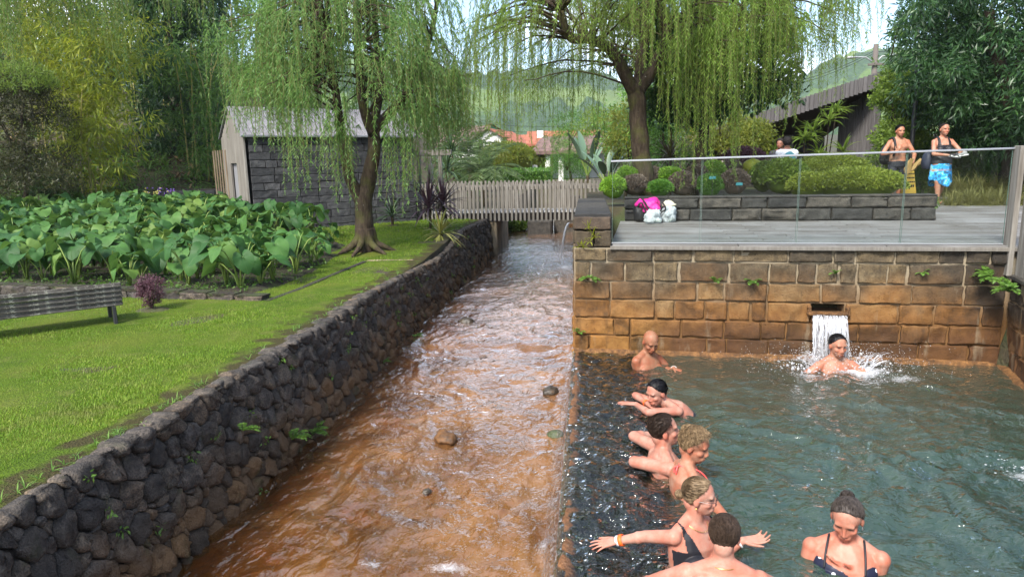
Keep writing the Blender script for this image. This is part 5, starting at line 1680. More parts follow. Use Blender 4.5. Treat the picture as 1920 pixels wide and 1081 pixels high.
# small purple shrub on the lawn
p = lawnz(286, 582, .66)
ps = thing('ornamental_shrub', 'small dusky purple shrub in a mulch ring beside the bench', 'shrub', p)
mulch(p, .21).obj('mulch_ring', M_soil, ps, smooth=True)
g = G()
gr = np.random.default_rng(4)
for i in range(16):
    e = p + V3(gr.normal() * .09, gr.normal() * .09, .12 + .25 * gr.random())
    limb(g, [p, (p + e) / 2 + V3(0, 0, .02), e], .006, .003, 4, 3, .01, i)
g.obj('stems', M_bark2, ps)
M_pshr = leafmat('purple_small_leaf', (.055, .020, .030), (.11, .045, .06), (.19, .10, .12), .25)
g = G()
clump_leaves(g, ell_points(90, p + V3(0, 0, .24), (.14, .14, .19), 5, .5), np.full(90, .045), 34, .022, .012, 6, down=-.1)
g.obj('foliage', M_pshr, ps)
# stone edging of the taro bed and the thin kerb by the lawn
eg = thing('bed_edging', 'row of dark mossy edging stones in front of the taro bed', 'edging', (-6, 7.8, .66))
q0 = lawnz(-40, 552, .66); q1 = lawnz(492, 566, .66)
n = 11; gr = np.random.default_rng(6)
for i in range(n):
    a = q0 + (q1 - q0) * i / n; b = q0 + (q1 - q0) * (i + 1) / n
    h = np.interp(i, [0, 6, 10], [.13, .11, .06]); L = float(np.linalg.norm(b - a))
    V, FS = block_geo(L * .985, h * 1.5, .16, 3000 + i, rough=.02, rnd=.012)
    d = unit(b - a); c = (a + b) / 2
    gg = G(); gg.v = [place(V, (c[0], c[1], float(left_z(c[0], c[1])) + h * .28), math.atan2(d[1], d[0]))]; gg.f = FS; gg.n = len(V)
    gg.obj('edging_stone', M_rub, eg, smooth=True)
    G().box((c[0] - d[1] * .09, c[1] + d[0] * .09, float(left_z(c[0], c[1])) + h * .90), (L * .99, .17, .03), rotz(math.atan2(d[1], d[0]))).obj('moss_top', M_bed, eg)
kb = []
for px, py in ((500, 566), (560, 544), (620, 518), (685, 491)):
    kb.append(lawnz(px, py, .65))
g = G()
for a, b in zip(kb[:-1], kb[1:]):
    d = unit((b - a) * V3(1, 1, 0)); s_ = V3(-d[1], d[0], 0) * .035
    for hh, w in ((.018, 1.0),):
        P = [[a - s_ + V3(0, 0, -.05), a - s_ + V3(0, 0, hh), a + s_ + V3(0, 0, hh), a + s_ + V3(0, 0, -.05)], [b - s_ + V3(0, 0, -.05), b - s_ + V3(0, 0, hh), b + s_ + V3(0, 0, hh), b + s_ + V3(0, 0, -.05)]]
        g.sheet(P)
tag(g.obj('garden_kerb', M_core), 'thin dark kerb strip running through the lawn to the willow', 'kerb')
a, b = lawnz(688, 490, .65), lawnz(838, 488, .62)
d = unit((b - a) * V3(1, 1, 0))
g = G()
for i in range(26):
    c = a + (b - a) * (i + .5) / 26
    if c[0] > -2.75:
        continue
    g.ball((c[0], c[1], float(left_z(c[0], c[1])) + .005), (.04, .022, .022), 7, 5, None, .4, i)
kind(g.obj('pale_edging_pebbles', M_conc, smooth=True), 'stuff')

# ---------------- topiary and shrubs behind the planter wall
M_topg = leafmat('thuja_green', (.085, .21, .02), (.17, .33, .032), (.29, .44, .05), .28)
M_topd = leafmat('box_green', (.04, .12, .016), (.085, .21, .028), (.16, .30, .045), .28)
M_topb = leafmat('brown_topiary', (.085, .062, .048), (.16, .12, .095), (.25, .20, .16), .15)
M_azal = leafmat('azalea', (.075, .115, .014), (.15, .20, .024), (.25, .29, .04), .32)
M_gold = leafmat('golden_conifer', (.15, .19, .012), (.30, .33, .022), (.44, .44, .035), .3)
def mound(label, px, py, pw, ph, Y, mat, seed, dens=1.0, L=.035, W_=.014, name='clipped_shrub', cone=False, group=None, sq=1.0):
    c = aty(px, py, Y); rx = pw / 2 * Y * 1.02 / 1280; rz = ph / 2 * Y * 1.02 / 1280
    tr = thing(name, label, 'shrub', (c[0], c[1], c[2] - rz), group)
    g = G(); gr = np.random.default_rng(seed)
    G().ball(c, (rx * .86, rx * .8 * sq, rz * .86), 14, 10, None, .15, seed).obj('core', mat, tr, smooth=True)
    n = int(2600 * dens)
    d = units(gr.normal(size=(n, 3))); d[:, 2] = np.abs(d[:, 2]) * 1.0 - .25 * gr.random(n)
    bump = np.array([1 + .10 * mnoise.noise(Vector(q * 2.6) + Vector((seed * 1.3, 0, 0))) + .05 * mnoise.noise(Vector(q * 8) + Vector((seed * 1.3, 5, 0))) for q in d])
    if cone:
        k = np.clip((1 - d[:, 2]), .05, 1); P = np.stack([d[:, 0] * rx * k * 1.1, d[:, 1] * rx * k, (d[:, 2] * 2 - 1) * rz * .95], -1)
    else:
        P = d * np.array([rx, rx * .92 * sq, rz]) * (.90 + .10 * gr.random((n, 1)))
    P = P * bump[:, None]
    s_ = .6 + .8 * gr.random(n)
    g.add(*leaf_quads(c + P, d + gr.normal(size=(n, 3)) * .55 + np.array([0, 0, .2]), L * s_, W_ * s_, gr))
    g.obj('foliage', mat, tr)
    return tr
TOP = [(1150, 352, 46, 42, 11.2, M_topg, 'round bright green shrub beside the parapet end'), (1176, 333, 40, 40, 11.8, M_topg, 'round lime shrub left of the willow trunk'), (1190, 348, 46, 40, 11.4, M_topb, 'brown ball shrub at the foot of the willow trunk'), (1222, 334, 46, 42, 12.1, M_topb, 'brown ball shrub right of the willow trunk'), (1256, 330, 46, 32, 12.0, M_topg, 'lime green shrub between two brown balls'), (1238, 354, 46, 32, 11.3, M_topd, 'low dark green ball shrub at the planter wall'), (1280, 346, 52, 46, 11.5, M_topb, 'wide brown ball shrub before the second trunk'), (1306, 326, 36, 34, 12.4, M_topb, 'brown ball shrub just right of the second trunk'), (1337, 322, 44, 40, 12.6, M_topg, 'lime shrub rising behind the dark dome'), (1330, 349, 46, 44, 11.4, M_topd, 'dark green dome shrub at the planter wall'), (1372, 316, 38, 28, 13.0, M_topb, 'higher brown ball shrub behind the twin brown ball'), (1378, 342, 50, 48, 11.6, M_topb, 'large brown ball shrub in the middle of the planter'), (1411, 312, 38, 32, 12.8, M_gold, 'golden green pointed shrub in the planter'), (1443, 312, 26, 22, 13.4, M_topb, 'small brown ball shrub by the white shirted walker'), (1432, 336, 44, 56, 12.2, M_lime, 'loose green bush right of the golden shrub'), (1470, 334, 80, 66, 11.8, M_lime, 'broad loose green bush beside the azalea mounds')]
for i, (px, py, w_, h_, Y, m, lb) in enumerate(TOP):
    mound(lb, px, py, w_, h_, Y, m, 40 + i, 2.4 if m is not M_lime else 2.0, .030 if m is not M_lime else .06, .018 if m is not M_lime else .034, cone=(m is M_gold))
mound('big azalea mound behind the right planter end', 1555, 330, 150, 78, 12.4, M_azal, 71, 7.0, .034, .020, 'azalea_mound')
mound('wide low azalea mound at the right planter end', 1605, 346, 165, 60, 11.2, M_azal, 72, 7.0, .034, .020, 'azalea_mound', sq=.7)
mound('dull green azalea mound between the loose bush and the big mound', 1515, 350, 70, 50, 11.2, M_azal, 73, 3.6, .034, .020, 'azalea_mound')
# planting soil is the ground sheet; low ground cover along the planter
g = G(); gr = np.random.default_rng(15)
for i in range(150):
    q = uv(.6 + 4.3 * gr.random(), 3.3 + .5 * gr.random(), 1.44)
    clump_leaves(g, [q], [.10], 22, .05, .02, i + 60)
kind(g.obj('planter_ground_cover', M_mid, origin=(0, 0, 0)), 'stuff')
def gz(px, py, Y, z=None):
    p = aty(px, py, Y); p[2] = 1.40 if z is None else z; return p
spiky('red and green cordyline behind the clipped shrubs', gz(1256, 330, 14.6), .75, 70, .62, .035, M_redst, 91)
spiky('grey green yucca leaves behind the second trunk', gz(1318, 330, 14.2), .35, 50, .55, .03, M_dgs, 92, 'yucca')
spiky('small striped cordyline near the parapet', gz(1172, 322, 13.2), .35, 46, .5, .03, M_redst, 93)
# second trunk: evergreen behind the willow
b = gz(1292, 350, 12.9)
tree('laurel_tree', 'dark broad leaved tree behind the pale willow strands', b, 5, [(C_(1330, 110, 13.2), (1.35, 1.1, .95)), (C_(1400, 130, 13.4), (1.0, .9, .75)), (C_(1250, 60, 13.4), (1.2, .9, .9)), (C_(1290, 195, 13.2), (.75, .6, .4))], M_dark, 230, 80, .30, .11, .05, 95, .17, down=.3)
# mid distance right of the bridge
def paddle(label, base, h, n, L, W_, seed, mat, name='strelitzia'):
    tr = thing(name, label, 'plant', base); b = np.asarray(base, float); gr = np.random.default_rng(seed)
    gs = G(); limb(gs, [b - V3(0, 0, .1), b + V3(.03, 0, h * .3), b + V3(0, 0, h * .55)], .06, .05, 7, 4, .02, seed); gs.obj('stem', M_bark, tr, smooth=True)
    for i in range(n):
        a = i * 2.4 + .5 * gr.random(); e = R(50 + 32 * gr.random()); d = V3(math.cos(a) * math.cos(e), math.sin(a) * math.cos(e), math.sin(e))
        st = b + V3(0, 0, h * .5) + d * h * .35
        s_ = unit(np.cross(d, V3(0, 0, 1))); rows = []; p = st.copy(); l = L * (.7 + .5 * gr.random())
        for k in range(8):
            u_ = k / 7; w = W_ * math.sin(math.pi * min(.97, u_ * .9 + .06)) ** .7 / 2; nn = np.cross(s_, d)
            rows.append([p - s_ * w + nn * w * .25, p, p + s_ * w + nn * w * .25]); d = unit(d + V3(0, 0, -.08)); p = p + d * l / 7
        lf = G().sheet(np.array(rows)).obj('leaf', mat, tr, smooth=True)
        G().tube([b + V3(0, 0, h * .5), (b + V3(0, 0, h * .5) + st) / 2 + V3(0, 0, .02), st], .015, 5).obj('stalk', M_tstem, tr)
M_padl = solid_leaf('paddle_leaf', (.055, .11, .065), (.13, .20, .13))
paddle('grey green strelitzia with broad paddle leaves at the bridge end', gz(1138, 340, 17.0, .9), 1.15, 8, .62, .20, 101, M_padl)
paddle('second strelitzia with upright paddle leaves left of the first', gz(1102, 340, 19.5, .9), 1.5, 7, .75, .22, 102, M_padl)
tree('conifer', 'slim dark conifer beyond the footbridge', gz(1062, 335, 21, .9), 4, [(C_(1065, 265, 21), (.62, .6, 1.1)), (C_(1064, 310, 21), (.72, .6, .6))], M_topd, 120, 90, .18, .06, .012, 103, .06, down=-.2)
tree('garden_tree', 'yellow green shrub tree right of the strelitzia', gz(1180, 330, 16.5), 3, [(C_(1180, 250, 16.5), (.55, .5, .75))], M_yel, 70, 70, .22, .07, .02, 104, .05)
tree('garden_tree', 'dense dark green shrub between the two trunks', gz(1245, 330, 16.0), 3, [(C_(1240, 265, 16), (.75, .5, .9))], M_topd, 90, 80, .24, .06, .025, 105, .06)
tree('garden_tree', 'loose yellow green tree left of the cafe roof', gz(1350, 330, 18), 3, [(C_(1345, 245, 18), (.85, .6, .75)), (C_(1385, 255, 18.5), (.6, .5, .5))], M_yel, 120, 70, .26, .08, .03, 106, .06)
tree('garden_tree', 'yellow flowering shrub under the willow strands', gz(1420, 330, 17), 2, [(C_(1420, 262, 17), (.5, .4, .45))], M_yel, 60, 60, .2, .07, .03, 107, .04)
mound('purple leaved bush before the cafe terrace', 1395, 296, 70, 36, 15.5, M_pshr, 108, 1.2, .06, .03, 'purple_bush')
# palms and hedges beyond the bridge
def palm(label, px, py, Y, h, n, L, seed, mat, zb=.9):
    b = gz(px, py, Y, zb); tr = thing('palm', label, 'palm', b); g = G()
    limb(g, [b - V3(0, 0, .1), b + V3(.04, 0, h * .5), b + V3(0, 0, h)], .09, .07, 8, 4, .03, seed); g.obj('trunk', M_bark, tr, smooth=True)
    gr = np.random.default_rng(seed); gl = G()
    for i in range(n):
        a = 6.283 * i / n + .3 * gr.random(); e = R(10 + 65 * gr.random()); d = V3(math.cos(a) * math.cos(e), math.sin(a) * math.cos(e), math.sin(e)); p = b + V3(0, 0, h); P = []
        for k in range(14):
            P.append(p.copy()); p = p + d * L / 13; d = unit(d + V3(0, 0, -.10))
        P = np.array(P); gl.tube(P, .007, 3, cap=False); T = units(np.gradient(P, axis=0)); S = units(np.cross(T, V3(0, 0, 1)))
        for sg in (-1, 1):
            for q in range(3):
                gl.add(*leaf_quads(P[2:] + T[2:] * q * L / 39, (T * .7 + S * sg * 1.0 + V3(0, 0, -.35))[2:], np.full(12, .28 * L / 1.1), np.full(12, .022), gr))
    gl.obj('fronds', mat, tr)
M_palm = leafmat('palm_leaf', (.045, .085, .025), (.085, .14, .045), (.15, .21, .08), .25)
palm('feathery palm behind the footbridge at the left', 905, 335, 20.5, .9, 26, 1.35, 111, M_palm)
palm('second palm with arching fronds further back', 880, 325, 24, 1.3, 22, 1.5, 112, M_palm)
spiky('tall green dracaena behind the bridge slats', gz(838, 340, 19, .9), 1.0, 60, .75, .045, M_dgs, 113, 'dracaena')
spiky('second tall dracaena beside the pergola posts', gz(850, 335, 21, .9), 1.5, 60, .75, .045, M_dgs, 114, 'dracaena')
def hedge(label, px0, px1, py0, py1, Y, th, mat, seed, n, L=.07, W_=.03):
    a = aty(px0, py1, Y); b = aty(px1, py0, Y); lo = np.array([a[0], Y, a[2]]); hi = np.array([b[0], Y + th, b[2]])
    tr = thing('hedge', label, 'hedge', ((lo[0] + hi[0]) / 2, Y, lo[2])); gr = np.random.default_rng(seed)
    G().box((lo + hi) / 2, (hi - lo) * .9).obj('core', M_core, tr)
    P = lo + (hi - lo) * gr.random((n, 3)); P[: n // 2, 1] = Y - .05 * gr.random(n // 2); P[n // 2: 3 * n // 4, 2] = hi[2] + .10 * gr.random(n // 4 + (3 * n // 4 - n // 2 - n // 4))
    g = G(); s_ = .7 + .6 * gr.random(n); g.add(*leaf_quads(P, gr.normal(size=(n, 3)) + np.array([0, -.5, .2]), L * s_, W_ * s_, gr)); g.obj('foliage', mat, tr)
hedge('clipped dark hedge beyond the footbridge', 905, 1035, 320, 342, 25, 1.2, M_topd, 121, 7000)
hedge('dark hedge closing the view behind the left palms', 770, 915, 300, 345, 27, 1.5, M_mid, 122, 9000)
mound('big yellow green bush before the white house', 950, 300, 110, 66, 34, M_yel, 123, 2.4, .12, .06, 'garden_bush')
mound('yellow bush between palms and white house', 1005, 300, 60, 46, 36, M_yel, 124, 1.5, .12, .06, 'garden_bush')
mound('bright green plants at the stream edge beyond the bridge', 962, 424, 60, 40, 22, M_lime, 125, 1.2, .10, .05, 'stream_bush')
for i, (px, py, Y, r, h) in enumerate([(800, 255, 38, 2.0, 2.2), (720, 230, 36, 2.5, 3.0), (1120, 262, 40, 2.4, 1.8), (1210, 240, 34, 2.4, 2.6), (1290, 262, 36, 2.2, 1.8), (1440, 250, 44, 3.0, 1.5)]):
    tree('background_tree', ['loose green tree behind the pergola', 'green tree rising behind the hut roof', 'pale green tree beyond the strelitzias', 'dark green tree beyond the willow trunk', 'green tree beyond the two trunks', 'dark tree behind the cafe terrace'][i], gz(px, 310, Y, 1.2), 5, [(C_(px, py, Y), (r, 1.6, h))], [M_mid, M_mid, M_lime, M_topd, M_mid, M_topd][i], 90, 55, .5, .16, .07, 130 + i, .12)
# ---------------- right side
def drac(label, px, py, Y, h, seed):
    b = gz(px, py, Y, 1.25); tr = thing('dracaena', label, 'plant', b, 'dracaenas before the cafe'); gr = np.random.default_rng(seed); gs = G(); gl = G()
    for i in range(3):
        e = b + V3(gr.normal() * .22, gr.normal() * .15, h * (.6 + .4 * gr.random())); limb(gs, [b, (b + e) / 2, e], .02, .012, 5, 4, .03, seed + i)
        strap(gl, e, 26, .42, .06, seed + i, (0, 80), 1.2)
    gs.obj('stems', M_bark2, tr, smooth=True); gl.obj('leaves', M_lime, tr)
for i, (px, h) in enumerate(((1480, 1.1), (1512, 1.5), (1545, 1.9), (1562, 1.0))):
    drac(['short lime dracaena next to the white shirted walker', 'lime dracaena under the middle of the cafe roof', 'tallest lime dracaena before the cafe entrance', 'bushy dracaena at the corner of the cafe wall'][i], px, 320, 16.5, h, 140 + i)
tree('climbing_shrub', 'bright green leafy shrub climbing the cafe wall corner', gz(1680, 330, 15.6, 1.15), 4, [(C_(1690, 175, 15.8), (.50, .5, .45)), (C_(1668, 275, 15.6), (.34, .4, .55)), (C_(1700, 230, 15.9), (.5, .5, .8))], M_lime, 150, 70, .16, .085, .035, 151, .05, down=.1)
tree('bamboo_hedge', 'dense green bamboo foliage behind the walking couple', gz(1745, 330, 16.8, 1.1), 5, [(C_(1760, 230, 16.6), (1.0, .8, 1.5)), (C_(1770, 320, 16.3), (.95, .6, .7)), (C_(1740, 150, 17), (.8, .7, 1.0))], M_mid, 260, 80, .28, .15, .026, 152, .06, down=.5, cat='bush')
tree('evergreen_tree', 'huge dark evergreen tree filling the upper right corner', gz(1905, 340, 14.5, 1.2), 7, [(C_(1850, 60, 14.2), (1.55, 1.3, 1.3)), (C_(1915, 140, 13.8), (1.4, 1.2, 1.2)), (C_(1800, 170, 15), (.95, .9, .9)), (C_(1900, -40, 14.5), (1.7, 1.3, 1.2)), (C_(1760, 40, 16), (.8, .8, .9)), (C_(1900, 245, 14.6), (.9, .8, .5))], M_dark, 420, 85, .34, .13, .034, 153, .24, down=.55)
tree('evergreen_tree', 'dark shaded trees behind the grass bank on the right', gz(1850, 340, 19, 1.4), 6, [(C_(1850, 220, 18.5), (1.9, 1.0, 1.9)), (C_(1930, 260, 17), (1.3, 1.0, 1.6))], M_dark, 170, 70, .4, .14, .045, 154, .2)
# wispy sapling against the sky
s0 = gz(1672, 330, 16, 1.2); tr = thing('sapling', 'wispy sapling standing against the sky left of the evergreen', 'tree', s0); g = G()
P = limb(g, [s0, aty(1672, 200, 16), aty(1668, 130, 16), aty(1683, 50, 16)], .03, .008, 6, 6, .05, 3); g.obj('trunk', M_bark2, tr)
g = G(); clump_leaves(g, np.concatenate([P[-14:], P[-14:] + np.random.default_rng(1).normal(size=(14, 3)) * .12]), np.full(28, .15), 14, .09, .03, 156); g.obj('crown', M_mid, tr)
# sedge bank to the right of the deck
M_sedge = leafmat('sedge', (.10, .115, .030), (.19, .19, .06), (.30, .28, .11), .3)
gr = np.random.default_rng(16)
for i, (px, py) in enumerate(((1785, 372), (1815, 374), (1845, 378), (1875, 384), (1905, 392), (1800, 350), (1835, 350), (1870, 352), (1900, 355), (1775, 345))):
    c = aty(px, py, 13.0 - i * .02 if i < 5 else 14.4); c[2] = 1.15 if i < 5 else 1.35
    tr = thing('sedge_tuft', ['leftmost', 'second from left', 'middle', 'fourth from left', 'rightmost'][(0, 1, 2, 3, 4, 1, 2, 3, 4, 0)[i]] + (' pale sedge tuft in the front row along the deck' if i < 5 else ' pale sedge tuft in the back row under the dark trees'), 'grass', c, 'front sedge tufts' if i < 5 else 'back sedge tufts')
    g = G(); strap(g, c, 150, .50, .010, 160 + i, (25, 85), 1.9, 5)
    for q in range(3):
        strap(g, c + V3(gr.normal() * .14, gr.normal() * .1, 0), 70, .42, .010, 260 + i * 3 + q, (25, 85), 1.9, 5)
    g.obj('leaves', M_sedge, tr)
# ferns and weeds rooted in the walls
M_fern = leafmat('fern_green', (.06, .14, .02), (.12, .24, .035), (.20, .34, .06), .35)
def fern(label, p, n, L, seed, az=0.0, spread=6.283, grp=None):
    tr = thing('fern', label, 'fern', p, grp); g = G(); gr = np.random.default_rng(seed)
    for i in range(n):
        a = az + spread * ((i + gr.random()) / n - .5); e = R(20 + 50 * gr.random()); d = V3(math.cos(a) * math.cos(e), math.sin(a) * math.cos(e), math.sin(e)); q = np.array(p, float); P = []
        for k in range(11):
            P.append(q.copy()); q = q + d * L * (.8 + .4 * gr.random()) / 10; d = unit(d + V3(0, 0, -.13))
        P = np.array(P); T = units(np.gradient(P, axis=0)); S = units(np.cross(T, V3(0, 0, 1))); g.tube(P, .0022, 3, cap=False)
        w = L * .30 * np.sin(np.linspace(.35, 3.0, 11))
        for sg in (-1, 1):
            for f in (0, .5):
                PP = P + T * f * L / 10; g.add(*leaf_quads(PP, S * sg + T * .35, w, np.full(11, L * .075), gr, .05))
    g.obj('fronds', M_fern, tr)
def onwall(px, py):
    d = ray(px, py); tq = -2.42 / d[0]; return V3(0, 0, ZC) + d * tq + V3(.06, 0, 0)
for i, (px, py, n, L, lb) in enumerate([(535, 822, 5, .16, 'bright fern low on the rubble wall, left of a pair'), (575, 812, 6, .15, 'bright fern at the waterline, right of a pair'), (440, 806, 3, .12, 'single thin fern frond on the rubble wall'), (768, 630, 4, .14, 'small fern near the far end of the rubble wall'), (710, 680, 4, .10, 'tiny fern on the rubble wall above the water')]):
    fern(lb, onwall(px, py), n, L, 170 + i, 0.0, 2.4)
gr = np.random.default_rng(18)
g = G()
for i in range(60):                           # moss and seedlings on the stones
    y = 1.9 + 12 * gr.random() ** 1.4; v_ = gr.random() ** .6
    q = rub_map(np.array([[y, .15 + .98 * v_]]), np.array([.05]))[0]
    clump_leaves(g, [q], [.022 + .025 * gr.random()], 14, .028, .013, i + 700)
for i in range(150):                          # ragged grass fringe over the wall head
    y = 1.9 + 14 * gr.random() ** 1.2
    q = V3(-2.60 - .10 * gr.random(), y, float(wall_top(y)) + .01)
    strap(g, q, 6, .07, .006, i + 40, (20, 80), 1.5, 3)
kind(g.obj('wall_weeds', M_fern, origin=(0, 0, 0)), 'stuff')
for i, (u_, z, L, lb) in enumerate([(.18, .86, .14, 'fern on the pool wall just below the parapet'), (1.52, .83, .10, 'small leafy weed in the joint left of the wall centre'), (1.90, .83, .12, 'wider leafy weed in the joint near the wall centre'), (2.72, .93, .08, 'tiny weed in the upper joint right of the spout'), (.05, .22, .10, 'weed at the waterline under the parapet corner'), (3.55, .95, .08, 'yellowish weed in the joint near the right end')]):
    fern(lb, uv(u_, -.03, z), 5, L, 190 + i, -math.pi / 2, 3.0)
for i, (q, z, L) in enumerate([((4.02, -.10), .92, .17), ((4.10, -.3), .82, .16), ((4.03, -.5), .88, .15)]):
    fern(['lush fern at the top of the right pool corner', 'fern hanging below the timber screen', 'fern nearest the camera on the right side wall'][i], uv(q[0] + .12, q[1], z), 9, L, 200 + i, math.pi * .95, 4.0)
yl = thing('wall_succulent', 'yellow green long leaved weed on the parapet front', 'plant', (.03, 7.56, 1.2)); g = G()
for q in ((.02, 1.25), (.05, 1.33), (.08, 1.30), (.0, 1.40), (-.10, 1.20), (-.06, 1.18)):
    strap(g, (q[0], 7.575, q[1]), 6, .13, .014, int(q[1] * 100), (10, 85), .8, 4, 2.6, -2.9)
M_ylw = leafmat('yellow_weed', (.17, .22, .012), (.28, .33, .02), (.38, .40, .04), .35)
g.obj('leaves', M_ylw, yl)
# small flowers by the bank wall
g = G(); g2 = G(); gr = np.random.default_rng(19)
for i in range(46):
    c = aty(270 + 60 * gr.random(), 352 + 12 * gr.random(), 15.7)
    (g if i % 2 else g2).ball(c, .020, 6, 4)
t = NT('purple_petal'); M_pp = t.out(t.pbsdf((.10, .05, .24), .6)); t = NT('yellow_petal'); M_yp = t.out(t.pbsdf((.35, .33, .08), .6))
fl = thing('flower_patch', 'patch of purple and yellow flowers on the bank wall', 'flowers', aty(300, 372, 15.7)); kind(g.obj('purple_flowers', M_pp, fl), 'stuff'); kind(g2.obj('yellow_flowers', M_yp, fl), 'stuff')
# ------------------------------------------------------------------ furniture and small things
p1 = lawnz(188, 612, .66); p0 = lawnz(12, 636, .66)
ax = unit((p1 - p0) * V3(1, 1, 0)); ba = math.atan2(ax[1], ax[0]); bk = V3(-ax[1], ax[0], 0)      # bk points away from the camera: the seat side
t = NT('lichen_timber')
p = t.obj()
n1 = t.noise(t.n('ShaderNodeMapping', {'Vector': t.mp(p, rot=(0, 0, -ba)), 'Scale': (5.0, 30, 30)}).outputs[0], 1.0, 6, .65); n2 = t.noise(t.n('ShaderNodeMapping', {'Vector': t.mp(p, rot=(0, 0, -ba)), 'Scale': (1, 1, 1)}).outputs[0], 22, 6, .75)
c = t.ramp(n1, [(.3, (.030, .027, .024)), (.55, (.085, .078, .070)), (.75, (.16, .15, .14))])
c = t.mix(t.ramp(n2, [(.52, 0), (.62, .8)]), c, t.mix(t.noise(p, 60, 3), (.20, .20, .16), (.31, .31, .26)))
M_lich = t.out(t.pbsdf(c, 1.0, t.bump(t.ma('ADD', n1, n2), 1, .008), spec=.05))
bn = thing('park_bench', 'weathered lichen covered wooden bench seen from behind', 'bench', (p0 + p1) / 2)
def bp(a, b, z):
    return (p0 + p1) / 2 + ax * a + bk * b + V3(0, 0, z - float((p0 + p1)[2]) / 2 + .66)
BL = 1.50
cen = -.17
tiltm = rotz(ba) @ np.array([[1, 0, 0], [0, math.cos(-.22), -math.sin(-.22)], [0, math.sin(-.22), math.cos(-.22)]])
for i in range(5):
    z = .205 + i * .047
    G().bbox(bp(cen, -.02 - i * .011, z), (BL, .024, .043), .006, tiltm).obj('back_slat', M_lich, bn)
for i in range(4):
    G().bbox(bp(cen, .07 + i * .08, .190 + .004 * i), (BL, .074, .028), .006, rotz(ba)).obj('seat_slat', M_lich, bn)
for a in (-.74, .50):
    for b_, lean in ((.0, -.05), (.36, .04)):
        G().bbox(bp(a, b_ + lean * .5, .07), (.032, .075, .22), .005, rotz(ba) @ np.array([[1, 0, 0], [0, math.cos(lean), -math.sin(lean)], [0, math.sin(lean), math.cos(lean)]])).obj('leg', M_blk, bn)
    G().bbox(bp(a, .18, .165), (.016, .40, .03), .004, rotz(ba)).obj('seat_bracket', M_blk, bn)
    G().bbox(bp(a, .005, .30), (.016, .03, .24), .004, tiltm).obj('back_bracket', M_blk, bn)
# ---------------- bags on the deck
def soft(c, r, seed, amp=.18, nu=22, nv=16, flat=.0):
    g = G(); g.ball((0, 0, 0), 1.0, nu, nv)
    V = g.v[0]
    out = []
    for q in V:
        k = 1 + amp * mnoise.noise(Vector(q * 1.6) + Vector((seed * 3.1, 0, 0))) + amp * .8 * abs(mnoise.noise(Vector(q * 4.5) + Vector((seed, 4, 0)))) - amp * .3
        z = max(q[2] * k, -.72)
        out.append([q[0] * k * r[0], q[1] * k * r[1], z * r[2]])
    g.v = [np.array(out) + np.asarray(c, float)]
    return g
t = NT('pink_nylon'); p = t.obj(); M_pink = t.out(t.pbsdf(t.mix(t.noise(p, 9, 3), (.55, .012, .19), (.70, .03, .30)), .5, t.bump(t.noise(p, 14, 4), 1, .02)))
t = NT('black_nylon'); p = t.obj(); M_bnyl = t.out(t.pbsdf((.012, .012, .014), .6, t.bump(t.noise(p, 18, 4), 1, .015)))
t = NT('plastic_bag'); p = t.obj()
nb_ = t.noise(t.mp(p, (1, 1, .6)), 16, 6, .7, 2.0)
cc = t.mix(t.ramp(t.noise(p, 7, 2), [(.6, 0), (.66, .5)]), (.68, .74, .76), (.55, .70, .50))
M_pbag = t.out(t.n('ShaderNodeMixShader', {0: .35, 1: t.pbsdf(cc, .3, t.bump(nb_, 1, .04), spec=.5), 2: t.n('ShaderNodeBsdfTranslucent', {'Color': (.75, .80, .82, 1)}).outputs[0]}).outputs[0])
t = NT('cream_cloth'); p = t.obj(); M_cream = t.out(t.pbsdf(t.mix(t.noise(p, 20, 3), (.62, .54, .36), (.75, .68, .50)), .9))
def dk(px, py):
    q = atz(px, py, DZ); return q
q = dk(1224, 419); by = q[1] + .15
o = soft((q[0], q[1] + .02, DZ + .084), (.132, .10, .115), 2, .42, 34, 24)
bg = tag(o.obj('carrier_bag', M_pbag, smooth=True), 'white plastic carrier bag in front, left of the pair', 'bag', 'plastic bags on the deck')
q2 = dk(1254, 417)
tag(soft((q2[0], q2[1] + .06, DZ + .112), (.112, .105, .155), 5, .42, 34, 24).obj('carrier_bag', M_pbag, smooth=True), 'taller white plastic carrier bag with cream cloth, right of the pair', 'bag', 'plastic bags on the deck')
bp_ = thing('backpack', 'bright pink and black backpack leaning on the planter wall', 'backpack', (q[0], q[1] + .3, DZ))
c = aty(1217, 384, q[1] + .27)
soft((c[0], c[1], c[2] - .02), (.19, .14, .115), 7, .36, 30, 20).obj('pink_body', M_pink, bp_, smooth=True)
c2 = aty(1203, 405, q[1] + .27)
soft((c2[0] - .01, c2[1] + .05, DZ + .12), (.12, .13, .165), 8, .2).obj('black_base', M_bnyl, bp_, smooth=True)
for i, (a, e, m_) in enumerate((((1203, 372), (1240, 392), (1222, 394)), ((1196, 388), (1214, 404), (1203, 380)), ((1240, 378), (1238, 400), (1248, 390)))):
    P = [aty(*a, q[1] + .14), aty(*m_, q[1] + .11), aty(*e, q[1] + .12)]
    g = G(); limb(g, P, .014, .012, 6, 5, .01, i); g.obj('strap', M_bnyl, bp_, smooth=True)
c = aty(1254, 383, q[1] + .24)
tag(soft(c, (.10, .07, .05), 11, .35).obj('folded_cloth', M_cream, smooth=True), 'cream cloth stuffed into the top of the right carrier bag', 'cloth')
c = aty(1241, 379, q[1] + .28)
soft((c[0] + .02, c[1] + .06, c[2] - .06), (.12, .10, .10), 12, .2).obj('black_flap', M_bnyl, bp_, smooth=True)
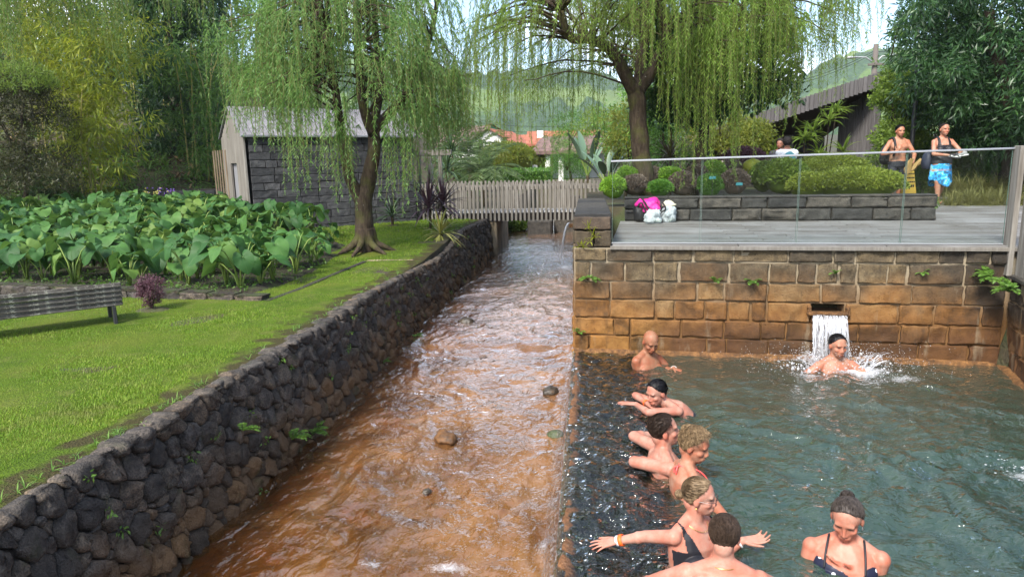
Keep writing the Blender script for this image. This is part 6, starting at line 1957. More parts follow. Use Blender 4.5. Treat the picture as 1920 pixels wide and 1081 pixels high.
# ---------------- things behind the walking man
pb = aty(1702, 360, 15.1)
sg = thing('caution_board', 'tall yellow caution board with black lettering behind the walking man', 'sign', (pb[0], pb[1], DZ))
t = NT('yellow_plastic'); M_ypl = t.out(t.pbsdf((.42, .29, .045), .5))
zt = aty(1702, 309, 15.1)[2]
wb, wt_ = .13, .06
for s_, nm in ((-1, 'front_panel'), (1, 'rear_panel')):
    y0 = pb[1] + s_ * .13; y1 = pb[1] + s_ * .02
    P = [(pb[0] - wb, y0, DZ), (pb[0] + wb, y0, DZ), (pb[0] + wt_, y1, zt), (pb[0] - wt_, y1, zt)]
    Q = [(x, y + .015, z) for x, y, z in P]
    pan = G().add(P + Q, [[0, 1, 2, 3], [7, 6, 5, 4], [0, 4, 5, 1], [1, 5, 6, 2], [2, 6, 7, 3], [3, 7, 4, 0]]).obj(nm, M_ypl, sg)
    if s_ < 0:
        gr = np.random.default_rng(2)
        for li, f in enumerate((.86, .74, .62, .50, .38)):
            zz = DZ + (zt - DZ) * f; yy_ = y0 + (y1 - y0) * f - .004; half = (wb + (wt_ - wb) * f) * .72
            x = pb[0] - half; g = G()
            while x < pb[0] + half:
                w = .012 + .02 * gr.random(); g.box((x + w / 2, yy_, zz), (w, .003, .028 if li < 4 else .05)); x += w + .008
            kind(g.obj('lettering', M_blk, pan), 'stuff')
G().bbox((pb[0], pb[1] - .13, DZ + .02), (.34, .05, .04), .005).obj('foot', M_ypl, sg)
c = aty(1655, 345, 15.0)
bn_ = thing('slatted_planter', 'round grey slatted planter tub behind the walking man', 'planter', (c[0], c[1], 1.2))
for i in range(26):
    a = i * 6.283 / 26; G().bbox((c[0] + .30 * math.cos(a), c[1] + .30 * math.sin(a), 1.2 + .26), (.062, .02, .52), .003, rotz(a + math.pi / 2)).obj('slat', M_grey, bn_)
G().tube([(c[0], c[1], 1.70), (c[0], c[1], 1.73)], .325, 26).obj('rim', M_blk, bn_)
G().tube([(c[0], c[1], 1.2), (c[0], c[1], 1.66)], .28, 20).obj('liner', M_blk, bn_)
# small plant labels on stakes in the planter
for px, py, lb in ((1336, 333, 'small blue plant tag on a stake before the dark dome'), (1386, 345, 'small teal plant tag on a stake before the brown ball')):
    c = aty(px, py, 11.0)
    pt = thing('plant_tag', lb, 'plant tag', (c[0], c[1], 1.42))
    t = NT('tag_teal'); M_tag = t.out(t.pbsdf((.03, .16, .18), .4))
    G().tube([(c[0], c[1], 1.42), (c[0], c[1], c[2])], .004, 5).obj('stake', M_blk, pt)
    G().bbox((c[0], c[1] - .006, c[2]), (.10, .008, .045), .003).obj('plate', M_tag, pt)
# ------------------------------------------------------------------ people
TMP = bpy.data.scenes.new('scratch')          # bodies are remeshed apart from the big scene
t = NT('skin')
at_ = t.n('ShaderNodeAttribute', attribute_name='Col').outputs['Color']
p = t.pos()
n1 = t.noise(p, 11, 5, .6); n2 = t.noise(p, 160, 3)
c = t.mix(t.ramp(n1, [(.38, .0), (.62, 1.0)]), at_, t.mix(1.0, at_, (1.0, .68, .60), 'MULTIPLY'))
c = t.mix(t.ramp(t.noise(p, 34, 4), [(.5, 0), (.72, .45)]), c, t.mix(1.0, at_, (.74, .62, .56), 'MULTIPLY'))
rg = t.ramp(t.noise(p, 7, 5, .7), [(.4, .40), (.62, .62)])
M_skin = t.out(t.pbsdf(c, rg, t.bump(n2, .2, .005), spec=.30, **{'Subsurface Weight': .12, 'Subsurface Radius': (.012, .005, .003), 'Subsurface Scale': 1.0}))
def hairmat(name, c0, c1, rough=.45):
    t = NT(name)
    o_ = t.obj()
    n = t.noise(t.mp(o_, (60, 60, 22)), 1.0, 4, .6)
    c = t.mix(t.ramp(t.ma('ADD', t.ma('MULTIPLY', n, .7), t.ma('MULTIPLY', t.isl(), .35)), [(.3, 0), (.75, 1)]), c0, c1)
    return t.out(t.pbsdf(c, rough + .12, t.bump(n, .9, .008), spec=.22))
def ik(S, T, l1, l2, hint):
    S = np.asarray(S, float); T = np.asarray(T, float); d = T - S; L = min(np.linalg.norm(d), (l1 + l2) * .995); L = max(L, abs(l1 - l2) + .03)
    u_ = unit(d); a = (l1 * l1 - l2 * l2 + L * L) / (2 * L); h = math.sqrt(max(1e-6, l1 * l1 - a * a))
    hp_ = np.asarray(hint, float); hp_ = unit(hp_ - u_ * (hp_ @ u_))
    return S + u_ * a + hp_ * h, S + u_ * L
def seg_dist(P, a, b):
    d = b - a; q = np.clip(((P - a) @ d) / (d @ d + 1e-9), 0, 1); return np.linalg.norm(P - a - q[:, None] * d, axis=1)
def hand_geo(g, w, d, n, curl, side, s=1.0, spread=7):
    """w wrist, d pointing direction, n palm normal (towards the palm's inside), side +1/-1: where the thumb is"""
    d = unit(d); n = np.asarray(n, float); n = unit(n - d * (n @ d)); lat = np.cross(d, n) * side      # towards the thumb
    fl = (.070, .078, .073, .058); kn = [(.030, .088), (.010, .093), (-.010, .089), (-.029, .080)]
    for (la, fw) in kn:
        g.cone(w + d * .012 * s + lat * la * .55 * s, w + (d * fw + lat * la) * s, .0135 * s, .0115 * s, 8)
    for i, ((la, fw), L) in enumerate(zip(kn, fl)):
        a = R(spread) * (1.5 - i); dd = unit(d * math.cos(a) + lat * math.sin(a)); p_ = w + (d * fw + lat * la) * s; th = 0.0
        for k, f in enumerate((.46, .31, .25)):
            th += R(curl) * (.8 + .2 * i / 3); e = p_ + (dd * math.cos(th) + n * math.sin(th)) * L * f * s * 1.05
            g.cone(p_, e, (.0092, .0083, .0076)[k] * s, (.0083, .0076, .0066)[k] * s, 8); p_ = e
    p_ = w + (d * .022 + lat * .030) * s; th = R(42); dd = unit(d * math.cos(th) + lat * math.sin(th) + n * .25)
    for k, L in enumerate((.042, .030, .024)):
        e = p_ + dd * L * s; g.cone(p_, e, (.0135, .0105, .0095)[k] * s, (.0105, .0095, .0075)[k] * s, 8); p_ = e; dd = unit(dd + d * .22 + n * R(curl) * .25)
HEADS = [((0, -.012, .032), (.077, .096, .086)), ((0, .022, -.030), (.060, .066, .080)), ((0, .040, -.075), (.043, .042, .036)), ((0, .062, -.096), (.021, .020, .017)),
         ((.036, .052, -.022), (.026, .028, .024)), ((-.036, .052, -.022), (.026, .028, .024)), ((0, .068, .030), (.052, .020, .020)), ((.030, .074, .024), (.024, .014, .008)), ((-.030, .074, .024), (.024, .014, .008)),
         ((0, .088, -.060), (.023, .010, .006)), ((0, .086, -.071), (.020, .011, .007)), ((0, .078, -.064), (.034, .014, .022)),
         ((.077, -.008, -.008), (.010, .020, .032)), ((-.077, -.008, -.008), (.010, .020, .032)), ((0, -.05, -.045), (.052, .045, .06)),
         ((0, .097, -.032), (.0125, .012, .009)), ((.012, .092, -.036), (.009, .010, .008)), ((-.012, .092, -.036), (.009, .010, .008))]
class Person:
    pass
def person(label, H, look, face, tup=(0, 0, 1), sex='m', skin=(.35, .19, .13), arms=None, legs=None, voxel=.007, hs=1.0, build=1.0, head_up=(0, 0, 1), group=None, chin_dark=0.0, brow=(.05, .03, .02), tors=.50, name='person', bust=1.0, neck_back=.02, nipples=False):
    Q = Person()
    H = np.asarray(H, float); hf = unit(look); hr = unit(np.cross(hf, head_up)); hu = np.cross(hr, hf)
    f = unit(face); tu = unit(tup); r = unit(np.cross(f, tu)); f = np.cross(tu, r)
    N = H - hu * .075 * hs - tu * .075 - f * neck_back; P = N - tu * tors
    Q.H, Q.hf, Q.hr, Q.hu, Q.f, Q.tu, Q.r, Q.N, Q.P, Q.hs = H, hf, hr, hu, f, tu, r, N, P, hs
    g = G()
    m = sex == 'm'
    rings = [(-.10, .10, .08), (-.03, .155, .112), (.12, .165, .116), (.34, .148, .104), (.55, .158, .114), (.74, .176, .122), (.86, .172, .105), (.94, .128, .080), (1.0, .070, .062), (1.06, .050, .050)] if m else \
            [(-.10, .11, .085), (-.03, .172, .122), (.12, .170, .124), (.36, .126, .096), (.55, .134, .102), (.74, .150, .108), (.86, .146, .092), (.94, .105, .070), (1.0, .058, .054), (1.06, .044, .044)]
    rows = []
    for (tt, w, d) in rings:
        c0 = P + tu * tors * tt + f * (-.012 * math.sin(tt * 3.1) - (.012 if tt > .8 else 0)); th = np.arange(20) * 2 * math.pi / 20
        cs, sn = np.cos(th), np.sin(th); e = .86
        rows.append(c0 + (np.sign(cs) * np.abs(cs) ** e * w * build)[:, None] * r + (np.sign(sn) * np.abs(sn) ** e * d * build)[:, None] * f)
    V = np.concatenate(rows); n = 20; F = []
    for i in range(len(rows) - 1):
        for j in range(n):
            F.append([i * n + j, i * n + (j + 1) % n, (i + 1) * n + (j + 1) % n, (i + 1) * n + j])
    F.append(list(range(n))[::-1]); F.append([len(rows) * n - n + j for j in range(n)])
    g.add(V, F)
    M3 = np.stack([r, f, tu], 1)
    sw = (.170 if m else .150) * build
    if m:
        for s_ in (-1, 1):
            g.ball(N - tu * .155 + r * s_ * .080 * build + f * .072 * build, (.085 * build, .046, .062), 14, 10, M3)
            g.ball(N - tu * .10 - r * s_ * -.095 * build - f * .062, (.07, .045, .09), 12, 8, M3)
    else:
        for s_ in (-1, 1):
            g.ball(N - tu * .215 + r * s_ * .073 * build + f * .088 * build, (.064 * bust, .056 * bust, .062 * bust), 16, 12, M3)
    g.cone(N - tu * .04 - f * .004, H - hu * .060 * hs - hf * .020 * hs, (.060 if m else .050), (.056 if m else .047) * hs)
    for s_ in (-1, 1):                              # trapezius
        g.cone(N + tu * .035 - f * .015, N - tu * .045 + r * s_ * sw * .80 - f * .008, .040 if m else .033, .044 if m else .036)
    Hm = np.stack([hr, hf, hu], 1)
    k = hs * (1.0 if m else .955)
    Q.k = k
    for c0, rr in HEADS:
        g.ball(H + Hm @ (np.array(c0) * k), np.array(rr) * k, 18, 14, Hm)
    g.cone(H + Hm @ (np.array((0, .082, .016)) * k), H + Hm @ (np.array((0, .101, -.029)) * k), .0080 * k, .0105 * k, 10)
    Q.arms = []
    l1, l2 = ((.285, .255) if m else (.262, .235))
    for s_, A in zip((1, -1), arms):                # right arm first
        S = N - tu * .062 + r * s_ * sw + f * A.get('sf', 0.0) + tu * A.get('su', 0.0)
        sc_ = A.get('scale', 1.0) if not A.get('straight') else np.linalg.norm(np.asarray(A['to'], float) - S) / (l1 + l2) * 1.012; E_, Wr = ik(S, A['to'], l1 * sc_, l2 * sc_, A.get('hint', (0, 0, -1)))
        b_ = build
        g.ball(S, (.053 if m else .043) * b_, 14, 10)
        g.cone(S, E_, (.051 if m else .041) * b_, (.041 if m else .034) * b_)
        g.ball(S * .45 + E_ * .55, (.047 if m else .038) * b_, 12, 8)
        g.cone(E_, Wr, (.042 if m else .034) * b_, (.027 if m else .022) * b_)
        g.ball(E_ * .75 + Wr * .25, (.043 if m else .035) * b_, 12, 8)
        hd = A.get('dir'); hd = unit(Wr - E_) if hd is None else unit(hd)
        hand_geo(g, Wr, hd, A.get('palm', (0, 0, -1)), A.get('curl', 12), A.get('thumb', s_), .98 if m else .92, A.get('spread', 7))
        Q.arms.append((S, E_, Wr))
    if legs is None:                                # seated in the water
        legs = [dict(to=P + f * .42 + r * s_ * .16 - V3(0, 0, .42), hint=f + V3(0, 0, .6)) for s_ in (1, -1)]
    Q.legs = []
    for s_, A in zip((1, -1), legs):
        Hp = P + r * s_ * .088 * build - tu * .03
        ll = min(.43, np.linalg.norm(np.asarray(A['to'], float) - Hp) * .506) if A.get('st') else .42
        K_, An = ik(Hp, A['to'], ll, ll, A.get('hint', f))
        g.cone(Hp, K_, .085 * build, .056 * build); g.ball(Hp * .7 + K_ * .3 - f * .01, .086 * build, 12, 8); g.cone(K_, An, .054 * build, .034); g.ball(K_ * .72 + An * .28 - f * .012, .053 * build, 12, 8)
        toe = unit(A.get('toe', f)); heel = An - V3(0, 0, .045)
        g.cone(heel - toe * .03, heel + toe * .15 - V3(0, 0, .012), .034, .024, 10)
        Q.legs.append((Hp, K_, An))
    me = mesh_from('body_src', np.concatenate(g.v), g.f, None)
    ob = bpy.data.objects.new('body_src', me); TMP.collection.objects.link(ob)
    md = ob.modifiers.new('rm', 'REMESH'); md.mode = 'VOXEL'; md.voxel_size = voxel; md.use_smooth_shade = True
    ms = ob.modifiers.new('sm', 'SMOOTH'); ms.factor = .5; ms.iterations = 6 if voxel < .0065 else 4
    TMP.view_layers[0].update(); dg = TMP.view_layers[0].depsgraph
    bm_ = bpy.data.meshes.new_from_object(ob.evaluated_get(dg))
    bpy.data.objects.remove(ob); bpy.data.meshes.remove(me)
    bm_.name = 'body'; bm_.materials.clear(); bm_.materials.append(M_skin)
    nv = len(bm_.vertices)
    V = np.zeros(nv * 3, np.float32); bm_.vertices.foreach_get('co', V); V = V.reshape(-1, 3).astype(float)
    NR = np.zeros(nv * 3, np.float32); bm_.vertices.foreach_get('normal', NR); NR = NR.reshape(-1, 3).astype(float)
    base = np.array(skin) * np.array([.70, .71, .74]); C = np.tile(base, (nv, 1))
    L = (V - H) @ Hm / k                             # head space
    def blend(mask, col):
        nonlocal C
        C = C * (1 - mask[:, None]) + np.array(col) * mask[:, None]
    def ell(cx, cy, cz, rx, ry, rz, soft=.35):
        q = np.sqrt(((L[:, 0] - cx) / rx) ** 2 + ((L[:, 1] - cy) / ry) ** 2 + ((L[:, 2] - cz) / rz) ** 2); return 1 - sst(1 - soft, 1 + soft, q)
    front = (L[:, 1] > .03)
    red = base * np.array([1.10, .78, .72])
    for s_ in (-1, 1):
        blend(.45 * ell(s_ * .042, .06, -.028, .03, .05, .026, .6), red)
    blend(.45 * ell(0, .105, -.03, .02, .03, .018, .6), red)
    for s_ in (-1, 1):
        blend(.55 * ell(s_ * .078, -.008, -.008, .02, .03, .036), red)
    if chin_dark:
        blend(chin_dark * ell(0, .055, -.082, .060, .075, .038, .3) * front, base * np.array([.42, .42, .45]))
        blend(chin_dark * ell(0, .09, -.050, .026, .03, .007, .4) * front, base * np.array([.40, .40, .42]))
    for s_ in (-1, 1):
        blend(.45 * ell(s_ * .031, .075, .006, .022, .03, .014, .5) * front, base * np.array([.62, .52, .48]))
        blend(.92 * ell(s_ * .031, .08, .005, .0145, .03, .0050, .3) * front, (.10, .075, .065))
        blend(.85 * ell(s_ * .033, .08, .0245 - .000, .022, .03, .0048, .35) * front, brow)
    blend(.75 * ell(0, .088, -.0655, .0235, .02, .0085, .35) * front, base * np.array([.80, .42, .42]))
    blend(.7 * ell(0, .092, -.0655, .021, .02, .0018, .5) * front, (.10, .04, .04))
    if nipples:
        for s_ in (-1, 1):
            q = np.linalg.norm(V - (N - tu * .175 + r * s_ * .095 * build + f * .115 * build), axis=1); blend(.7 * (1 - sst(.014, .034, q)), base * np.array([.55, .38, .36]))
    for (S, E_, Wr) in Q.arms:                       # ruddier forearms and shoulders
        blend(.30 * (1 - sst(.04, .12, np.linalg.norm(V - S, axis=1))), red)
        blend(.28 * (1 - sst(.03, .10, np.linalg.norm(V - E_, axis=1))), red)
        blend(.35 * (1 - sst(.05, .16, np.linalg.norm(V - (Wr + unit(Wr - E_) * .1), axis=1))), red)
    ca = bm_.color_attributes.new('Col', 'FLOAT_COLOR', 'POINT')
    ca.data.foreach_set('color', np.concatenate([C, np.ones((nv, 1))], 1).astype(np.float32).ravel())
    root = thing(name, label, 'person', (P[0], P[1], min(V[:, 2].min(), P[2])), group)
    o0 = Vector((P[0], P[1], P[2]))
    bm_.transform(Matrix.Translation(-o0))
    bo = bpy.data.objects.new('body', bm_); COL.objects.link(bo); bo.parent = root; bo.location = o0 - root.location
    Q.root, Q.V, Q.NR, Q.me, Q.Hm = root, V, NR, bm_, Hm
    Q.T = (V - N) @ M3                               # torso space: right, forward, up from the neck base
    Q.M3 = M3
    return Q
def garment(Q, name, pred, mat, off=.005, arm_clear=1.0):
    """cloth that follows the body: the faces chosen by pred, lifted off the skin"""
    npoly = len(Q.me.polygons); tot = np.zeros(npoly, np.int32); Q.me.polygons.foreach_get('loop_total', tot)
    vi = np.zeros(len(Q.me.loops), np.int32); Q.me.loops.foreach_get('vertex_index', vi)
    ok = pred(Q.T[:, 0], Q.T[:, 1], Q.T[:, 2])
    for (S, E_, Wr) in Q.arms:
        ok = ok & ~((seg_dist(Q.V, S + (E_ - S) * .12, E_) < .062 * arm_clear)) & (seg_dist(Q.V, E_, Wr + (Wr - E_) * .6) > .065)
    ok = ok & (np.linalg.norm((Q.V - Q.H), axis=1) > .10)
    st = np.concatenate([[0], np.cumsum(tot)[:-1]])
    quads = vi[st[:, None] + np.arange(4)] if (tot == 4).all() else None
    if quads is None:
        keep4 = np.where(tot == 4)[0]; quads = vi[st[keep4][:, None] + np.arange(4)]
    fk = ok[quads].all(1)
    if fk.sum() == 0:
        return None
    F = quads[fk]; used, inv = np.unique(F, return_inverse=True)
    Vn = Q.V[used] + Q.NR[used] * off; n = len(used); F = inv.reshape(-1, 4)
    g = G().add(Vn, F)
    e = np.concatenate([F[:, [0, 1]], F[:, [1, 2]], F[:, [2, 3]], F[:, [3, 0]]]); key = np.sort(e, 1); _, idx, cnt = np.unique(key, axis=0, return_index=True, return_counts=True)
    be = e[idx[cnt == 1]]
    bi, binv = np.unique(be, return_inverse=True); Vi = Q.V[used][bi] - Q.NR[used][bi] * .002      # hem turned in to the skin
    g2V = np.concatenate([Vn[bi], Vi]); m_ = len(bi); be2 = binv.reshape(-1, 2)
    g.add(g2V, np.stack([be2[:, 0], be2[:, 1], be2[:, 1] + m_, be2[:, 0] + m_], 1))
    return g.obj(name, mat, Q.root, smooth=True)
def wire(g, P, r, taper=1.0):
    a = np.array([r, 0, r * .3]) * taper; b = np.array([-r * .5, r * .87, 0]) * taper; c = np.array([-r * .5, -r * .6, r * .6]) * taper
    g.sheet(np.stack([P + a, P + b, P + c, P + a], 1))
def hair(Q, mat, style='short', thick=.012, front=.072, temple=.035, bun=None, bun_r=.035, curls=0, seed=1, nstr=420, nape=-.078, part=None, side_len=0.0):
    gr = np.random.default_rng(seed); k = Q.k
    c0 = np.array((0, -.012, .032)); R0 = np.array((.077, .096, .086))
    toW = lambda p: Q.H + (np.asarray(p) * k) @ Q.Hm.T
    def zlim(p):
        ax = np.abs(p[..., 0])
        fr = front - .012 * np.clip((ax - .02) / .04, 0, 1)
        z = np.interp(p[..., 1], [-.11, -.065, -.035, -.012, .012, .035, .06], [nape, nape + .004, -.045, -.012, temple - .005, temple + .012, .0])
        return np.where(p[..., 1] > .05, fr, np.where(p[..., 1] > .03, z + (fr - z) * np.clip((p[..., 1] - .03) / .02, 0, 1), z))
    nu, nv = 56, 34
    th = np.linspace(.02, math.pi * .86, nv); ph = np.arange(nu + 1) * 2 * math.pi / nu
    D = np.stack([np.outer(np.sin(th), np.cos(ph)), np.outer(np.sin(th), np.sin(ph)), np.outer(np.cos(th), np.ones(nu + 1))], -1)
    P = c0 + D * R0
    P[..., 2] -= .014 * np.clip(-D[..., 2], 0, 1) * (D[..., 1] < 0)
    mg = P[..., 2] - zlim(P)
    lumpn = np.array([[mnoise.noise(Vector(q * 70) + Vector((seed, 3, 0))) for q in row] for row in P])
    tk = -.022 + (thick + .022) * sst(-.012, .020, mg + .004 * lumpn)
    st_ = .0028 * np.sin(np.arctan2(P[..., 0], P[..., 2] + .02) * 46 + 3 * np.sin(P[..., 1] * 60)) * (mg > 0) * (thick / .012)
    lump = np.array([[mnoise.noise(Vector(q * 40) + Vector((seed, 0, 0))) for q in row] for row in P]) * thick * .30 * (mg > 0)
    S = P + D * (tk + st_ + lump)[..., None]
    G().sheet(toW(S.reshape(-1, 3)).reshape(S.shape)).obj('hair', mat, Q.root, smooth=True)
    ho = Q.root.children[-1]
    g = G(); cnt = 0; tries = 0
    bd = None if bun is None else unit((np.asarray(bun) - c0) / R0)
    nstr = int(nstr * 2.2)
    while cnt < nstr and tries < nstr * 30:
        tries += 1
        d = unit(gr.normal(size=3)); p_ = c0 + d * R0
        if p_[2] - zlim(p_) < .004:
            continue
        pts = []
        if style == 'back' and bd is not None:
            n = 7; tend = min(1.0, .55 + .5 * gr.random())
            for q in np.linspace(0, tend, n):
                e = unit(d * (1 - q) + bd * q + 1e-6); pts.append(c0 + e * (R0 + thick + .0025 * gr.random()))
        elif style == 'curly':
            n = 9; a0 = gr.random() * 6.28; ax_ = unit(np.cross(d, gr.normal(size=3))); bx = np.cross(d, ax_); ln = .05; dr = unit(gr.normal(size=3) + (bd * 1.2 if bd is not None else 0)); dr = unit(dr - d * (dr @ d))
            for q in np.linspace(0, 1, n):
                e = unit(d + dr * q * .55); pts.append(c0 + e * (R0 + thick + .004) + (ax_ * math.cos(a0 + q * 11) + bx * math.sin(a0 + q * 11)) * .008 + e * .006 * gr.random())
        else:
            dn = np.array([0.25 * d[0], -.75, -.35 - .4 * (d[2] < .4)]) + gr.normal(size=3) * .35; dn = unit(dn - d * (dn @ d))
            for q in np.linspace(0, 1, 5):
                e = unit(d + dn * q * .32); pts.append(c0 + e * (R0 + thick * (1 + .25 * math.sin(q * 3.1)) + .002))
        pts = toW(np.array(pts)); n = len(pts)
        wire(g, pts, .0015 * k, np.interp(np.linspace(0, 1, n), [0, .2, .8, 1], [.5, 1, 1, .3])[:, None]); cnt += 1
    if bun is not None:
        bc = np.asarray(bun, float)
        g.ball(toW(bc), bun_r * k, 16, 12, None, .35, seed)
        for i in range(70 if bun_r > .02 else 30):
            a0 = gr.random() * 6.28; ax_ = unit(gr.normal(size=3)); bx = unit(np.cross(ax_, gr.normal(size=3))); cx = np.cross(ax_, bx)
            q = np.linspace(0, 2.2 + 2 * gr.random(), 8); rr = bun_r * (1.0 + .14 * gr.random())
            pts = bc + (np.cos(q + a0)[:, None] * bx + np.sin(q + a0)[:, None] * cx) * rr
            wire(g, toW(pts), .0020 * k)
    for i in range(curls):
        a = gr.random() * 6.28; d = unit(V3(math.cos(a), math.sin(a) * .8 - .3, .25 + .8 * gr.random())); p_ = c0 + d * (R0 + thick * .8)
        if p_[2] < zlim(p_):
            continue
        ax_ = unit(np.cross(d, gr.normal(size=3))); bx = np.cross(d, ax_); q = np.linspace(0, 1, 12); w = 8 + 5 * gr.random()
        pts = p_ + d * (q * .018)[:, None] + ax_ * (.010 * np.cos(q * w) + q * .022)[:, None] + bx * (.010 * np.sin(q * w))[:, None]
        wire(g, toW(pts), .0018 * k)
    o = g.obj('hair_strands', mat, ho)
    kind(o, 'stuff')
def band(Q, arm, f, mat, r=.031, w=.012, name='wristband'):
    S, E_, Wr = Q.arms[arm]; c = E_ + (Wr - E_) * f; d = unit(Wr - E_); x = unit(np.cross(d, V3(.3, .2, 1))); y = np.cross(d, x); rows = []
    for i in range(19):
        a = i * 6.2832 / 18; e = x * math.cos(a) + y * math.sin(a); rows.append([c - d * w + e * r, c + d * w + e * r, c + d * w + e * (r + .003), c - d * w + e * (r + .003), c - d * w + e * r])
    G().sheet(np.array(rows)).obj(name, mat, Q.root, smooth=True)
def necklace(Q, r, drop, mat, thick=.0022, tilt=.35, up=.0):
    pts = []
    for i in range(33):
        a = i * 6.2832 / 32; fw = math.cos(a); pts.append(Q.N + Q.r * math.sin(a) * r + Q.f * (fw * r * 1.0 + .008) + Q.tu * (up - drop * max(0, fw) - tilt * r * (fw - .0) * .3))
    return G().tube(pts, thick, 5).obj('necklace', mat, Q.root, smooth=True)
def glow(name, col, rough=.5):
    t = NT(name); return t.out(t.pbsdf(col, rough))
M_orange = glow('orange_band', (.85, .13, .02)); M_whiteb = glow('white_band', (.75, .75, .75)); M_goldm = NT('gold'); M_goldm = M_goldm.out(M_goldm.pbsdf((.75, .50, .18), .3, metal=1.0))
M_black_suit = NT('black_swimsuit'); M_black_suit = M_black_suit.out(M_black_suit.pbsdf((.010, .010, .014), .55, M_black_suit.bump(M_black_suit.noise(M_black_suit.pos(), 60, 3), .2, .004)))
M_coral = glow('coral_bikini', (.85, .10, .09)); M_trunk = glow('black_trunks', (.012, .014, .022), .7)
t = NT('polka_suit'); vo = t.voro(t.mp(t.pos(), (1, 1, 1)), 26.0); M_polka = t.out(t.pbsdf(t.mix(t.ramp(vo, [(.26, 1), (.31, 0)]), (.008, .010, .028), (.75, .76, .80)), .5))
WL = 0.0
# 1 bald man by the wall
H = aty(1220, 641, 7.0)
Q = person('bald man standing chest deep in the corner below the pool wall', H, (.32, -1, -.52), (.62, -.80, 0), (.03, .10, 1), 'm', (.36, .185, .105),
    [dict(to=atz(1236, 689, -.01), hint=(-.5, -.2, -.6), dir=(1, -.25, .05), palm=(0, 0, -1), curl=15), dict(to=atz(1263, 690, .0), hint=(.3, .2, -.4), dir=(.75, -.6, -.1), palm=(0, -.2, -1), curl=12)], voxel=.007, chin_dark=.22, brow=(.05, .03, .025), build=.92, nipples=True)
band(Q, 1, .9, M_whiteb, .030, .010)
# 2 woman with wet black hair leaning on the weir
H = aty(1231, 736, 5.72)
Q = person('woman with wet black hair leaning on crossed arms on the weir', H, (-.80, -.62, -.30), (-.92, -.30, 0), (-.62, -.05, .62), 'f', (.50, .285, .21),
    [dict(to=atz(1214, 757, .035), hint=(-.4, 1, .0), dir=(.6, -.9, 0), palm=(0, 0, -1), curl=10, su=.02), dict(to=atz(1192, 757, .045), hint=(-.55, -1, .05), dir=(-1, .1, .05), palm=(0, 0, -1), curl=6, su=.0)], voxel=.0065, head_up=(.1, .1, 1), brow=(.04, .025, .02), legs=[dict(to=(1.35, 5.75, -.95), hint=(-.4, 0, -1)), dict(to=(1.35, 5.5, -.95), hint=(-.4, 0, -1))])
hair(Q, hairmat('wet_black_hair', (0.0020, 0.0020, 0.0025), (0.0099, 0.0088, 0.0099), .22), 'back', .006, .086, .034, (0, -.110, -.01), .022, 0, 4, 260)
band(Q, 0, .90, M_orange, .028, .011)
garment(Q, 'swimsuit', lambda a, b, c: (c < -.20) & (np.abs(a) < .2), M_trunk)
# 3 man with brown hair, elbows on the weir
H = aty(1246, 806, 4.60)
Q = person('man with short brown hair resting his spread elbows on the weir', H, (1, .05, .12), (.97, .12, 0), (-.14, .0, .9), 'm', (.53, .285, .205),
    [dict(to=atz(1256, 867, .03), hint=(-1, -.30, .10), dir=(1, .25, 0), palm=(0, 0, -1), curl=15, su=.0), dict(to=atz(1226, 820, .02) + V3(.05, .05, 0), hint=(-1, .4, .1), dir=(1, -.1, 0), palm=(0, 0, -1), curl=15)], voxel=.0065, brow=(.06, .035, .025), build=1.02, chin_dark=.12)
hair(Q, hairmat('brown_short_hair', (0.0100, 0.0060, 0.0040), (0.0413, 0.0264, 0.0187)), 'short', .006, .084, .032, None, 0, 0, 6, 620)
band(Q, 0, .92, M_whiteb, .031, .010)
# 4 woman with curly blond hair
H = aty(1303, 834, 4.27)
Q = person('woman with curly blond hair and coral halter bikini seen from behind', H, (.86, -.42, -.30), (.90, .25, 0), (-.04, .0, 1), 'f', (.46, .235, .145),
    [dict(to=H + V3(.34, -.16, -.52), hint=(-.3, -1, 0), dir=(1, 0, -.2)), dict(to=H + V3(.34, .22, -.50), hint=(-.3, 1, 0), dir=(1, 0, -.2))], voxel=.006, brow=(.12, .08, .05))
hair(Q, hairmat('curly_blond_hair', (.055, .032, .017), (.32, .22, .12)), 'curly', .010, .084, .034, (0, -.088, .080), .036, 130, 7, 330)
garment(Q, 'bikini_top', lambda a, b, c: (b > .03) & (c < -.15) & (c > -.27) & (np.abs(a) < .135) & (np.abs(a) > .012) & (np.abs(a) - .075 < (-.15 - c) * .6), M_coral)
def rope(Q, pts, r, mat, nm):
    P_ = [Q.N + Q.M3 @ np.array(q, float) for q in pts]; g = G(); limb(g, P_, r, r, 6, 6, 0.0, 1); return g.obj(nm, mat, Q.root, smooth=True)
for s_ in (1, -1):
    rope(Q, [(0, -.066, .012), (s_ * .050, -.030, .014), (s_ * .075, .045, -.01), (s_ * .078, .100, -.08), (s_ * .076, .125, -.15)], .0045, M_coral, 'halter_strap')
    rope(Q, [(0, -.105, -.245), (s_ * .07, -.100, -.243), (s_ * .130, -.05, -.24), (s_ * .140, .03, -.235), (s_ * .125, .09, -.23)], .0045, M_coral, 'back_strap')
    rope(Q, [(0, -.072, .010), (s_ * .018, -.090, -.008), (s_ * .014, -.092, -.040)], .0055, M_coral, 'neck_bow')
    rope(Q, [(0, -.110, -.243), (s_ * .022, -.130, -.235), (s_ * .026, -.128, -.275)], .0065, M_coral, 'back_bow')
garment(Q, 'bikini_bottom', lambda a, b, c: (c < -.43) & (c > -.60) & (np.abs(a) < .2), M_coral)
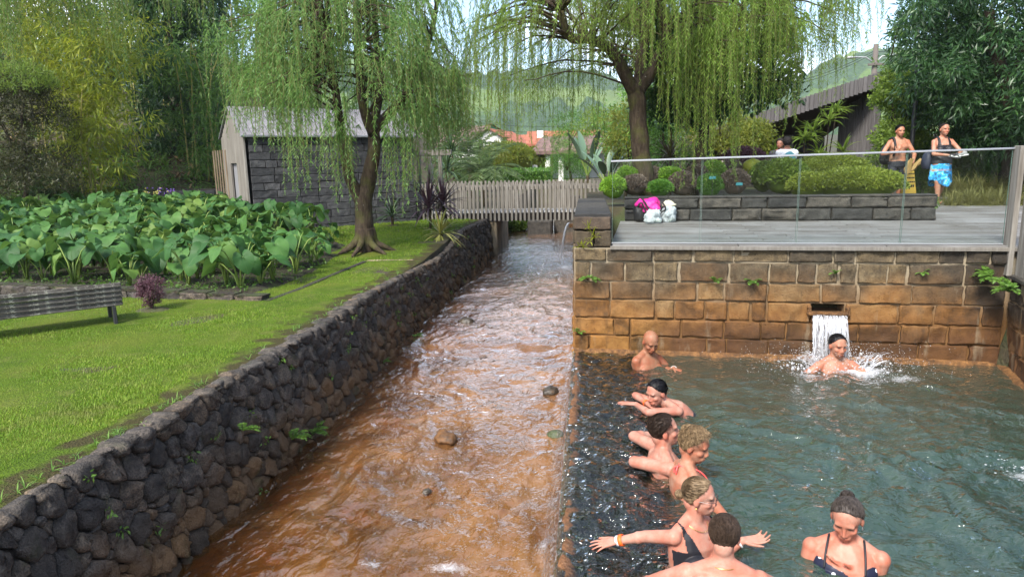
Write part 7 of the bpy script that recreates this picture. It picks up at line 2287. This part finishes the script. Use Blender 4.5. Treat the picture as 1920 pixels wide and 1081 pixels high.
# 5 woman in the black swimsuit
H = aty(1312, 930, 3.47)
Q = person('woman in black swimsuit and glasses stretching one arm over the weir', H, (1, -.30, -.10), (.60, -.80, 0), (.02, .12, 1), 'f', (.56, .31, .225),
    [dict(to=atz(1158, 1013, .045), hint=(-.1, 1.0, -.15), straight=1, dir=(-1, -.22, -.12), palm=(0, .1, -1), curl=7, spread=10, thumb=-1), dict(to=atz(1393, 1012, .03), hint=(.3, .2, -1), dir=(1, .10, .02), palm=(.1, -.2, 1), curl=24, thumb=1)], voxel=.0058, brow=(.16, .11, .07), bust=1.08, hs=.90)
hair(Q, hairmat('dark_blond_hair', (.075, .046, .026), (.27, .19, .11)), 'back', .007, .092, .044, (0, -.122, -.020), .028, 0, 9, 520)
garment(Q, 'swimsuit', lambda a, b, c: np.where(b > -.01, (np.abs(a) > np.maximum(-.01, (c + .245) * .43)) & (np.abs(a) < np.where(c > -.13, .118, .30)) & (c < .005), ((c < -.30) | ((np.abs(a) > .070) & (np.abs(a) < .112) & (c < .005)))), M_black_suit, .006)
band(Q, 0, .86, M_orange, .029, .012); band(Q, 0, .975, M_whiteb, .026, .009)
band(Q, 1, .88, M_whiteb, .0265, .005, 'bracelet')
necklace(Q, .066, .030, M_goldm, .0018); nk = necklace(Q, .072, .095, M_goldm, .0016)
def tip(Q, x, y, z):
    return Q.H + Q.Hm @ (np.array((x, y, z)) * Q.k)
gl_ = [G().tube([tip(Q, s_ * .031 + .022 * math.cos(a), .104 - .004 * abs(math.sin(a)), .004 + .018 * math.sin(a)) for a in np.linspace(0, 6.283, 17)], .0016, 5) for s_ in (-1, 1)]
M_frame = glow('glasses_frame', (.06, .03, .03), .3)
for g_ in gl_:
    g_.obj('glasses_rim', M_frame, Q.root)
for s_ in (-1, 1):
    G().tube([tip(Q, s_ * .053, .102, .010), tip(Q, s_ * .076, .06, .008), tip(Q, s_ * .080, .0, .004), tip(Q, s_ * .080, -.02, -.008)], .0016, 5).obj('glasses_temple', M_frame, Q.root)
G().tube([tip(Q, -.010, .106, .008), tip(Q, .010, .106, .008)], .0015, 5).obj('glasses_bridge', M_frame, Q.root)
G().ball(tip(Q, .080, -.004, -.047), .006, 8, 6).obj('earring', M_goldm, Q.root)
# 6 man from behind at the bottom edge
H = aty(1358, 1004, 3.15)
Q = person('man with brown hair and gold chain seen from behind at the bottom edge', H, (.26, 1, -.30), (.10, 1, 0), (0, -.04, 1), 'm', (.56, .30, .215),
    [dict(to=H + V3(.34, .30, -.47), hint=(1, -.4, -.2), dir=(0, 1, -.2)), dict(to=H + V3(-.30, .34, -.47), hint=(-1, -.4, -.2), dir=(0, 1, -.2))], voxel=.006, build=1.0, hs=.88)
hair(Q, hairmat('brown_crop_hair', (0.0140, 0.0085, 0.0055), (0.0578, 0.0363, 0.0242)), 'short', .006, .080, .034, None, 0, 0, 12, 1200, -.070)
necklace(Q, .073, .03, M_goldm, .0024, .3, .018)
# 7 woman in the dotted swimsuit
H = aty(1588, 972, 3.50)
Q = person('woman in navy dotted swimsuit looking down at her hands', H, (-.45, -.85, -.42), (-.35, -.92, 0), (.05, .18, 1), 'f', (.52, .265, .18),
    [dict(to=atz(1546, 1043, -.005), hint=(-1, .2, -.3), dir=(.6, -.5, .15), palm=(.2, 0, 1), curl=16, thumb=-1), dict(to=atz(1602, 1066, -.002), hint=(1, .2, -.3), dir=(-.9, .1, .25), palm=(.1, .3, 1), curl=14, thumb=-1)], voxel=.006, brow=(.05, .035, .03), build=1.12, bust=1.1)
hair(Q, hairmat('grey_brown_hair', (0.0110, 0.0085, 0.0075), (0.0743, 0.0605, 0.0523), .35), 'back', .006, .098, .050, (.012, -.085, .080), .036, 0, 15, 560)
garment(Q, 'swimsuit', lambda a, b, c: np.where(b > 0, (c < -.105 - .02 * np.cos(a * 20)) & (np.abs(a) < .21), c < -.22), M_polka, .006)
for s_ in (1, -1):
    rope(Q, [(s_ * .098, .118, -.125), (s_ * .094, .088, -.045), (s_ * .085, .02, .022), (s_ * .085, -.06, -.02), (s_ * .09, -.10, -.12), (s_ * .09, -.112, -.22)], .0055, M_black_suit, 'shoulder_strap')
    G().tube([tip(Q, s_ * .080 + .002 * math.cos(a), -.004 + .010 * math.cos(a), -.052 + .013 * math.sin(a)) for a in np.linspace(0, 6.283, 13)], .0014, 4).obj('earring', M_steel, Q.root)
# 8 man under the spout
H = aty(1571, 648, 6.98)
Q = person('man with slicked black hair sitting under the falling water', H, (.20, -1, -.14), (.16, -1, 0), (0, .06, 1), 'm', (.47, .255, .165),
    [dict(to=H + V3(-.27, -.24, -.50), hint=(-1, .3, 0), dir=(.3, -1, -.1)), dict(to=H + V3(.27, -.24, -.50), hint=(1, .3, 0), dir=(-.3, -1, -.1))], voxel=.007, chin_dark=.30, brow=(.03, .02, .018), build=.98)
hair(Q, hairmat('slick_black_hair', (0.0020, 0.0020, 0.0030), (0.0121, 0.0110, 0.0121), .22), 'back', .005, .086, .032, (0, -.108, .0), .012, 0, 18, 240)

# ---------------- walking couple on the deck
def standing(px, py_head, Y, zf):
    H = aty(px, py_head, Y); return H
H = aty(1688, 246, 14.6)
zf = DZ + .08
Q = person('bare chested man in black trunks walking on the deck', H, (.05, -1, -.10), (.02, -1, 0), (0, .02, 1), 'm', (.50, .285, .18),
    [dict(to=H + V3(-.11, -.20, -.40), hint=(-1, .2, -.6), dir=(.2, -.3, 1), palm=(.7, .6, 0), curl=40), dict(to=H + V3(.19, -.22, -.62), hint=(1, .4, -.5), dir=(-.7, -.6, -.2), palm=(-.3, .5, -.3), curl=35)],
    legs=[dict(to=(H[0] - .12, H[1] - .10, zf), hint=(0, -1, 0), st=1, toe=(0, -1, 0)), dict(to=(H[0] + .10, H[1] + .12, zf), st=1, hint=(0, -1, 0), toe=(0, -1, 0))], voxel=.0085, chin_dark=.55, brow=(.015, .010, .009), build=.96, nipples=True, tors=.52)
hair(Q, hairmat('black_hair', (0.0030, 0.0025, 0.0025), (0.0132, 0.0110, 0.0099)), 'short', .010, .086, .034, None, 0, 0, 21, 420)
garment(Q, 'swim_trunks', lambda a, b, c: (c < -.43) & (c > -.70), M_trunk, .012)
man = Q
bk_ = thing('backpack', 'black backpack slung on the walking man\'s shoulder', 'backpack', Q.N + Q.M3 @ V3(-.14, -.1, -.5))
cc = Q.N + Q.M3 @ V3(.10, -.20, -.32)
soft(cc, (.17, .11, .24), 31, .12).obj('bag_body', M_bnyl, bk_, smooth=True)
g = G(); P_ = [Q.N + Q.M3 @ np.array(q) for q in ((.125, -.17, -.10), (.125, -.05, .015), (.120, .06, .005), (.118, .125, -.10), (.115, .135, -.22), (.13, .10, -.34))]
limb(g, P_, .024, .020, 8, 5, .0, 1); g.obj('shoulder_strap', M_bnyl, bk_, smooth=True)
def shoe(label, c, d, up_, L, mat_u, mat_s, seed):
    d = unit(d); u_ = unit(np.asarray(up_, float) - d * (np.asarray(up_, float) @ d)); s_ = np.cross(d, u_); Mx = np.stack([d, s_, u_], 1)
    sh = thing('shoe', label, 'shoe', c, 'shoes carried in the hand')
    rows = []
    for i in range(13):
        f_ = i / 12; w = L * (.16 + .05 * math.sin(f_ * 6.0 + .6)) * (math.sin(math.pi * (.06 + .88 * f_)) ** .35); x = (f_ - .5) * L
        rows.append([np.asarray(c) + Mx @ V3(x, -w, 0), np.asarray(c) + Mx @ V3(x, -w, L * .10), np.asarray(c) + Mx @ V3(x, w, L * .10), np.asarray(c) + Mx @ V3(x, w, 0), np.asarray(c) + Mx @ V3(x, -w, 0)])
    G().sheet(np.array(rows)).obj('sole', mat_s, sh, smooth=False)
    g = G(); g.ball(np.asarray(c) + Mx @ V3(.16 * L, 0, L * .14), (L * .32, L * .16, L * .13), 14, 10, Mx); g.ball(np.asarray(c) + Mx @ V3(-.24 * L, 0, L * .20), (L * .22, L * .15, L * .20), 14, 10, Mx)
    up_o = G().ball(np.asarray(c) + Mx @ V3(.16 * L, 0, L * .14), (L * .32, L * .16, L * .13), 14, 10, Mx).obj('toe_cap', mat_u, sh, smooth=True)
    G().ball(np.asarray(c) + Mx @ V3(-.22 * L, 0, L * .20), (L * .24, L * .15, L * .21), 14, 10, Mx).obj('heel_counter', mat_u, sh, smooth=True)
M_tan = glow('tan_gum_sole', (.27, .18, .065), .7); M_tan2 = glow('tan_upper', (.30, .20, .08), .7); M_whs = glow('white_sole', (.5, .5, .48), .6); M_dks = glow('dark_upper', (.03, .03, .035), .7)
hw = man.arms[1][2]
shoe('tan rubber soled shoe, sole turned to the viewer, in the man\'s hand', hw + V3(-.10, -.10, -.06), (.25, -.1, .95), (-.1, 1, 0), .30, M_tan2, M_tan, 1)
shoe('second tan shoe behind the first in the man\'s hand', hw + V3(.02, -.07, -.03), (.45, -.2, .6), (.5, .6, -.4), .28, M_tan2, M_tan, 2)
# woman
H = aty(1771, 243, 13.6)
Q = person('woman in black tank top and blue sarong walking on the deck', H, (.12, -1, -.06), (.05, -1, 0), (0, .03, 1), 'f', (.48, .275, .185),
    [dict(to=H + V3(-.02, -.26, -.46), hint=(-1, .3, -.6), dir=(.9, -.4, -.1), palm=(0, .3, -1), curl=30), dict(to=H + V3(.14, -.28, -.44), hint=(1, .3, -.6), dir=(-.8, -.5, -.2), palm=(0, .3, -1), curl=35)],
    legs=[dict(to=(H[0] - .07, H[1] - .12, zf), hint=(0, -1, 0), st=1, toe=(-.1, -1, 0)), dict(to=(H[0] + .04, H[1] + .12, zf), st=1, hint=(0, -1, 0), toe=(.1, -1, 0))], voxel=.0085, brow=(.03, .02, .018), build=1.03, tors=.47)
hair(Q, hairmat('dark_brown_hair', (0.0060, 0.0040, 0.0035), (0.0248, 0.0165, 0.0132)), 'back', .007, .095, .046, (0, -.085, .080), .030, 0, 24, 320)
garment(Q, 'tank_top', lambda a, b, c: (c < .01) & (c > -.47) & np.where(b > 0, (c < -.13) | (np.abs(a) > .062), (c < -.05) | (np.abs(a) > .05)) & (np.abs(a) < np.where(c > -.12, .112, .25)), M_black_suit, .008)
t = NT('blue_sarong')
p = t.obj(); n1 = t.noise(p, 9, 3, .5, 1.0); n2 = t.noise(p, 26, 3)
c = t.ramp(n1, [(.36, (.015, .10, .20)), (.46, (.02, .24, .55)), (.56, (.10, .50, .85)), (.62, (.30, .34, .22)), (.70, (.03, .30, .62))], 'CONSTANT')
c = t.mix(t.ramp(t.ma('FRACT', t.ma('MULTIPLY', t.ma('ADD', t.sep(p)[2], .02), 3.1)), [(.0, .8), (.10, .0), (.95, 0), (1.0, .8)]), c, t.mix(n2, (.16, .04, .09), (.50, .42, .40)))
M_sarong = t.out(t.pbsdf(c, .85))
rows = []
for j in range(11):
    f_ = j / 10; row = []
    for i in range(37):
        a = i * 6.2832 / 36; w = (.165 + .03 * f_ - .02 * (f_ > .9)) * 1.03; d_ = (.125 + .05 * f_); rip = 1 + .05 * f_ * math.sin(a * 7 + 1) + .03 * f_ * math.sin(a * 13)
        hem = .06 * f_ * math.cos(a * 2.0 + 2.6) * (f_ > .6)
        row.append(Q.N + Q.M3 @ V3(math.cos(a) * w * rip, math.sin(a) * d_ * rip, -.40 - .42 * f_ - hem))
    rows.append(row)
G().sheet(np.array(rows)).obj('sarong', M_sarong, Q.root, smooth=True)
necklace(Q, .066, .12, M_steel, .003)
bk2 = thing('shoulder_bag', 'dark navy bag hanging at the walking woman\'s right side', 'bag', Q.N + Q.M3 @ V3(.2, -.1, -.6))
soft(Q.N + Q.M3 @ V3(.17, -.14, -.42), (.11, .12, .19), 41, .1).obj('bag_body', glow('navy_nylon', (.012, .016, .035), .6), bk2, smooth=True)
g = G(); limb(g, [Q.N + Q.M3 @ np.array(q) for q in ((.16, -.14, -.25), (.105, -.05, .01), (.100, .06, -.02), (.13, .08, -.20), (.17, -.02, -.32))], .014, .014, 7, 5, 0, 1); g.obj('shoulder_strap', M_bnyl, bk2, smooth=True)
hw = (Q.arms[0][2] + Q.arms[1][2]) / 2
shoe('dark and white trainer in the walking woman\'s hands', hw + V3(-.02, -.10, -.05), (-.9, -.3, .15), (0, .2, 1), .22, M_dks, M_whs, 3)
shoe('paler trainer on the right in the walking woman\'s hands', hw + V3(.12, -.09, -.03), (-.9, -.35, -.1), (0, .2, 1), .22, glow('grey_upper', (.22, .22, .22), .7), M_whs, 4)
for s_, lg in zip((1, -1), Q.legs):
    a_ = lg[2] - V3(0, 0, .088); G().bbox(a_ + V3(0, -.06, 0), (.095, .26, .02), .008).obj('flip_flop', M_bnyl, Q.root)
# ---------------- people near the cafe
def far_person(label, px, py, Y, look, face, skin, top_mat, hair_c, zf_, sex='m'):
    H = aty(px, py, Y); dz_ = H[2] - zf_
    Q = person(label, H, look, face, (0, 0, 1), sex, skin, [dict(to=H + unit(np.cross(unit(face), V3(0, 0, 1))) * .24 + V3(0, 0, -.68), hint=(0, 0, -1)), dict(to=H - unit(np.cross(unit(face), V3(0, 0, 1))) * .24 + V3(0, 0, -.68), hint=(0, 0, -1))],
        legs=[dict(to=(H[0] - .1, H[1] - .05, zf_ + .08), st=1), dict(to=(H[0] + .1, H[1] + .05, zf_ + .08), st=1)], voxel=.014)
    hair(Q, hairmat('far_hair', hair_c, tuple(3 * q for q in hair_c)), 'short', .018, .07, .03, None, 0, 0, 3, 120)
    garment(Q, 'shirt', lambda a, b, c: (c < .01) & (c > -.55), top_mat, .02, .0)
    garment(Q, 'trousers', lambda a, b, c: (c < -.5), glow('trouser', (.05, .06, .09), .8), .016)
    for (S, E_, Wr) in Q.arms:
        G().cone(S, E_, .068, .055, 10).obj('sleeve', top_mat, Q.root, smooth=True)
    return Q
M_wsh = glow('white_shirt', (.78, .80, .84), .8)
Q = far_person('walker in white shirt with teal backpack seen from behind', 1476, 268, 15.6, (.05, 1, 0), (0, 1, 0), (.35, .2, .14), M_wsh, (.010, .008, .007), 1.12)
b3 = thing('backpack', 'teal backpack on the white shirted walker', 'backpack', Q.N + V3(0, -.2, -.45))
soft(Q.N + V3(0, -.20, -.24), (.14, .09, .21), 51, .1).obj('bag_body', glow('teal_nylon', (.08, .26, .30), .7), b3, smooth=True)
far_person('dark haired walker beside the white shirted one', 1463, 270, 16.4, (-.4, -.6, 0), (-.4, -.8, 0), (.36, .2, .14), glow('dark_shirt', (.03, .03, .04), .8), (.010, .008, .007), 1.12)
far_person('person with red top near the cafe posts', 1374, 284, 18.5, (-.7, .3, 0), (-.5, .7, 0), (.42, .25, .18), glow('red_top', (.30, .05, .06), .8), (.010, .008, .007), 1.15)
far_person('bare shouldered person left of the red top by the cafe', 1366, 287, 18.0, (.8, -.2, 0), (.6, -.6, 0), (.50, .30, .21), glow('pale_top', (.55, .45, .40), .8), (.06, .035, .02), 1.15)
bpy.data.scenes.remove(TMP)
# ------------------------------------------------------------------ air
t = NT('haze_air')
vol = t.n('ShaderNodeVolumePrincipled', {'Color': (.80, .88, 1.0, 1), 'Density': .00034, 'Anisotropy': .25})
t.t.links.new(vol.outputs[0], t.o.inputs['Volume'])
hz = G().box((0, 250, 45), (1100, 760, 96)).obj('haze', t.m)
kind(hz, 'stuff')
